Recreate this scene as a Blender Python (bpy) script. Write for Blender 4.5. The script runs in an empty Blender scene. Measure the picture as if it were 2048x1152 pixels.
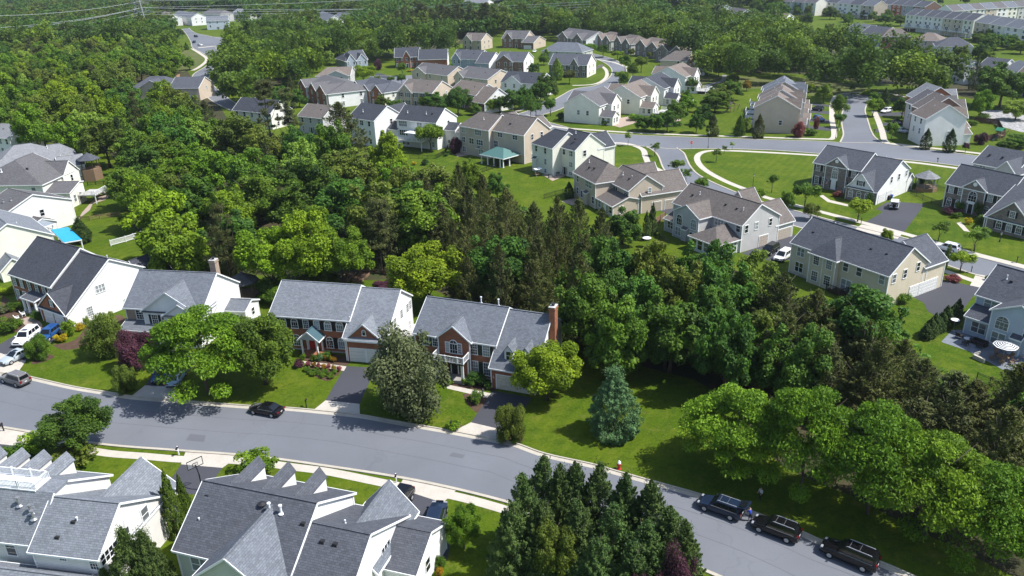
import bpy, math, random
import numpy as np
from mathutils import Vector, Matrix
random.seed(7); rng = np.random.default_rng(7)
D = bpy.data; SC = bpy.context.scene
COL = SC.collection
pi = math.pi; rad = math.radians

# ------------------------------------------------------------------ camera model (photo pixels -> world)
FOC, VPX, VPY, CH = 1570., 1132., 4246., 55.
_d = np.array([VPX-1024, VPY-576., FOC]); _d /= np.linalg.norm(_d); _up = -_d
_f = np.array([0, 0, 1.]); _Y = _f-_f.dot(_up)*_up; _Y /= np.linalg.norm(_Y); _X = np.cross(_Y, _up)
RM = np.array([_X, _Y, _up])
def ray(px, py): return RM @ np.array([px-1024, py-576., FOC])
def P(px, py, z=0.):
    w = ray(px, py); t = (CH-z)/-w[2]
    return np.array([w[0]*t, w[1]*t])
def PY(px, py, Y):
    w = ray(px, py); t = Y/w[1]
    return Vector((w[0]*t, Y, CH+w[2]*t))
def hgt(top, base):
    b = P(*base); w = ray(*top); return CH+w[2]*b[1]/w[1]
def depth(x, y, z=0.): return (RM.T @ np.array([x, y, z-CH]))[2]
def proj(x, y, z):
    c = RM.T @ np.array([x, y, z-CH]); return 1024+FOC*c[0]/c[2], 576+FOC*c[1]/c[2]

cam = D.cameras.new('camera'); cam.sensor_width = 36; cam.lens = FOC/2048*36; cam.clip_end = 9000; cam.clip_start = 1
co = D.objects.new('camera', cam); COL.objects.link(co)
co.matrix_world = Matrix([[RM[i][0], -RM[i][1], -RM[i][2], (0, 0, CH)[i]] for i in range(3)]+[[0, 0, 0, 1]])
SC.camera = co

# ------------------------------------------------------------------ light
SUN_AZ = (.985, -.17); SUN_EL = rad(55)
W = D.worlds.new('World'); SC.world = W; W.use_nodes = True
nt = W.node_tree
sky = nt.nodes.new('ShaderNodeTexSky'); sky.sky_type = 'NISHITA'; sky.sun_disc = False
sky.sun_elevation = SUN_EL; sky.sun_rotation = math.atan2(SUN_AZ[0], SUN_AZ[1])
nt.links.new(sky.outputs[0], nt.nodes['Background'].inputs[0]); nt.nodes['Background'].inputs[1].default_value = .14
sl = D.lights.new('sun', 'SUN'); sl.energy = 5.0; sl.angle = rad(.53); sl.color = (1, .98, .95)
so = D.objects.new('sun', sl); COL.objects.link(so)
sv = Vector((SUN_AZ[0]*math.cos(SUN_EL), SUN_AZ[1]*math.cos(SUN_EL), math.sin(SUN_EL)))
so.rotation_euler = sv.to_track_quat('Z', 'Y').to_euler(); so.location = sv*300
SC.view_settings.view_transform = 'Standard'; SC.view_settings.look = 'None'
SC.view_settings.exposure = .50; SC.view_settings.gamma = 1
try:
    SC.cycles.max_bounces = 6; SC.cycles.diffuse_bounces = 3; SC.cycles.glossy_bounces = 2
    SC.cycles.transmission_bounces = 3; SC.cycles.transparent_max_bounces = 4
    SC.cycles.sample_clamp_indirect = 4
except Exception: pass

# ------------------------------------------------------------------ objects
def tag(o, label=None, cat=None, group=None, kind=None):
    if label: o['label'] = label
    if cat: o['category'] = cat
    if group: o['group'] = group
    if kind: o['kind'] = kind
    return o
def link(o, parent=None):
    COL.objects.link(o)
    if parent: o.parent = parent
    return o
def empty(name, loc=(0, 0, 0), rz=0, label=None, cat=None, group=None):
    o = D.objects.new(name, None); o.empty_display_size = .3
    o.location = (loc[0], loc[1], loc[2] if len(loc) > 2 else 0); o.rotation_euler = (0, 0, rz)
    link(o); return tag(o, label, cat, group)
def inst(name, mesh, parent=None, loc=(0, 0, 0), rot=(0, 0, 0), mats=None):
    o = D.objects.new(name, mesh); o.location = loc; o.rotation_euler = rot
    link(o, parent)
    if mats:
        for i, m in enumerate(mats):
            o.material_slots[i].link = 'OBJECT'; o.material_slots[i].material = m
    return o

class MB:
    def __init__(s): s.v = []; s.f = []; s.m = []
    def poly(s, pts, m=0):
        n = len(s.v); s.v += [tuple(map(float, p)) for p in pts]; s.f.append(tuple(range(n, n+len(pts)))); s.m.append(m)
    def hexa(s, b, t, m=0):
        n = len(b); k = len(s.v); s.v += [tuple(map(float, p)) for p in list(b)+list(t)]
        s.f.append(tuple(range(k+n-1, k-1, -1))); s.f.append(tuple(range(k+n, k+2*n)))
        for i in range(n):
            j = (i+1) % n; s.f.append((k+i, k+j, k+n+j, k+n+i))
        s.m += [m]*(n+2)
    def box(s, x0, x1, y0, y1, z0, z1, m=0):
        s.hexa([(x0, y0, z0), (x1, y0, z0), (x1, y1, z0), (x0, y1, z0)], [(x0, y0, z1), (x1, y0, z1), (x1, y1, z1), (x0, y1, z1)], m)
    def beam(s, p, q, w, h, m=0):
        p = Vector(p); q = Vector(q); d = (q-p).normalized()
        a = Vector((-d.y, d.x, 0)); a = a.normalized() if a.length > 1e-4 else Vector((1, 0, 0))
        u = d.cross(a)*-1 if abs(d.z) < .99 else Vector((0, 1, 0))
        if u.z < 0: u = -u
        a = a*w/2; u = u*h/2
        s.hexa([p-a-u, p+a-u, p+a+u, p-a+u], [q-a-u, q+a-u, q+a+u, q-a+u], m)
    def tube(s, pts, r, n=6, m=0, cap=True):
        pts = [Vector(p) for p in pts]; rs = r if isinstance(r, (list, tuple)) else [r]*len(pts)
        k = len(s.v)
        for i, p in enumerate(pts):
            d = (pts[min(i+1, len(pts)-1)]-pts[max(i-1, 0)]).normalized()
            a = d.orthogonal().normalized() if abs(d.z) < .9 else Vector((1, 0, 0))
            a = (a-d*a.dot(d)).normalized(); b = d.cross(a)
            for j in range(n):
                t = 2*pi*j/n; s.v.append(tuple(p+(a*math.cos(t)+b*math.sin(t))*rs[i]))
        for i in range(len(pts)-1):
            for j in range(n):
                j2 = (j+1) % n; s.f.append((k+i*n+j, k+i*n+j2, k+i*n+n+j2, k+i*n+n+j)); s.m.append(m)
        if cap:
            s.f.append(tuple(k+j for j in range(n-1, -1, -1))); s.m.append(m)
            e = k+(len(pts)-1)*n; s.f.append(tuple(e+j for j in range(n))); s.m.append(m)
    def lathe(s, prof, c=(0, 0), n=12, m=0):
        s.tube([(c[0], c[1], z) for r, z in prof], [max(r, .003) for r, z in prof], n, m)
    def mesh(s, name, mats, smooth=False):
        me = D.meshes.new(name); me.from_pydata(s.v, [], s.f)
        for mt in (mats if isinstance(mats, (list, tuple)) else [mats]): me.materials.append(mt)
        me.polygons.foreach_set('material_index', s.m)
        uv = me.uv_layers.new(name='UVMap'); co_ = s.v
        dat = []
        for p in me.polygons:
            n = p.normal
            if abs(n.z) > .98: u = Vector((1, 0, 0)); w = Vector((0, 1, 0))
            else:
                u = Vector((-n.y, n.x, 0)).normalized(); w = n.cross(u)
                if w.z < 0: w = -w
            for li in p.loop_indices:
                c = Vector(co_[me.loops[li].vertex_index]); dat += [c.dot(u), c.dot(w)]
        uv.data.foreach_set('uv', dat)
        if smooth: me.polygons.foreach_set('use_smooth', [True]*len(me.polygons))
        me.update(); return me
    def build(s, name, mats, parent=None, smooth=False, loc=(0, 0, 0), rot=(0, 0, 0)):
        return inst(name, s.mesh(name, mats, smooth), parent, loc, rot)

# ------------------------------------------------------------------ materials
_M = {}
class NT:
    def __init__(s, name):
        s.m = D.materials.new(name); s.m.use_nodes = True; s.t = s.m.node_tree; s.b = s.t.nodes['Principled BSDF']
    def n(s, typ, **kw):
        nd = s.t.nodes.new('ShaderNode'+typ)
        for k, v in kw.items(): setattr(nd, k, v)
        return nd
    def l(s, a, b): s.t.links.new(a, b)
    def math(s, op, a, b=None, clamp=False):
        nd = s.n('Math', operation=op); nd.use_clamp = clamp
        for i, x in enumerate((a, b)):
            if x is None: continue
            if isinstance(x, (int, float)): nd.inputs[i].default_value = x
            else: s.l(x, nd.inputs[i])
        return nd.outputs[0]
    def mix(s, fac, a, b, mode='MIX'):
        nd = s.n('Mix', data_type='RGBA', blend_type=mode)
        for i, x in ((0, fac), (6, a), (7, b)):
            if isinstance(x, (int, float)): nd.inputs[i].default_value = x
            elif isinstance(x, tuple): nd.inputs[i].default_value = (*x[:3], 1)
            else: s.l(x, nd.inputs[i])
        return nd.outputs[2]
    def noise(s, vec, scale, detail=3, rough=.55, scl=None):
        if scl is not None:
            mp = s.n('Mapping'); mp.inputs['Scale'].default_value = scl; s.l(vec, mp.inputs[0]); vec = mp.outputs[0]
        nd = s.n('TexNoise'); nd.inputs['Scale'].default_value = scale; nd.inputs['Detail'].default_value = detail
        nd.inputs['Roughness'].default_value = rough; s.l(vec, nd.inputs['Vector']); return nd.outputs[0]
    def ramp(s, fac, lo, hi):
        nd = s.n('MapRange'); nd.inputs[1].default_value = lo; nd.inputs[2].default_value = hi; nd.clamp = True
        s.l(fac, nd.inputs[0]); return nd.outputs[0]
    def fin(s, col, rough=.8, spec=.3, bump=None, bs=.3, bd=.05):
        if isinstance(col, tuple): s.b.inputs['Base Color'].default_value = (*col, 1)
        else: s.l(col, s.b.inputs['Base Color'])
        s.b.inputs['Roughness'].default_value = rough; s.b.inputs['Specular IOR Level'].default_value = spec
        if bump is not None:
            bn = s.n('Bump'); bn.inputs['Strength'].default_value = bs; bn.inputs['Distance'].default_value = bd
            s.l(bump, bn.inputs['Height']); s.l(bn.outputs[0], s.b.inputs['Normal'])
        return s.m
def lin(r, g, b):
    return tuple(((c/255+.055)/1.055)**2.4 if c > 10 else c/255/12.92 for c in (r, g, b))
def dk(c, k): return tuple(min(x*k, .95) for x in c)
def plain(name, c, rough=.6, spec=.4, metal=0., var=.15):
    if name in _M: return _M[name]
    t = NT(name); v = t.n('TexCoord').outputs['Object']
    col = t.mix(t.ramp(t.noise(v, 2.5, 4), .3, .7), dk(c, 1-var), dk(c, 1+var*.6))
    t.b.inputs['Metallic'].default_value = metal
    _M[name] = t.fin(col, rough, spec); return _M[name]
def siding(name, c):
    if name in _M: return _M[name]
    t = NT(name); uv = t.n('TexCoord').outputs['UV']; sp = t.n('SeparateXYZ'); t.l(uv, sp.inputs[0])
    fr = t.math('FRACT', t.math('DIVIDE', sp.outputs[1], .19))
    ln = t.math('LESS_THAN', fr, .17)
    base = t.mix(t.ramp(t.noise(uv, .5, 4), .3, .75), dk(c, .9), dk(c, 1.03))
    rain = t.noise(uv, 1.0, 4, .6, (1.3, .12, 1))
    base = t.mix(t.math('MULTIPLY', t.ramp(rain, .5, .8), .16), base, dk(c, .6))
    col = t.mix(t.math('MULTIPLY', ln, .42), base, dk(c, .35))
    _M[name] = t.fin(col, .65, .3, t.math('SUBTRACT', 1., fr), .35, .02); return _M[name]
def shingle(name, c, var=.2):
    if name in _M: return _M[name]
    t = NT(name); uv = t.n('TexCoord').outputs['UV']
    br = t.n('TexBrick'); br.offset = .37; br.inputs['Scale'].default_value = 1.
    br.inputs['Brick Width'].default_value = .42; br.inputs['Row Height'].default_value = .21
    br.inputs['Mortar Size'].default_value = .014; br.inputs['Color1'].default_value = (*dk(c, 1-var), 1)
    br.inputs['Color2'].default_value = (*dk(c, 1+var), 1); br.inputs['Mortar'].default_value = (*dk(c, .42), 1)
    t.l(uv, br.inputs['Vector'])
    col = t.mix(t.math('MULTIPLY', t.ramp(t.noise(uv, .55, 4, .6, (1.5, .10, 1)), .5, .8), .30), br.outputs[0], dk(c, .55))
    col = t.mix(t.math('MULTIPLY', t.ramp(t.noise(uv, 5, 3, .7), .4, .7), .28), col, dk(c, 1.6))
    col = t.mix(t.math('MULTIPLY', t.ramp(t.noise(uv, .25, 3), .45, .7), .2), col, dk(c, 1.25))
    _M[name] = t.fin(col, .9, .15, t.noise(uv, 9, 3), .4, .03); return _M[name]
def brick(name, c1, c2, mortar, bw=.42, rh=.14):
    if name in _M: return _M[name]
    t = NT(name); uv = t.n('TexCoord').outputs['UV']
    br = t.n('TexBrick'); br.inputs['Scale'].default_value = 1.
    br.inputs['Brick Width'].default_value = bw; br.inputs['Row Height'].default_value = rh
    br.inputs['Mortar Size'].default_value = .012; br.inputs['Color1'].default_value = (*c1, 1)
    br.inputs['Color2'].default_value = (*c2, 1); br.inputs['Mortar'].default_value = (*mortar, 1); br.inputs['Bias'].default_value = -.1
    t.l(uv, br.inputs['Vector'])
    n = t.ramp(t.noise(uv, 1.2, 4), .35, .7)
    col = t.mix(t.math('MULTIPLY', n, .35), br.outputs[0], dk(c1, .6))
    _M[name] = t.fin(col, .85, .2, br.outputs[1], -.3, .02); return _M[name]
def world_mat(name, cols, scales, rough=.9, spec=.2, bsc=8, bs=.3, bd=.05):
    """several noise layers over one base colour, in object (= world) coordinates"""
    if name in _M: return _M[name]
    t = NT(name); v = t.n('TexCoord').outputs['Object']; col = cols[0]
    for (c, k, lo, hi), sc in zip(cols[1:], scales):
        col = t.mix(t.math('MULTIPLY', t.ramp(t.noise(v, sc, 4, .6), lo, hi), k), col, c)
    _M[name] = t.fin(col, rough, spec, t.noise(v, bsc, 3), bs, bd); return _M[name]

WHITE = plain('white_trim', (.80, .80, .78), .5, .4, 0, .05)
GLASS = None
def _glass():
    t = NT('window_glass'); v = t.n('ObjectInfo').outputs['Random']
    g = t.n('TexCoord').outputs['Object']
    col = t.mix(t.ramp(v, .40, 1.), (.010, .014, .018), (.30, .32, .32))
    t.b.inputs['IOR'].default_value = 1.52
    return t.fin(col, .06, .6, t.noise(g, 1.3, 2), .06, .02)
GLASS = _glass()
CREAM = siding('cream_siding', (0.78, 0.76, 0.65)); WHITES = siding('white_siding', (.80, .79, .76)); BEIGE = siding('beige_siding', (0.63, 0.55, 0.41))
TAN = siding('tan_siding', (0.54, 0.45, 0.35)); GREYS = siding('grey_siding', (0.51, 0.50, 0.48)); PBLUE = siding('pale_blue_siding', (.50, .56, .63))
WARMW = siding('warm_white_siding', (.74, .72, .67)); BLUEG = siding('blue_grey_siding', (.33, .38, .44)); SAGE = siding('sage_siding', (0.51, 0.54, 0.46))
PEACH = siding('peach_siding', (.60, .50, .38))
BRICK = brick('red_brick', (.35, .122, .058), (.24, .078, .040), (.32, .22, .16))
BRICKB = brick('brown_brick', (.24, .13, .09), (.14, .08, .06), (.30, .26, .22))
STONE = brick('grey_brown_stone', (.25, .205, .17), (.12, .105, .095), (.28, .26, .24), .55, .22)
TANBR = brick('tan_brick', (.36, .26, .19), (.25, .18, .13), (.42, .36, .30))
R_CHAR = shingle('charcoal_shingles', (.056, .060, .072)); R_GREY = shingle('grey_shingles', (.165, .178, .198)); R_SLATE = shingle('slate_grey_shingles', (.130, .142, .162))
R_DARK = shingle('dark_grey_shingles', (.080, .085, .100)); R_BROWN = shingle('brown_shingles', (.135, .118, .108)); R_TAN = shingle('tan_shingles', (.165, .138, .120))
R_WARM = shingle('warm_grey_shingles', (.112, .108, .112)); R_LIGHT = shingle('light_grey_shingles', (.20, .205, .215))
BLACK = plain('black_paint', (.012, .012, .014), .45, .5); DKGREEN = plain('dark_green_paint', (.015, .035, .025), .6)
METALG = plain('grey_metal', (.35, .36, .37), .4, .5, .6); RUBBER = plain('rubber', (.012, .012, .012), .8, .2)
WOOD = plain('weathered_wood', (.20, .13, .08), .8); DWOOD = plain('dark_wood', (.06, .032, .02), .8); CONC = None
SHUT = plain('black_shutter', (.010, .010, .013), .5, .4); GDOOR = plain('garage_door_paint', (.70, .69, .66), .5, .35, 0, .05); GDOORT = plain('tan_garage_door_paint', (.42, .36, .30), .5, .35, 0, .05)
REDP = plain('red_paint', (.45, .03, .03), .4); PIPE = plain('white_vent_pipe', (.75, .75, .75), .4); LEADM = plain('dark_roof_vent', (.02, .02, .022), .6)
TEAL = plain('teal_metal_roof', (.075, .165, .15), .5, .4, 0, .1)
# ------------------------------------------------------------------ windows, doors (shared meshes, facing -y, origin at the centre on the wall)
_WC = {}
def win_mesh(w, h, style, tm):
    k = (round(w, 2), round(h, 2), style, tm.name)
    if k in _WC: return _WC[k]
    t = .09; fr = MB(); pn = MB(); arch = style in ('arch', 'archgrid')
    if arch:
        r = w/2; zb = h/2-r; n = 10
        arc = lambda rr: [(rr*math.cos(pi*i/n), zb+rr*math.sin(pi*i/n)) for i in range(n+1)]
        o, i_ = arc(r+t), arc(r)
        for a in range(n):
            fr.hexa([(o[a][0], -.06, o[a][1]), (i_[a][0], -.06, i_[a][1]), (i_[a+1][0], -.06, i_[a+1][1]), (o[a+1][0], -.06, o[a+1][1])],
                    [(o[a][0], .02, o[a][1]), (i_[a][0], .02, i_[a][1]), (i_[a+1][0], .02, i_[a+1][1]), (o[a+1][0], .02, o[a+1][1])])
        fr.box(-r-t, -r, -.06, .02, -h/2, zb); fr.box(r, r+t, -.06, .02, -h/2, zb); fr.box(-r-t-.04, r+t+.04, -.08, .02, -h/2-t, -h/2)
        pn.poly([(-r, -.015, -h/2), (r, -.015, -h/2)]+[(x, -.015, z) for x, z in i_])
        top = zb
    else:
        fr.box(-w/2-t, w/2+t, -.06, .02, h/2, h/2+t*1.3); fr.box(-w/2-t-.04, w/2+t+.04, -.08, .02, -h/2-t, -h/2)
        fr.box(-w/2-t, -w/2, -.06, .02, -h/2, h/2); fr.box(w/2, w/2+t, -.06, .02, -h/2, h/2)
        pn.poly([(-w/2, -.015, -h/2), (w/2, -.015, -h/2), (w/2, -.015, h/2), (-w/2, -.015, h/2)])
        top = h/2
    if style in ('dh', 'grid', 'arch', 'archgrid', 'dbl'):
        fr.box(-w/2, w/2, -.04, .01, -.03 if not arch else top-.03, .03 if not arch else top+.03)
    if style in ('grid', 'archgrid'):
        for x in (-w/6, w/6): fr.box(x-.018, x+.018, -.03, .005, -h/2, top)
        for z in (-h/4, h/4): fr.box(-w/2, w/2, -.031, .004, z-.018, z+.018)
    if style == 'archgrid': fr.box(-.02, .02, -.03, .005, top, h/2)
    if style == 'dbl': fr.box(-.06, .06, -.05, .012, -h/2, h/2)
    if style == 'tri':
        for x in (-w/6, w/6): fr.box(x-.05, x+.05, -.05, .012, -h/2, h/2)
        fr.box(-w/2, w/2, -.04, .01, -.03, .03)
    if style == 'quad':
        for x in (-w/4, 0, w/4): fr.box(x-.05, x+.05, -.05, .012, -h/2, h/2)
        fr.box(-w/2, w/2, -.04, .01, -.03, .03)
    _WC[k] = (fr.mesh('window_frame', tm), pn.mesh('window_pane', GLASS)); return _WC[k]
def join_mesh(k, a, b, mats):
    if k in _WC: return _WC[k]
    m = MB()
    for i, me in enumerate((a, b)):
        n = len(m.v); m.v += [tuple(v.co) for v in me.vertices]
        for p in me.polygons: m.f.append(tuple(n+x for x in p.vertices)); m.m.append(i)
    _WC[k] = m.mesh('window', mats); return _WC[k]
def shutter_mesh(h, m):
    k = ('sh', round(h, 2), m.name)
    if k not in _WC:
        b = MB(); b.box(-.19, .19, -.045, .02, -h/2, h/2)
        for i in range(int(h/.16)): b.box(-.15, .15, -.06, -.04, -h/2+.08+i*.16, -h/2+.15+i*.16)
        _WC[k] = b.mesh('shutter', m)
    return _WC[k]
def gdoor_mesh(w, h, m):
    k = ('gd', round(w, 2), round(h, 2), m.name)
    if k not in _WC:
        b = MB(); n = 4
        for i in range(n):
            z0 = h*i/n; b.box(-w/2, w/2, -.03, .02, z0+.02, z0+h/n-.02)
            for j in range(max(2, int(w/.6))):
                c = max(2, int(w/.6)); x0 = -w/2+w*j/c
                b.box(x0+.08, x0+w/c-.08, -.045, -.029, z0+.1, z0+h/n-.1)
        b.box(-w/2-.12, -w/2, -.06, .02, 0, h+.12, 1); b.box(w/2, w/2+.12, -.06, .02, 0, h+.12, 1); b.box(-w/2, w/2, -.06, .02, h, h+.12, 1)
        _WC[k] = b.mesh('garage_door', [m, WHITE])
    return _WC[k]
def door_mesh(m):
    k = ('door', m.name)
    if k not in _WC:
        b = MB(); b.box(-.48, .48, -.04, .02, .02, 2.1)
        for x in (-.22, .22):
            for z0, z1 in ((.2, .9), (1.05, 1.9)): b.box(x-.16, x+.16, -.055, -.039, z0, z1)
        b.box(-.62, -.48, -.07, .02, .02, 2.24, 1); b.box(.48, .62, -.07, .02, .02, 2.24, 1); b.box(-.48, .48, -.07, .02, 2.1, 2.24, 1)
        b.box(-.95, -.66, -.03, .02, .3, 2.1, 2); b.box(.66, .95, -.03, .02, .3, 2.1, 2)
        b.box(.36, .40, -.10, -.04, 1.0, 1.06, 3)
        _WC[k] = b.mesh('front_door', [m, WHITE, GLASS, METALG])
    return _WC[k]
ROT = {'F': 0, 'R': pi/2, 'B': pi, 'L': -pi/2}

class House:
    def __init__(s, name, label, o, yaw, cat='house', group=None, wall=WHITES, roof=R_GREY, near=True, trim=WHITE, z0=0.):
        s.e = empty(name, (o[0], o[1], 0), rad(yaw), label, cat, group)
        s.wall, s.roof, s.near, s.trim, s.z0 = wall, roof, near, trim, z0
        s.yaw = rad(yaw)
    def w2(s, x, y):
        c, n = math.cos(s.yaw), math.sin(s.yaw); return s.e.location.x+c*x-n*y, s.e.location.y+n*x+c*y
    def block(s, x0, x1, y0, y1, ze, zr, ax='x', rp=None, zb=None, wall=None, roof=None, front=None, ov=.35, ovg=.22,
              hl=0, hr=0, z0=None, name='wall', rname='roof', nowall=False, fname='brick_facade', trim=True):
        wall = wall or s.wall; roof = roof or s.roof; z0 = s.z0 if z0 is None else z0
        if ax == 'x': a0, a1, b0, b1 = x0, x1, y0, y1; T = lambda a, b, z: (a, b, z)
        else: a0, a1, b0, b1 = y0, y1, x0, x1; T = lambda a, b, z: (b, a, z)
        rp = (b0+b1)/2 if rp is None else rp; zb = ze if zb is None else zb
        sf = (zr-ze)/(rp-b0); sb = (zr-zb)/(b1-rp)
        if not nowall:
            wb = MB(); fb = MB()
            tf = fb if (front and ax == 'x') else wb
            tf.poly([T(a0, b0, z0), T(a1, b0, z0), T(a1, b0, ze), T(a0, b0, ze)])
            wb.poly([T(a1, b1, z0), T(a0, b1, z0), T(a0, b1, zb), T(a1, b1, zb)])
            for a, hip in ((a0, hl), (a1, hr)):
                t2 = fb if (front and ax == 'y' and a == a0) else wb
                if hip: t2.poly([T(a, b0, z0), T(a, b1, z0), T(a, b1, zb), T(a, b0, ze)])
                else: t2.poly([T(a, b0, z0), T(a, b1, z0), T(a, b1, zb), T(a, rp, zr), T(a, b0, ze)])
            wb.build(name, wall, s.e)
            if fb.f: fb.build(fname, front, s.e)
            if s.near:                                   # corner boards
                for a in (a0, a1):
                    for b, z in ((b0, ze), (b1, zb)):
                        p = T(a, b, 0); cb = MB(); cb.box(p[0]-.07, p[0]+.07, p[1]-.07, p[1]+.07, z0+.05, z-.05); cb.build('corner_board', s.trim, s.e)
        up = .06; th = .17; rb = MB()
        ga0 = a0-(ov if hl else ovg); ga1 = a1+(ov if hr else ovg)
        ra0 = a0+hl if hl else ga0; ra1 = a1-hr if hr else ga1
        ef = ze-ov*sf+up; eb = zb-ov*sb+up; zt = zr+up
        A = T(ga0, b0-ov, ef); B = T(ga1, b0-ov, ef); C = T(ga1, b1+ov, eb); Dd = T(ga0, b1+ov, eb)
        r0 = T(ra0, rp, zt); r1 = T(ra1, rp, zt)
        faces = [[A, B, r1, r0], [C, Dd, r0, r1]]
        if hl: faces.append([Dd, A, r0])
        if hr: faces.append([B, C, r1])
        for fc in faces: rb.hexa([(p[0], p[1], p[2]-th) for p in fc], fc)
        rb.build(rname, roof, s.e)
        if trim:
            tb = MB(); o = .03; hh = .2
            ws = .07 if s.near else .09
            lo = lambda p, dz=-.09: (p[0], p[1], p[2]+dz)
            tb.beam(lo(T(ga0, b0-ov-o, ef)), lo(T(ga1, b0-ov-o, ef)), ws, hh)
            tb.beam(lo(T(ga0, b1+ov+o, eb)), lo(T(ga1, b1+ov+o, eb)), ws, hh)
            for g, hip, sg in ((ga0, hl, -1), (ga1, hr, 1)):
                if hip: tb.beam(lo(T(g+o*sg, b0-ov, ef)), lo(T(g+o*sg, b1+ov, eb)), ws, hh)
                else:
                    tb.beam(lo(T(g+o*sg, b0-ov, ef)), lo(T(g+o*sg, rp, zt)), ws, hh)
                    tb.beam(lo(T(g+o*sg, b1+ov, eb)), lo(T(g+o*sg, rp, zt)), ws, hh)
            tb.build('fascia', s.trim, s.e)
            if s.near:                                    # ridge cap
                rc = MB(); rc.beam((r0[0], r0[1], r0[2]+.02), (r1[0], r1[1], r1[2]+.02), .22, .05); rc.build('ridge_cap', roof, s.e)
    def wp(s, wl, c, z):
        k, pl = wl
        return {'F': (c, pl, z), 'B': (c, pl, z), 'R': (pl, c, z), 'L': (pl, c, z)}[k], (0, 0, ROT[k])
    def win(s, wl, c, z, w=.95, h=1.55, style='dh', sh=None, tm=None):
        f, p = win_mesh(w, h, style, tm or s.trim); loc, rot = s.wp(wl, c, z)
        if s.near:
            o = inst('window_frame', f, s.e, loc, rot); inst('window_pane', p, o)
        else:
            inst('window', join_mesh(('j', f.name, p.name), f, p, [tm or s.trim, GLASS]), s.e, loc, rot)
        if sh:
            m = shutter_mesh(h, sh)
            for d in (-1, 1):
                l = list(loc); off = d*(w/2+.31)
                if wl[0] in 'FB': l[0] += off
                else: l[1] += off
                inst('shutter', m, s.e, l, rot)
    def wins(s, wl, cs, z, **k):
        for c in cs: s.win(wl, c, z, **k)
    def gdoor(s, wl, c, w=2.5, h=2.15, m=None):
        loc, rot = s.wp(wl, c, s.z0+.03); inst('garage_door', gdoor_mesh(w, h, m or GDOOR), s.e, loc, rot)
    def door(s, wl, c, z=.3, m=None):
        loc, rot = s.wp(wl, c, z); inst('front_door', door_mesh(m or DKGREEN), s.e, loc, rot)
    def columns(s, pts, z0, z1, r=.13, square=True):
        for x, y in pts:
            b = MB(); b.box(-r, r, -r, r, 0, z1-z0); b.box(-r*1.35, r*1.35, -r*1.35, r*1.35, 0, .25); b.box(-r*1.3, r*1.3, -r*1.3, r*1.3, z1-z0-.2, z1-z0-.003)
            b.build('porch_column', s.trim, s.e, loc=(x, y, z0))
    def shed(s, x0, x1, y0, y1, zf, zb, name='porch_roof', roof=None, axis='F'):
        """single slope, low edge at y0 (axis F) or x1 (axis R)"""
        b = MB()
        if axis == 'F': q = [(x0, y0, zf), (x1, y0, zf), (x1, y1, zb), (x0, y1, zb)]
        else: q = [(x0, y0, zb), (x1, y0, zf), (x1, y1, zf), (x0, y1, zb)]
        b.hexa([(a, c, z-.16) for a, c, z in q], q); b.build(name, roof or s.roof, s.e)
        t = MB()
        if axis == 'F': t.beam((x0, y0-.04, zf-.1), (x1, y0-.04, zf-.1), .07, .22); t.beam((x0-.04, y0, zf-.1), (x0-.04, y1, zb-.1), .06, .2); t.beam((x1+.04, y0, zf-.1), (x1+.04, y1, zb-.1), .06, .2)
        else: t.beam((x1+.04, y0, zf-.1), (x1+.04, y1, zf-.1), .07, .22)
        t.build('fascia', s.trim, s.e)
    def boxpart(s, name, m, *bx):
        b = MB()
        for x in bx: b.box(*x)
        return b.build(name, m, s.e)
    def chimney(s, x, y, w, d, z0, z1, m=BRICK):
        b = MB(); b.box(x-w/2, x+w/2, y-d/2, y+d/2, z0, z1); b.box(x-w/2-.08, x+w/2+.08, y-d/2-.08, y+d/2+.08, z1-.35, z1-.15)
        c = b.build('chimney', m, s.e)
        k = MB(); k.box(x-w/2-.05, x+w/2+.05, y-d/2-.05, y+d/2+.05, z1, z1+.1); k.lathe([(.2, z1+.1), (.2, z1+.35), (.32, z1+.36), (.32, z1+.45)], (x, y), 10, 1)
        k.build('chimney_cap', [plain('concrete_cap', (.5, .48, .45)), LEADM], c)
    def pipe(s, x, y, z, h=.55, r=.06, m=None):
        b = MB(); b.lathe([(r, z-.4), (r, z+h), (r*1.7, z+h), (r*1.7, z+h+.12)], (x, y), 8); b.lathe([(r*3, z-.02), (r*1.2, z+.12)], (x, y), 8); b.build('vent_pipe', m or PIPE, s.e)
    def vent(s, x, y, z):
        b = MB(); b.hexa([(x-.22, y-.25, z-.3), (x+.22, y-.25, z-.3), (x+.22, y+.25, z-.3), (x-.22, y+.25, z-.3)], [(x-.2, y-.22, z+.2), (x+.2, y-.22, z+.2), (x+.2, y+.2, z+.12), (x-.2, y+.2, z+.12)]); b.build('roof_vent', LEADM, s.e)
    def deck(s, x0, x1, y0, y1, z, sides='FRL', wood=None, rail=None, stairs=None):
        wood = wood or plain('grey_deck_boards', (.45, .43, .41)); rail = rail or WHITE
        b = MB(); b.box(x0, x1, y0, y1, z-.2, z)
        dk_ = b.build('deck', wood, s.e)
        if z > .6:
            for x in (x0+.15, x1-.15):
                for y in (y0+.15, y1-.15):
                    p = MB(); p.box(x-.08, x+.08, y-.08, y+.08, 0, z-.2); p.build('deck_post', rail, dk_)
        segs = {'F': ((x0, y0), (x1, y0)), 'R': ((x1, y0), (x1, y1)), 'L': ((x0, y0), (x0, y1)), 'B': ((x0, y1), (x1, y1))}
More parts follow.
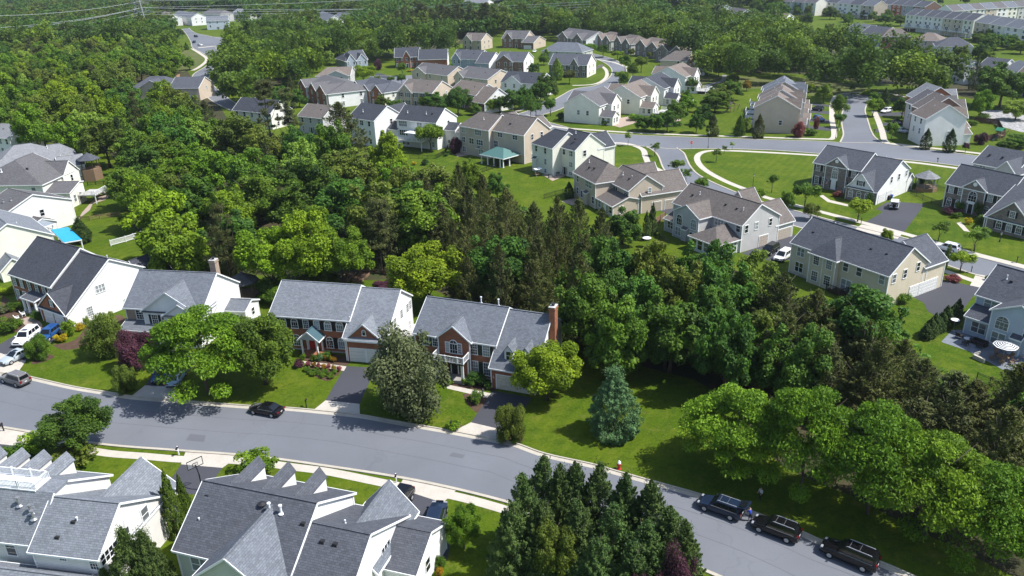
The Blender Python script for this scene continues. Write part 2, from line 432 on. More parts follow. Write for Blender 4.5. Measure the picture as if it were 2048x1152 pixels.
        for k in sides:
            (ax_, ay), (bx, by) = segs[k]; r = MB()
            L = math.hypot(bx-ax_, by-ay); n = max(2, int(L/.22))
            r.beam((ax_, ay, z+1), (bx, by, z+1), .09, .07); r.beam((ax_, ay, z+.12), (bx, by, z+.12), .06, .06)
            for i in range(n+1):
                t = i/n; x, y = ax_+(bx-ax_)*t, ay+(by-ay)*t; w = .07 if i % 8 == 0 else .025
                r.box(x-w, x+w, y-w, y+w, z, z+(1.08 if i % 8 == 0 else 1))
            r.build('railing', rail, dk_)
        if stairs:
            x, y, dx, dy, w = stairs; n = max(3, int(z/.18)); st = MB()
            for i in range(n):
                cx, cy = x+dx*.27*i, y+dy*.27*i; zz = z-z*(i+1)/(n+1)
                hx, hy = (.15, w/2) if dx else (w/2, .15)
                st.box(cx-hx, cx+hx, cy-hy, cy+hy, max(zz-.2, 0), zz)
            st.build('stairs', wood, dk_)
    def dormer(s, x, yf, yb, zb, ze, zp, w=1.5, style='archgrid', flip=False, wall=None):
        """small gabled dormer; its face at y=yf looks along -y (or +y when flip)"""
        wall = wall or s.wall; h = w/2; g = MB(); sg = 1 if not flip else -1
        g.poly([(x-h, yf, zb), (x+h, yf, zb), (x+h, yf, ze), (x, yf, zp), (x-h, yf, ze)])
        for xx in (x-h, x+h): g.poly([(xx, yf, zb), (xx, yb, zb), (xx, yb, ze), (xx, yf, ze)])
        d = g.build('dormer', wall, s.e)
        r = MB(); o = .10; sl = (zp-ze)/h
        for k in (-1, 1):
            q = [(x+k*(h+o), yf-.15*sg, ze-o*sl+.06), (x, yf-.15*sg, zp+.06), (x, yb, zp+.06), (x+k*(h+o), yb, ze-o*sl+.06)]
            r.hexa([(a, b, c-.1) for a, b, c in q], q)
        r.build('dormer_roof', s.roof, d)
        f, p = win_mesh(w*.55, min((ze-zb)*.8, 1.25), 'dh', s.trim)
        m = join_mesh(('j', f.name, p.name), f, p, [s.trim, GLASS])
        inst('dormer_window', m, d, (x, yf, (zb+ze)/2+.05), (0, 0, 0 if not flip else pi))
    def foundation(s, x0, x1, y0, y1, h=.35):
        b = MB(); e = .02
        b.box(x0-e, x1+e, y0-e, y1+e, -.3, h); b.build('foundation', plain('concrete_wall', (.42, .40, .37)), s.e)

def px_house(name, label, a, b, D_, ze=5.8, **k):
    A, B = P(*a, ze), P(*b, ze); L = float(np.hypot(*(B-A))); yaw = math.degrees(math.atan2(B[1]-A[1], B[0]-A[0]))
    h = House(name, label, A, yaw, **k)
    if isinstance(D_, tuple):
        q = P(*D_, ze)-A; D_ = max(6.5, float(-q[0]*math.sin(h.yaw)+q[1]*math.cos(h.yaw)))
    h.L, h.D = L, float(D_); return h
def auto_house(name, label, a, b, D_, zr=9.2, ax='x', hl=0, hr=0, front=None, gables=(), wing=None, sh=None, group=None, wall=WHITES, roof=R_GREY,
               ze=5.8, near=False, door=True, fname='brick_facade', cols=None, right=True, rows=(4.5, 1.6), cat='house', left=False):
    h = px_house(name, label, a, b, D_, ze, wall=wall, roof=roof, near=near, group=group, cat=cat)
    L, Dp = h.L, h.D
    h.block(0, L, 0, Dp, ze, zr, ax, hl=hl, hr=hr, front=front, fname=fname)
    for gx0, gx1, zp in gables:
        h.block(L*gx0, L*gx1, -.7, Dp*.45, ze-.15, zp, 'y', front=front, fname=fname)
    n = cols if cols is not None else max(2, int(L/2.9)); yy = -.02
    for i in range(n):
        x = L*(i+.5)/n; yy = -.02
        for gx0, gx1, zp in gables:
            if L*gx0-.5 < x < L*gx1+.5: yy = -.72; x = min(max(x, L*gx0+.8), L*gx1-.8)
        for j, z in enumerate(rows):
            if j == 1 and door and i == n//2: h.door(('F', yy), x, .15); continue
            h.win(('F', yy), x, z, 1.0, 1.6, 'dbl' if (i+j) % 3 == 2 and not sh else 'dh', sh)
    if right:
        for y in (Dp*.3, Dp*.68):
            for z in rows[:1] if Dp < 8 else rows: h.win(('R', L+.02), y, z, .9, 1.4)
    if left:
        for y in (Dp*.3, Dp*.68):
            for z in rows: h.win(('L', -.02), y, z, .9, 1.4)
    if wing:
        ww, zw, zrw, yf = wing
        h.block(L+.02, L+ww, yf, Dp-.6, zw, zrw, 'x', front=front, fname=fname)
        h.gdoor(('F', yf-.02), L+ww*.5, min(ww-1.4, 4.8))
        if right: h.win(('R', L+ww+.02), (yf+Dp)/2, min(zw-1, 4.5), .9, 1.4)
    if not hl and not hr and ax == 'x': h.pipe(L*.3, Dp*.6, zr-.5); h.vent(L*.7, Dp*.3, zr-(zr-ze)*.4)
    return h
# ------------------------------------------------------------------ foliage
_TINTS = {}
def foliage(name, c1, c2, trans=.32):
    if name in _M: return _M[name]
    t = NT(name); at = t.n('Attribute'); at.attribute_name = 'tone'
    r = t.n('ObjectInfo').outputs['Random']
    col = t.mix(at.outputs['Fac'], c1, c2)
    hs = t.n('HueSaturation'); t.l(col, hs.inputs['Color'])
    t.l(t.math('ADD', t.math('MULTIPLY', r, .026), .487), hs.inputs['Hue'])
    t.l(t.math('ADD', t.math('MULTIPLY', t.math('FRACT', t.math('MULTIPLY', r, 7.3)), .40), .80), hs.inputs['Value'])
    t.l(hs.outputs[0], t.b.inputs['Base Color']); t.b.inputs['Roughness'].default_value = .62; t.b.inputs['Specular IOR Level'].default_value = .22
    tr = t.n('BsdfTranslucent'); t.l(t.mix(.5, hs.outputs[0], (.12, .20, .02)), tr.inputs[0])
    mx = t.n('MixShader'); mx.inputs[0].default_value = trans
    t.l(t.b.outputs[0], mx.inputs[1]); t.l(tr.outputs[0], mx.inputs[2]); t.l(mx.outputs[0], t.t.nodes['Material Output'].inputs[0])
    _M[name] = t.m; return t.m
F_MID = foliage('leaf_mid_green', (0.032, 0.076, 0.009), (0.150, 0.256, 0.018))
F_DEEP = foliage('leaf_deep_green', (0.025, 0.066, 0.011), (0.109, 0.218, 0.022))
F_BRIGHT = foliage('leaf_bright_green', (0.047, 0.109, 0.006), (0.207, 0.334, 0.016))
F_YEL = foliage('leaf_yellow_green', (0.077, 0.141, 0.005), (0.278, 0.390, 0.014))
F_OLIVE = foliage('leaf_olive', (0.053, 0.079, 0.009), (0.193, 0.248, 0.032))
F_GREYG = foliage('leaf_grey_green', (0.044, 0.059, 0.021), (0.145, 0.168, 0.068), .2)
F_BROWNC = foliage('cedar_brown_green', (.044, .054, .012), (.158, .172, .046), .3)
F_CEDAR = foliage('cedar_green', (0.036, 0.048, 0.012), (0.118, 0.135, 0.038), .15)
F_BLUE = foliage('spruce_blue_green', (0.037, 0.082, 0.030), (0.132, 0.240, 0.087), .08)
F_DARKC = foliage('dark_evergreen', (0.019, 0.042, 0.010), (0.074, 0.131, 0.026), .08)
F_LEY = foliage('cypress_green', (0.025, 0.058, 0.015), (0.111, 0.172, 0.038), .12)
F_ARB = foliage('arborvitae_green', (0.032, 0.068, 0.007), (0.127, 0.183, 0.017), .12)
F_PURP = foliage('leaf_purple', (0.030, 0.009, 0.016), (0.132, 0.043, 0.071), .18)
F_RED = foliage('leaf_red_pink', (0.121, 0.027, 0.027), (0.403, 0.109, 0.109), .2)
F_GOLD = foliage('leaf_golden', (0.320, 0.240, 0.008), (0.600, 0.460, 0.015), .25)
F_LIGHT = foliage('leaf_light_green', (0.105, 0.184, 0.022), (0.304, 0.436, 0.052))
F_DEAD = foliage('dry_twig', (0.160, 0.130, 0.110), (0.300, 0.270, 0.240), .0)
F_ORAN = foliage('leaf_orange_green', (0.151, 0.121, 0.008), (0.486, 0.264, 0.017))
BARK = world_mat('bark', [(.085, .066, .05), ((.14, .12, .10), .8, .4, .7)], [3.])

def cards(name, c, n, size, tone, asp=.62, jit=.6, seed=0, mat=F_MID):
    """one leaf-clump card (bent quad) per centre"""
    g = np.random.default_rng(seed); N = len(c)
    nn = n+jit*g.normal(size=(N, 3)); nn /= np.linalg.norm(nn, axis=1, keepdims=True)+1e-9
    u = np.cross(nn, g.normal(size=(N, 3))); u /= np.linalg.norm(u, axis=1, keepdims=True)+1e-9
    w = np.cross(nn, u); s = (size*(.6+.8*g.random(N)))[:, None]
    a = u*s; b = w*s*asp
    v = np.stack([c-a*.9-b*.25, c-a*.1-b, c+a, c+a*.05+b*.9+nn*s*.25], 1).reshape(-1, 3)
    me = D.meshes.new(name); me.vertices.add(4*N); me.vertices.foreach_set('co', v.astype(np.float32).ravel())
    me.loops.add(4*N); me.loops.foreach_set('vertex_index', np.arange(4*N, dtype=np.int32))
    me.polygons.add(N); me.polygons.foreach_set('loop_start', np.arange(0, 4*N, 4, dtype=np.int32))
    at = me.attributes.new('tone', 'FLOAT', 'FACE'); at.data.foreach_set('value', np.clip(tone, 0, 1).astype(np.float32))
    me.materials.append(mat); me.update(calc_edges=True); me.validate(); return me
def sph(g, n):
    d = g.normal(size=(n, 3)); return d/np.linalg.norm(d, axis=1, keepdims=True)
def broad(seed, n=9000, lobes=30, zb=.45, H=2.4, size=.062, flat=1., lr=(.22, .38), up=.35, low=False):
    """crown of radius 1: leafy lobes spread over a rounded, uneven envelope between zb and H"""
    g = np.random.default_rng(seed); cz, rz = (zb+H)/2, (H-zb)/2
    L = []
    ph = g.random(4)*6.28
    for i in range(lobes):
        d = sph(g, 1)[0]; d[2] = abs(d[2])*1.2-.55 if not low else d[2]
        d /= np.linalg.norm(d); az = math.atan2(d[1], d[0])
        k = (.52+.32*g.random())*(1+.17*math.sin(2*az+ph[0])+.13*math.sin(3*az+ph[1])+.07*math.sin(5*az+ph[2]))
        r_ = g.uniform(*lr)
        if i % 4 == 3: k = g.uniform(.84, 1.02); r_ = g.uniform(.35, .6)*lr[1]
        L.append((d*np.array([k, k, k*rz]) + np.array([0, 0, cz]), r_, g.random()))
    L.append((np.array([0, 0, cz]), .5, .4))
    C, Nn, T = [], [], []
    tot = sum(r*r for _, r, _ in L)
    for c, r, tn in L:
        m = int(n*r*r/tot); d = sph(g, m); d[:, 2] += up; d /= np.linalg.norm(d, axis=1, keepdims=True)
        rr = r*(.38+.80*g.random(m)**.75)
        p = c+d*rr[:, None]*np.array([1, 1, flat])
        C.append(p); Nn.append(d*.8+np.array([0, 0, .55])); T.append(np.full(m, tn*.62)+.38*g.random(m))
    return np.concatenate(C), np.concatenate(Nn), np.concatenate(T), size
def locust(seed, n=11000, lobes=34, H=1.55, zb=.55, size=.05):
    g = np.random.default_rng(seed); C, Nn, T = [], [], []
    for i in range(lobes):
        a = g.random()*6.28; r = math.sqrt(g.random())*.95; top = H*(1-.30*r*r)-.12
        z = top-abs(g.normal())*.22*(H-zb); R_ = g.uniform(.16, .30); m = n//lobes
        d = sph(g, m); R_ *= 1.1; p = np.array([r*math.cos(a), r*math.sin(a), max(z, zb)])+d*(R_*(.3+.75*g.random(m)**.5))[:, None]*np.array([1, 1, .27])
        p[:, 2] -= .10*((p[:, 0]**2+p[:, 1]**2))
        C.append(p); Nn.append(d*.4+np.array([0, 0, .9])); T.append(np.full(m, g.random()*.55)+.45*g.random(m))
    return np.concatenate(C), np.concatenate(Nn), np.concatenate(T), size
def plume(seed, n=9000, H=3., branches=90, z0=.05, env=None, blen=.42, rise=.9, thick=.10, size=.05, pl=2.2, lead=1):
    """evergreen made of upswept or drooping branch plumes on a conical envelope of radius ~1"""
    g = np.random.default_rng(seed); C, Nn, T = [], [], []
    env = env or (lambda t: (1-t)**.75)
    m = n//branches
    for i in range(branches):
        t = g.random()**(1.15 if lead else 1.2); a = i*2.399+g.normal()*.3; R_ = env(t)*(.86+.26*g.random()); z = z0+(H-z0)*t
        d = np.array([math.cos(a), math.sin(a), rise*(1 if rise > 0 else 1)]); d /= np.linalg.norm(d)
        L = blen*(.45+.75*(1-t) if lead else .8)*(.8+.4*g.random()); tip = np.array([R_*math.cos(a), R_*math.sin(a), z])
        s = g.random(m)**.7; p = tip-d*(L*(1-s))[:, None]
        w = thick*(1.05-s)*(.5+.8*(1-t) if lead else 1.); p = p+sph(g, m)*(w*g.random(m)**.4)[:, None]
        C.append(p); Nn.append(np.tile(d, (m, 1))*.5+np.array([0, 0, .5])+sph(g, m)*.3)
        T.append(np.full(m, .5*g.random())+.25*s+.25*g.random(m))
    mm = n//12; zz = g.random(mm); aa = g.random(mm)*6.28; rr = np.array([env(x) for x in zz])*.6*g.random(mm)
    C.append(np.stack([rr*np.cos(aa), rr*np.sin(aa), z0+(H-z0)*zz], 1)); Nn.append(sph(g, mm)); T.append(g.random(mm)*.3)
    if lead:
        k = m*2; zz = H*(.88+.14*g.random(k)); C.append(np.stack([g.normal(size=k)*.02, g.normal(size=k)*.02, zz], 1)); Nn.append(sph(g, k)); T.append(.4+.4*g.random(k))
    return np.concatenate(C), np.concatenate(Nn), np.concatenate(T), size
def pine(seed, n=7000, H=3.6, size=.05):
    g = np.random.default_rng(seed); C, Nn, T = [], [], []; K = 46; m = n//K
    for i in range(K):
        t = .38+.62*g.random(); a = g.random()*6.28; R_ = (1.15-t)*(1.3*g.random()+.25); z = H*t
        d = sph(g, m); rr = g.uniform(.18, .34)
        C.append(np.array([R_*math.cos(a), R_*math.sin(a), z])+d*(rr*g.random(m)**.5)[:, None]*np.array([1, 1, .4])); Nn.append(d*.5+np.array([0, 0, .7])); T.append(np.full(m, g.random()*.5)+.5*g.random(m))
    return np.concatenate(C), np.concatenate(Nn), np.concatenate(T), size
def trunk_mesh(name, H, r, spread, limbs, seed, bend=.03, top=.8):
    g = random.Random(seed); b = MB()
    pts = [(g.uniform(-bend, bend)*i, g.uniform(-bend, bend)*i, H*top*i/5) for i in range(6)]
    b.tube(pts, [r*1.5, r*1.05, r*.85, r*.65, r*.45, r*.18], 8)
    for k in range(limbs):
        a = k*2.4+g.random(); i = 1+k % 4; p = Vector(pts[i]); L = spread*(.5+.5*g.random())
        q = p+Vector((math.cos(a)*L*.5, math.sin(a)*L*.5, H*.10)); e = p+Vector((math.cos(a)*L, math.sin(a)*L, H*(.2+.1*g.random())))
        b.tube([p, q, e], [r*.45, r*.3, r*.08], 5)
    return b.mesh(name, BARK, True)
PROTO = {}
def proto(kind, lst, tr, H): PROTO[kind] = ([cards('crown_'+kind, c, n, s, t, seed=i, **kw) for i, (kw, (c, n, t, s)) in enumerate(lst)], tr, H)
proto('round', [({}, broad(i, 32000, 62, .22, 2.3, .035, lr=(.14, .29))) for i in range(11, 14)], trunk_mesh('trunk_round', 2.3, .045, .6, 9, 1), 2.3)
proto('wood', [({}, broad(i, 16000, 58, .06, 2.4, .050, lr=(.13, .29))) for i in range(21, 27)], trunk_mesh('trunk_wood', 2.4, .045, .6, 7, 2), 2.4)
proto('street', [({}, broad(i, 6000, 22, .85, 2.9, .075, lr=(.26, .42))) for i in range(31, 34)], trunk_mesh('trunk_street', 2.9, .05, .5, 6, 3), 2.9)
proto('sapling', [({}, broad(i, 1600, 15, 1.4, 4.4, .09, lr=(.22, .42))) for i in range(41, 43)], trunk_mesh('trunk_sapling', 4.4, .05, .5, 5, 4), 4.4)
proto('locust', [({'asp': .5}, locust(i, 34000, 90, 1.5, .28, .027)) for i in range(51, 54)], trunk_mesh('trunk_locust', 1.4, .026, .8, 12, 5, .02), 1.5)
proto('low', [({}, broad(i, 26000, 46, .02, 1.55, .034, low=True, lr=(.18, .34))) for i in range(61, 63)], trunk_mesh('trunk_low', 1.5, .04, .5, 8, 6), 1.55)
cedar_env = lambda t: (.55+.45*math.sin(min(1, t*1.6+.35)*pi*.5))*(1-t**2.6)**.85
proto('cedar', [({'asp': .4}, plume(i, 17000, 2.9, 150, .12, cedar_env, .50, .9, .22, .037, lead=0)) for i in range(71, 75)], trunk_mesh('trunk_cedar', 2.9, .04, .6, 10, 7, .04, .9), 2.9)
proto('spruce', [({'asp': .45}, plume(i, 52000, 2.1, 260, .03, lambda t: (1-t**1.6)**.8*min(1, .66+t*1.4), .36, .22, .22, .026, lead=0)) for i in (81, 82)], trunk_mesh('trunk_spruce', 2.1, .05, .3, 4, 8, .0, .95), 2.1)
proto('leyland', [({'asp': .45}, plume(i, 36000, 2.5, 210, .03, lambda t: (1-t**1.7)**.85, .46, .8, .21, .029, lead=0)) for i in (91, 92, 93)], trunk_mesh('trunk_leyland', 2.5, .05, .3, 4, 9, .0, .9), 2.5)
proto('arbor', [({'asp': .45}, plume(i, 14000, 5.2, 150, .03, lambda t: min(1, .75+.9*t)*min(1, (1-t)*1.7)**.75, .8, 3.2, .42, .075)) for i in (101, 102)], trunk_mesh('trunk_arbor', 5.2, .07, .2, 2, 10, 0, .8), 5.2)
proto('pine', [({'asp': .4}, pine(i, 11000, 3.6, .042)) for i in (111, 112)], trunk_mesh('trunk_pine', 3.6, .045, .9, 10, 11, .03, .97), 3.6)
proto('shrub', [({}, broad(i, 2600, 14, .0, 1.5, .085, low=True, lr=(.3, .5))) for i in (121, 122, 123)], None, 1.5)
proto('dead', [({'asp': .06, 'jit': 2.}, broad(i, 1600, 14, .3, 1.8, .22, lr=(.3, .5))) for i in (131,)], trunk_mesh('trunk_dead', 1.9, .03, .9, 14, 12, .05, .95), 1.9)
PROTO['crepe'] = PROTO['low']
_tc = [0]
def tree(kind, x, y, R, H, mat, label, cat='tree', group=None, name=None, z=0.):
    ms, tr, h0 = PROTO[kind]; _tc[0] += 1; i = _tc[0]
    nm = name or {'cedar': 'cedar_tree', 'spruce': 'spruce_tree', 'leyland': 'cypress_tree', 'arbor': 'arborvitae', 'pine': 'pine_tree', 'shrub': 'shrub', 'sapling': 'young_tree', 'street': 'street_tree'}.get(kind, 'broadleaf_tree')
    m = ms[i % len(ms)]; rz = random.random()*6.28; k = H/h0
    if tr is None:
        o = inst(nm, m, None, (x, y, z), (0, 0, rz), [mat]); o.scale = (R, R, k); return tag(o, label, cat, group)
    e = empty(nm, (x, y, z), rz, label, cat, group); e.scale = (R*random.uniform(.93, 1.07), R, k)
    inst('trunk', tr, e); inst('crown', m, e, mats=[mat]); return e
def yard(kind, base, top, wpx, mat, label, cat='tree', group=None, name=None):
    x, y = P(*base); H = max(.5, hgt(top, base)); R = wpx/2*depth(x, y, H*.5)/FOC
    return tree(kind, x, y, R, H, mat, label, cat, group, name)
def shrub(px, py, wpx, hm, mat, label, group=None, cat='shrub', name=None):
    x, y = P(px, py); R = wpx/2*depth(x, y)/FOC
    return tree('shrub', x, y, R, hm or R*1.3, mat, label, cat, group, name)
# ------------------------------------------------------------------ cars
CAR = {'sedan': (4.75, 1.84, 1.45, .72, .95), 'suv': (4.75, 1.90, 1.70, .88, 1.08), 'bigsuv': (5.25, 2.02, 1.88, .98, 1.16), 'van': (5.1, 1.98, 1.76, .85, 1.05), 'jeep': (4.2, 1.85, 1.85, 1.0, 1.12), 'boxsuv': (4.9, 1.92, 1.78, .95, 1.06)}
_CC = {}
def paint(name, c, rough=.22):
    if name in _M: return _M[name]
    t = NT(name); t.b.inputs['Coat Weight'].default_value = .25; t.b.inputs['Coat Roughness'].default_value = .05
    v = t.n('TexCoord').outputs['Object']
    _M[name] = t.fin(t.mix(t.ramp(t.noise(v, 1.5, 3), .35, .7), dk(c, .9), c), rough, .35); return _M[name]
CGL = plain('car_glass', (.008, .010, .012), .05, .7, 0, .1); LAMPR = plain('tail_lamp', (.16, .006, .008), .25); LAMPW = plain('head_lamp', (.30, .31, .33), .12, .6); RIM = plain('wheel_rim', (.55, .56, .58), .3, .6, .7)
def car_parts(kind):
    if kind in _CC: return _CC[kind]
    L, Wd, H, zh, zb = CAR[kind]; w = Wd/2; hl = L/2
    st = {'sedan': [(-1, .50, .86, .72), (-.96, .36, .95, .92), (-.72, .22, .99, 1), (-.3, .2, .97, 1), (.22, .2, .97, 1), (.38, .2, .93, 1), (.72, .2, .84, .98), (.94, .26, .70, .86), (1, .42, .60, .66)],
          }.get(kind, [(-1, .52, zb-.12, .84), (-.975, .36, zb-.02, .96), (-.75, .26, zb, 1), (-.3, .24, zb, 1), (.25, .24, zb, 1), (.40, .24, zb-.03, 1), (.74, .26, zh+.02, .98), (.95, .32, zh-.12, .90), (1, .48, zh-.26, .74)])
    b = MB(); rings = []
    for t, zl, zt, wk in st:
        x = t*hl; ww = w*wk; zm = zl+(zt-zl)*.5
        half = [(0, zl), (ww*.86, zl), (ww*.97, zl+.10), (ww, zm), (ww*.985, zt-.12), (ww*.93, zt-.03), (ww*.80, zt), (0, zt+.02)]
        rings.append([(x, y, z) for y, z in half]+[(x, -y, z) for y, z in half[-2:0:-1]])
    n = len(rings[0]); k = len(b.v)
    for r in rings: b.v += r
    for i in range(len(rings)-1):
        for j in range(n):
            j2 = (j+1) % n; b.f.append((k+i*n+j, k+i*n+j2, k+i*n+n+j2, k+i*n+n+j)); b.m.append(0)
    b.f.append(tuple(k+j for j in range(n))); b.m.append(0); e = k+(len(rings)-1)*n; b.f.append(tuple(e+j for j in range(n-1, -1, -1))); b.m.append(0)
    # greenhouse: belt and roof outlines
    xr, xf, rr, rf = {'sedan': (-.74, .40, -.42, .04), 'suv': (-.93, .42, -.80, .12), 'bigsuv': (-.965, .40, -.90, .14), 'van': (-.95, .56, -.84, .18), 'jeep': (-.96, .34, -.93, .22), 'boxsuv': (-.975, .36, -.88, .13)}[kind]
    wb, wt = w*.93, w*(.74 if kind != 'jeep' else .86); zt = H-.05; z0 = zb-.05 if kind != 'sedan' else .93
    q = lambda x, y, z: Vector((x*hl, y, z))
    bl = [q(xr, -wb, z0), q(xf, -wb, z0), q(xf, wb, z0), q(xr, wb, z0)]; tl = [q(rr, -wt, zt), q(rf, -wt, zt), q(rf, wt, zt), q(rr, wt, zt)]
    b.hexa(bl, tl); ce = [Vector((p.x*.95-.0, p.y*.86, H)) for p in tl]; b.hexa(tl, ce)
    for sx in (1, -1):                                   # arches and sill
        pass
    out = {'body': b.mesh('body', BLACK, False)}
    for p in out['body'].polygons: p.use_smooth = p.index < (len(rings)-1)*n
    cen = Vector(((xr+xf)/2*hl, 0, (z0+zt)/2))
    def pane(c, u0, u1, v0, v1):
        P_ = [c[0].lerp(c[1], u0).lerp(c[3].lerp(c[2], u0), v0), c[0].lerp(c[1], u1).lerp(c[3].lerp(c[2], u1), v0), c[0].lerp(c[1], u1).lerp(c[3].lerp(c[2], u1), v1), c[0].lerp(c[1], u0).lerp(c[3].lerp(c[2], u0), v1)]
        nn = (P_[1]-P_[0]).cross(P_[3]-P_[0]).normalized()
        if nn.dot(P_[0]-cen) < 0: nn = -nn
        m = MB(); m.hexa([p-nn*.01 for p in P_], [p+nn*.014 for p in P_]); return m
    fr = [bl[1], bl[2], tl[2], tl[1]]; re = [bl[0], bl[3], tl[3], tl[0]]
    out['windscreen'] = pane(fr, .06, .94, .06, .93).mesh('windscreen', CGL); out['rear_window'] = pane(re, .1, .9, .25 if kind != 'sedan' else .1, .9).mesh('rear_window', CGL)
    sw = []
    for sd, c in ((-1, [bl[0], bl[1], tl[1], tl[0]]), (1, [bl[3], bl[2], tl[2], tl[3]])):
        cuts = [(.05, .34), (.37, .60), (.63, .90)] if kind not in ('sedan', 'jeep') else [(.12, .48), (.51, .88)]
        for u0, u1 in cuts: sw.append(pane(c, u0, u1, .12, .86).mesh('side_window', CGL))
    out['side'] = sw
    tr_ = MB()
    for sy in (-1, 1): tr_.beam((xr*hl*.9, sy*(wb+.012), z0+.05), (xf*hl*.82, sy*(wb+.012), z0+.05), .02, .035)
    out['trim'] = tr_.mesh('window_trim', METALG)
    rw = .34 if kind in ('sedan',) else .37 if kind != 'jeep' else .41
    ty = MB(); ty.tube([(0, -.11, 0), (0, -.12, 0), (0, .12, 0), (0, .11, 0)], [rw*.8, rw, rw, rw*.8], 18); out['tyre'] = ty.mesh('wheel', RUBBER, False)
    rm = MB(); rm.tube([(0, .121, 0), (0, .128, 0)], [rw*.62, rw*.58], 14)
    for i in range(5):
        a = i*2*pi/5; rm.beam((0, .128, 0), (math.cos(a)*rw*.6, .132, math.sin(a)*rw*.6), .05, .02)
    rm.tube([(0, -.121, 0), (0, -.128, 0)], [rw*.62, rw*.58], 14); out['rim'] = rm.mesh('rim', RIM)
    hd = MB(); hd.hexa([(-.14, -.2, -.08), (.05, -.2, -.08), (.05, .2, -.08), (-.14, .2, -.08)], [(-.2, -.2, .05), (.02, -.2, .05), (.02, .16, .05), (-.2, .2, .05)]); out['headlight'] = hd.mesh('headlight', LAMPW)
    tb = MB(); hh = .07 if kind == 'sedan' else .16; tb.box(-.06, .05, -.16 if kind != 'sedan' else -.3, .16 if kind != 'sedan' else .25, -hh, hh); out['taillight'] = tb.mesh('taillight', LAMPR)
    rl = MB(); rl.tube([(-hl*.80, 0, H-.03), (-hl*.77, 0, H+.04), (hl*.06, 0, H+.05), (hl*.11, 0, H-.03)], .022, 6); out['roof_rail'] = rl.mesh('roof_rail', METALG)
    mr = MB(); mr.hexa([(-.06, -.12, -.07), (.08, -.1, -.06), (.08, .1, -.06), (-.06, .12, -.07)], [(-.06, -.12, .08), (.05, -.1, .08), (.05, .1, .08), (-.06, .12, .08)]); out['mirror'] = mr.mesh('mirror', BLACK)
    pl = MB(); pl.box(-.01, .01, -.16, .16, -.06, .08); out['plate'] = pl.mesh('licence_plate', plain('plate_white', (.6, .6, .6), .5))
    bp = MB(); bp.hexa([(-.05, -w*.8, -.12), (.06, -w*.74, -.1), (.06, w*.74, -.1), (-.05, w*.8, -.12)], [(-.05, -w*.82, .1), (.05, -w*.76, .1), (.05, w*.76, .1), (-.05, w*.82, .1)]); out['bumper'] = bp.mesh('bumper', plain('black_trim', (.02, .02, .022), .6, .3))
    gr = MB(); gr.box(-.03, .03, -w*.42, w*.42, -.12, .12); out['grille'] = gr.mesh('grille', plain('black_trim', (.02, .02, .022), .6, .3))
    _CC[kind] = out; return out
def car(kind, color, c, head, label, group=None, rails=None, sunroof=False, spare=False, hatch=False, far=False, name=None, z=0.):
    pr = car_parts(kind); L, Wd, H, zh, zb = CAR[kind]; w = Wd/2; hl = L/2
    A = P(*c, .7); B = P(*head, .7); a = math.atan2(B[1]-A[1], B[0]-A[0])
    e = empty(name or 'parked_car', (A[0], A[1], z+.03), a, label, {'sedan': 'car', 'van': 'van'}.get(kind, 'car'), group)
    inst('body', pr['body'], e, mats=[color])
    inst('windscreen', pr['windscreen'], e)
    if not hatch: inst('rear_window', pr['rear_window'], e)
    for m in pr['side']: inst('side_window', m, e)
    wbf, wbr = (.60, -.58)
    for sx in (wbf, wbr):
        for sy in (-1, 1):
            o = inst('wheel', pr['tyre'], e, (sx*hl, sy*(w-.10), .34 if kind == 'sedan' else .37 if kind != 'jeep' else .41)); inst('rim', pr['rim'], o)
    if far: return e
    inst('window_trim', pr['trim'], e)
    zt = zh-.02 if kind != 'sedan' else .72
    for sy in (-1, 1):
        inst('headlight', pr['headlight'], e, (hl*.955, sy*w*.66, zt-.10)); inst('taillight', pr['taillight'], e, (-hl*.985, sy*w*.72, zb-.12 if kind != 'sedan' else .82))
        inst('mirror', pr['mirror'], e, (hl*.33, sy*(w+.06), zb+.06), mats=[color])
        if rails: inst('roof_rail', pr['roof_rail'], e, (0, sy*w*.60, 0), mats=[rails])
    inst('licence_plate', pr['plate'], e, (-hl-.005, 0, .78 if kind != 'sedan' else .7)); inst('bumper', pr['bumper'], e, (hl*.985, 0, .42)); inst('bumper', pr['bumper'], e, (-hl*.985, 0, .45), (0, 0, pi)); inst('grille', pr['grille'], e, (hl*.985, 0, zt-.12))
    if rails and kind in ('suv', 'bigsuv'):
        for x in (-.35, 0):
            b = MB(); b.beam((x*hl, -w*.6, H+.06), (x*hl, w*.6, H+.06), .025, .015); b.build('cross_bar', METALG, e)
    if sunroof:
        b = MB(); b.box(-hl*.02-.35, hl*.02+.12, -w*.42, w*.42, H-.01, H+.012); b.build('sunroof', CGL, e)
    if spare:
        b = MB(); b.tube([(-hl-.22, 0, 1.0), (-hl-.02, 0, 1.0)], .40, 18); b.build('spare_wheel', RUBBER, e)
    if hatch:
        b = MB(); x = -.80*hl; b.hexa([(x, -w*.72, H), (x-1.1, -w*.78, H+.25), (x-1.1, w*.78, H+.25), (x, w*.72, H)], [(x, -w*.72, H+.08), (x-1.1, -w*.78, H+.33), (x-1.1, w*.78, H+.33), (x, w*.72, H+.08)])
        t = b.build('tailgate', color, e); g = MB(); g.box(x-.95, x-.25, -w*.6, w*.6, H+.30, H+.315); g.build('tailgate_window', CGL, t, loc=(0, 0, -.04))
        k = MB(); k.box(-hl*.97, -hl*.55, -w*.7, w*.7, .75, .80); k.build('boot_floor', BLACK, e)
    return e

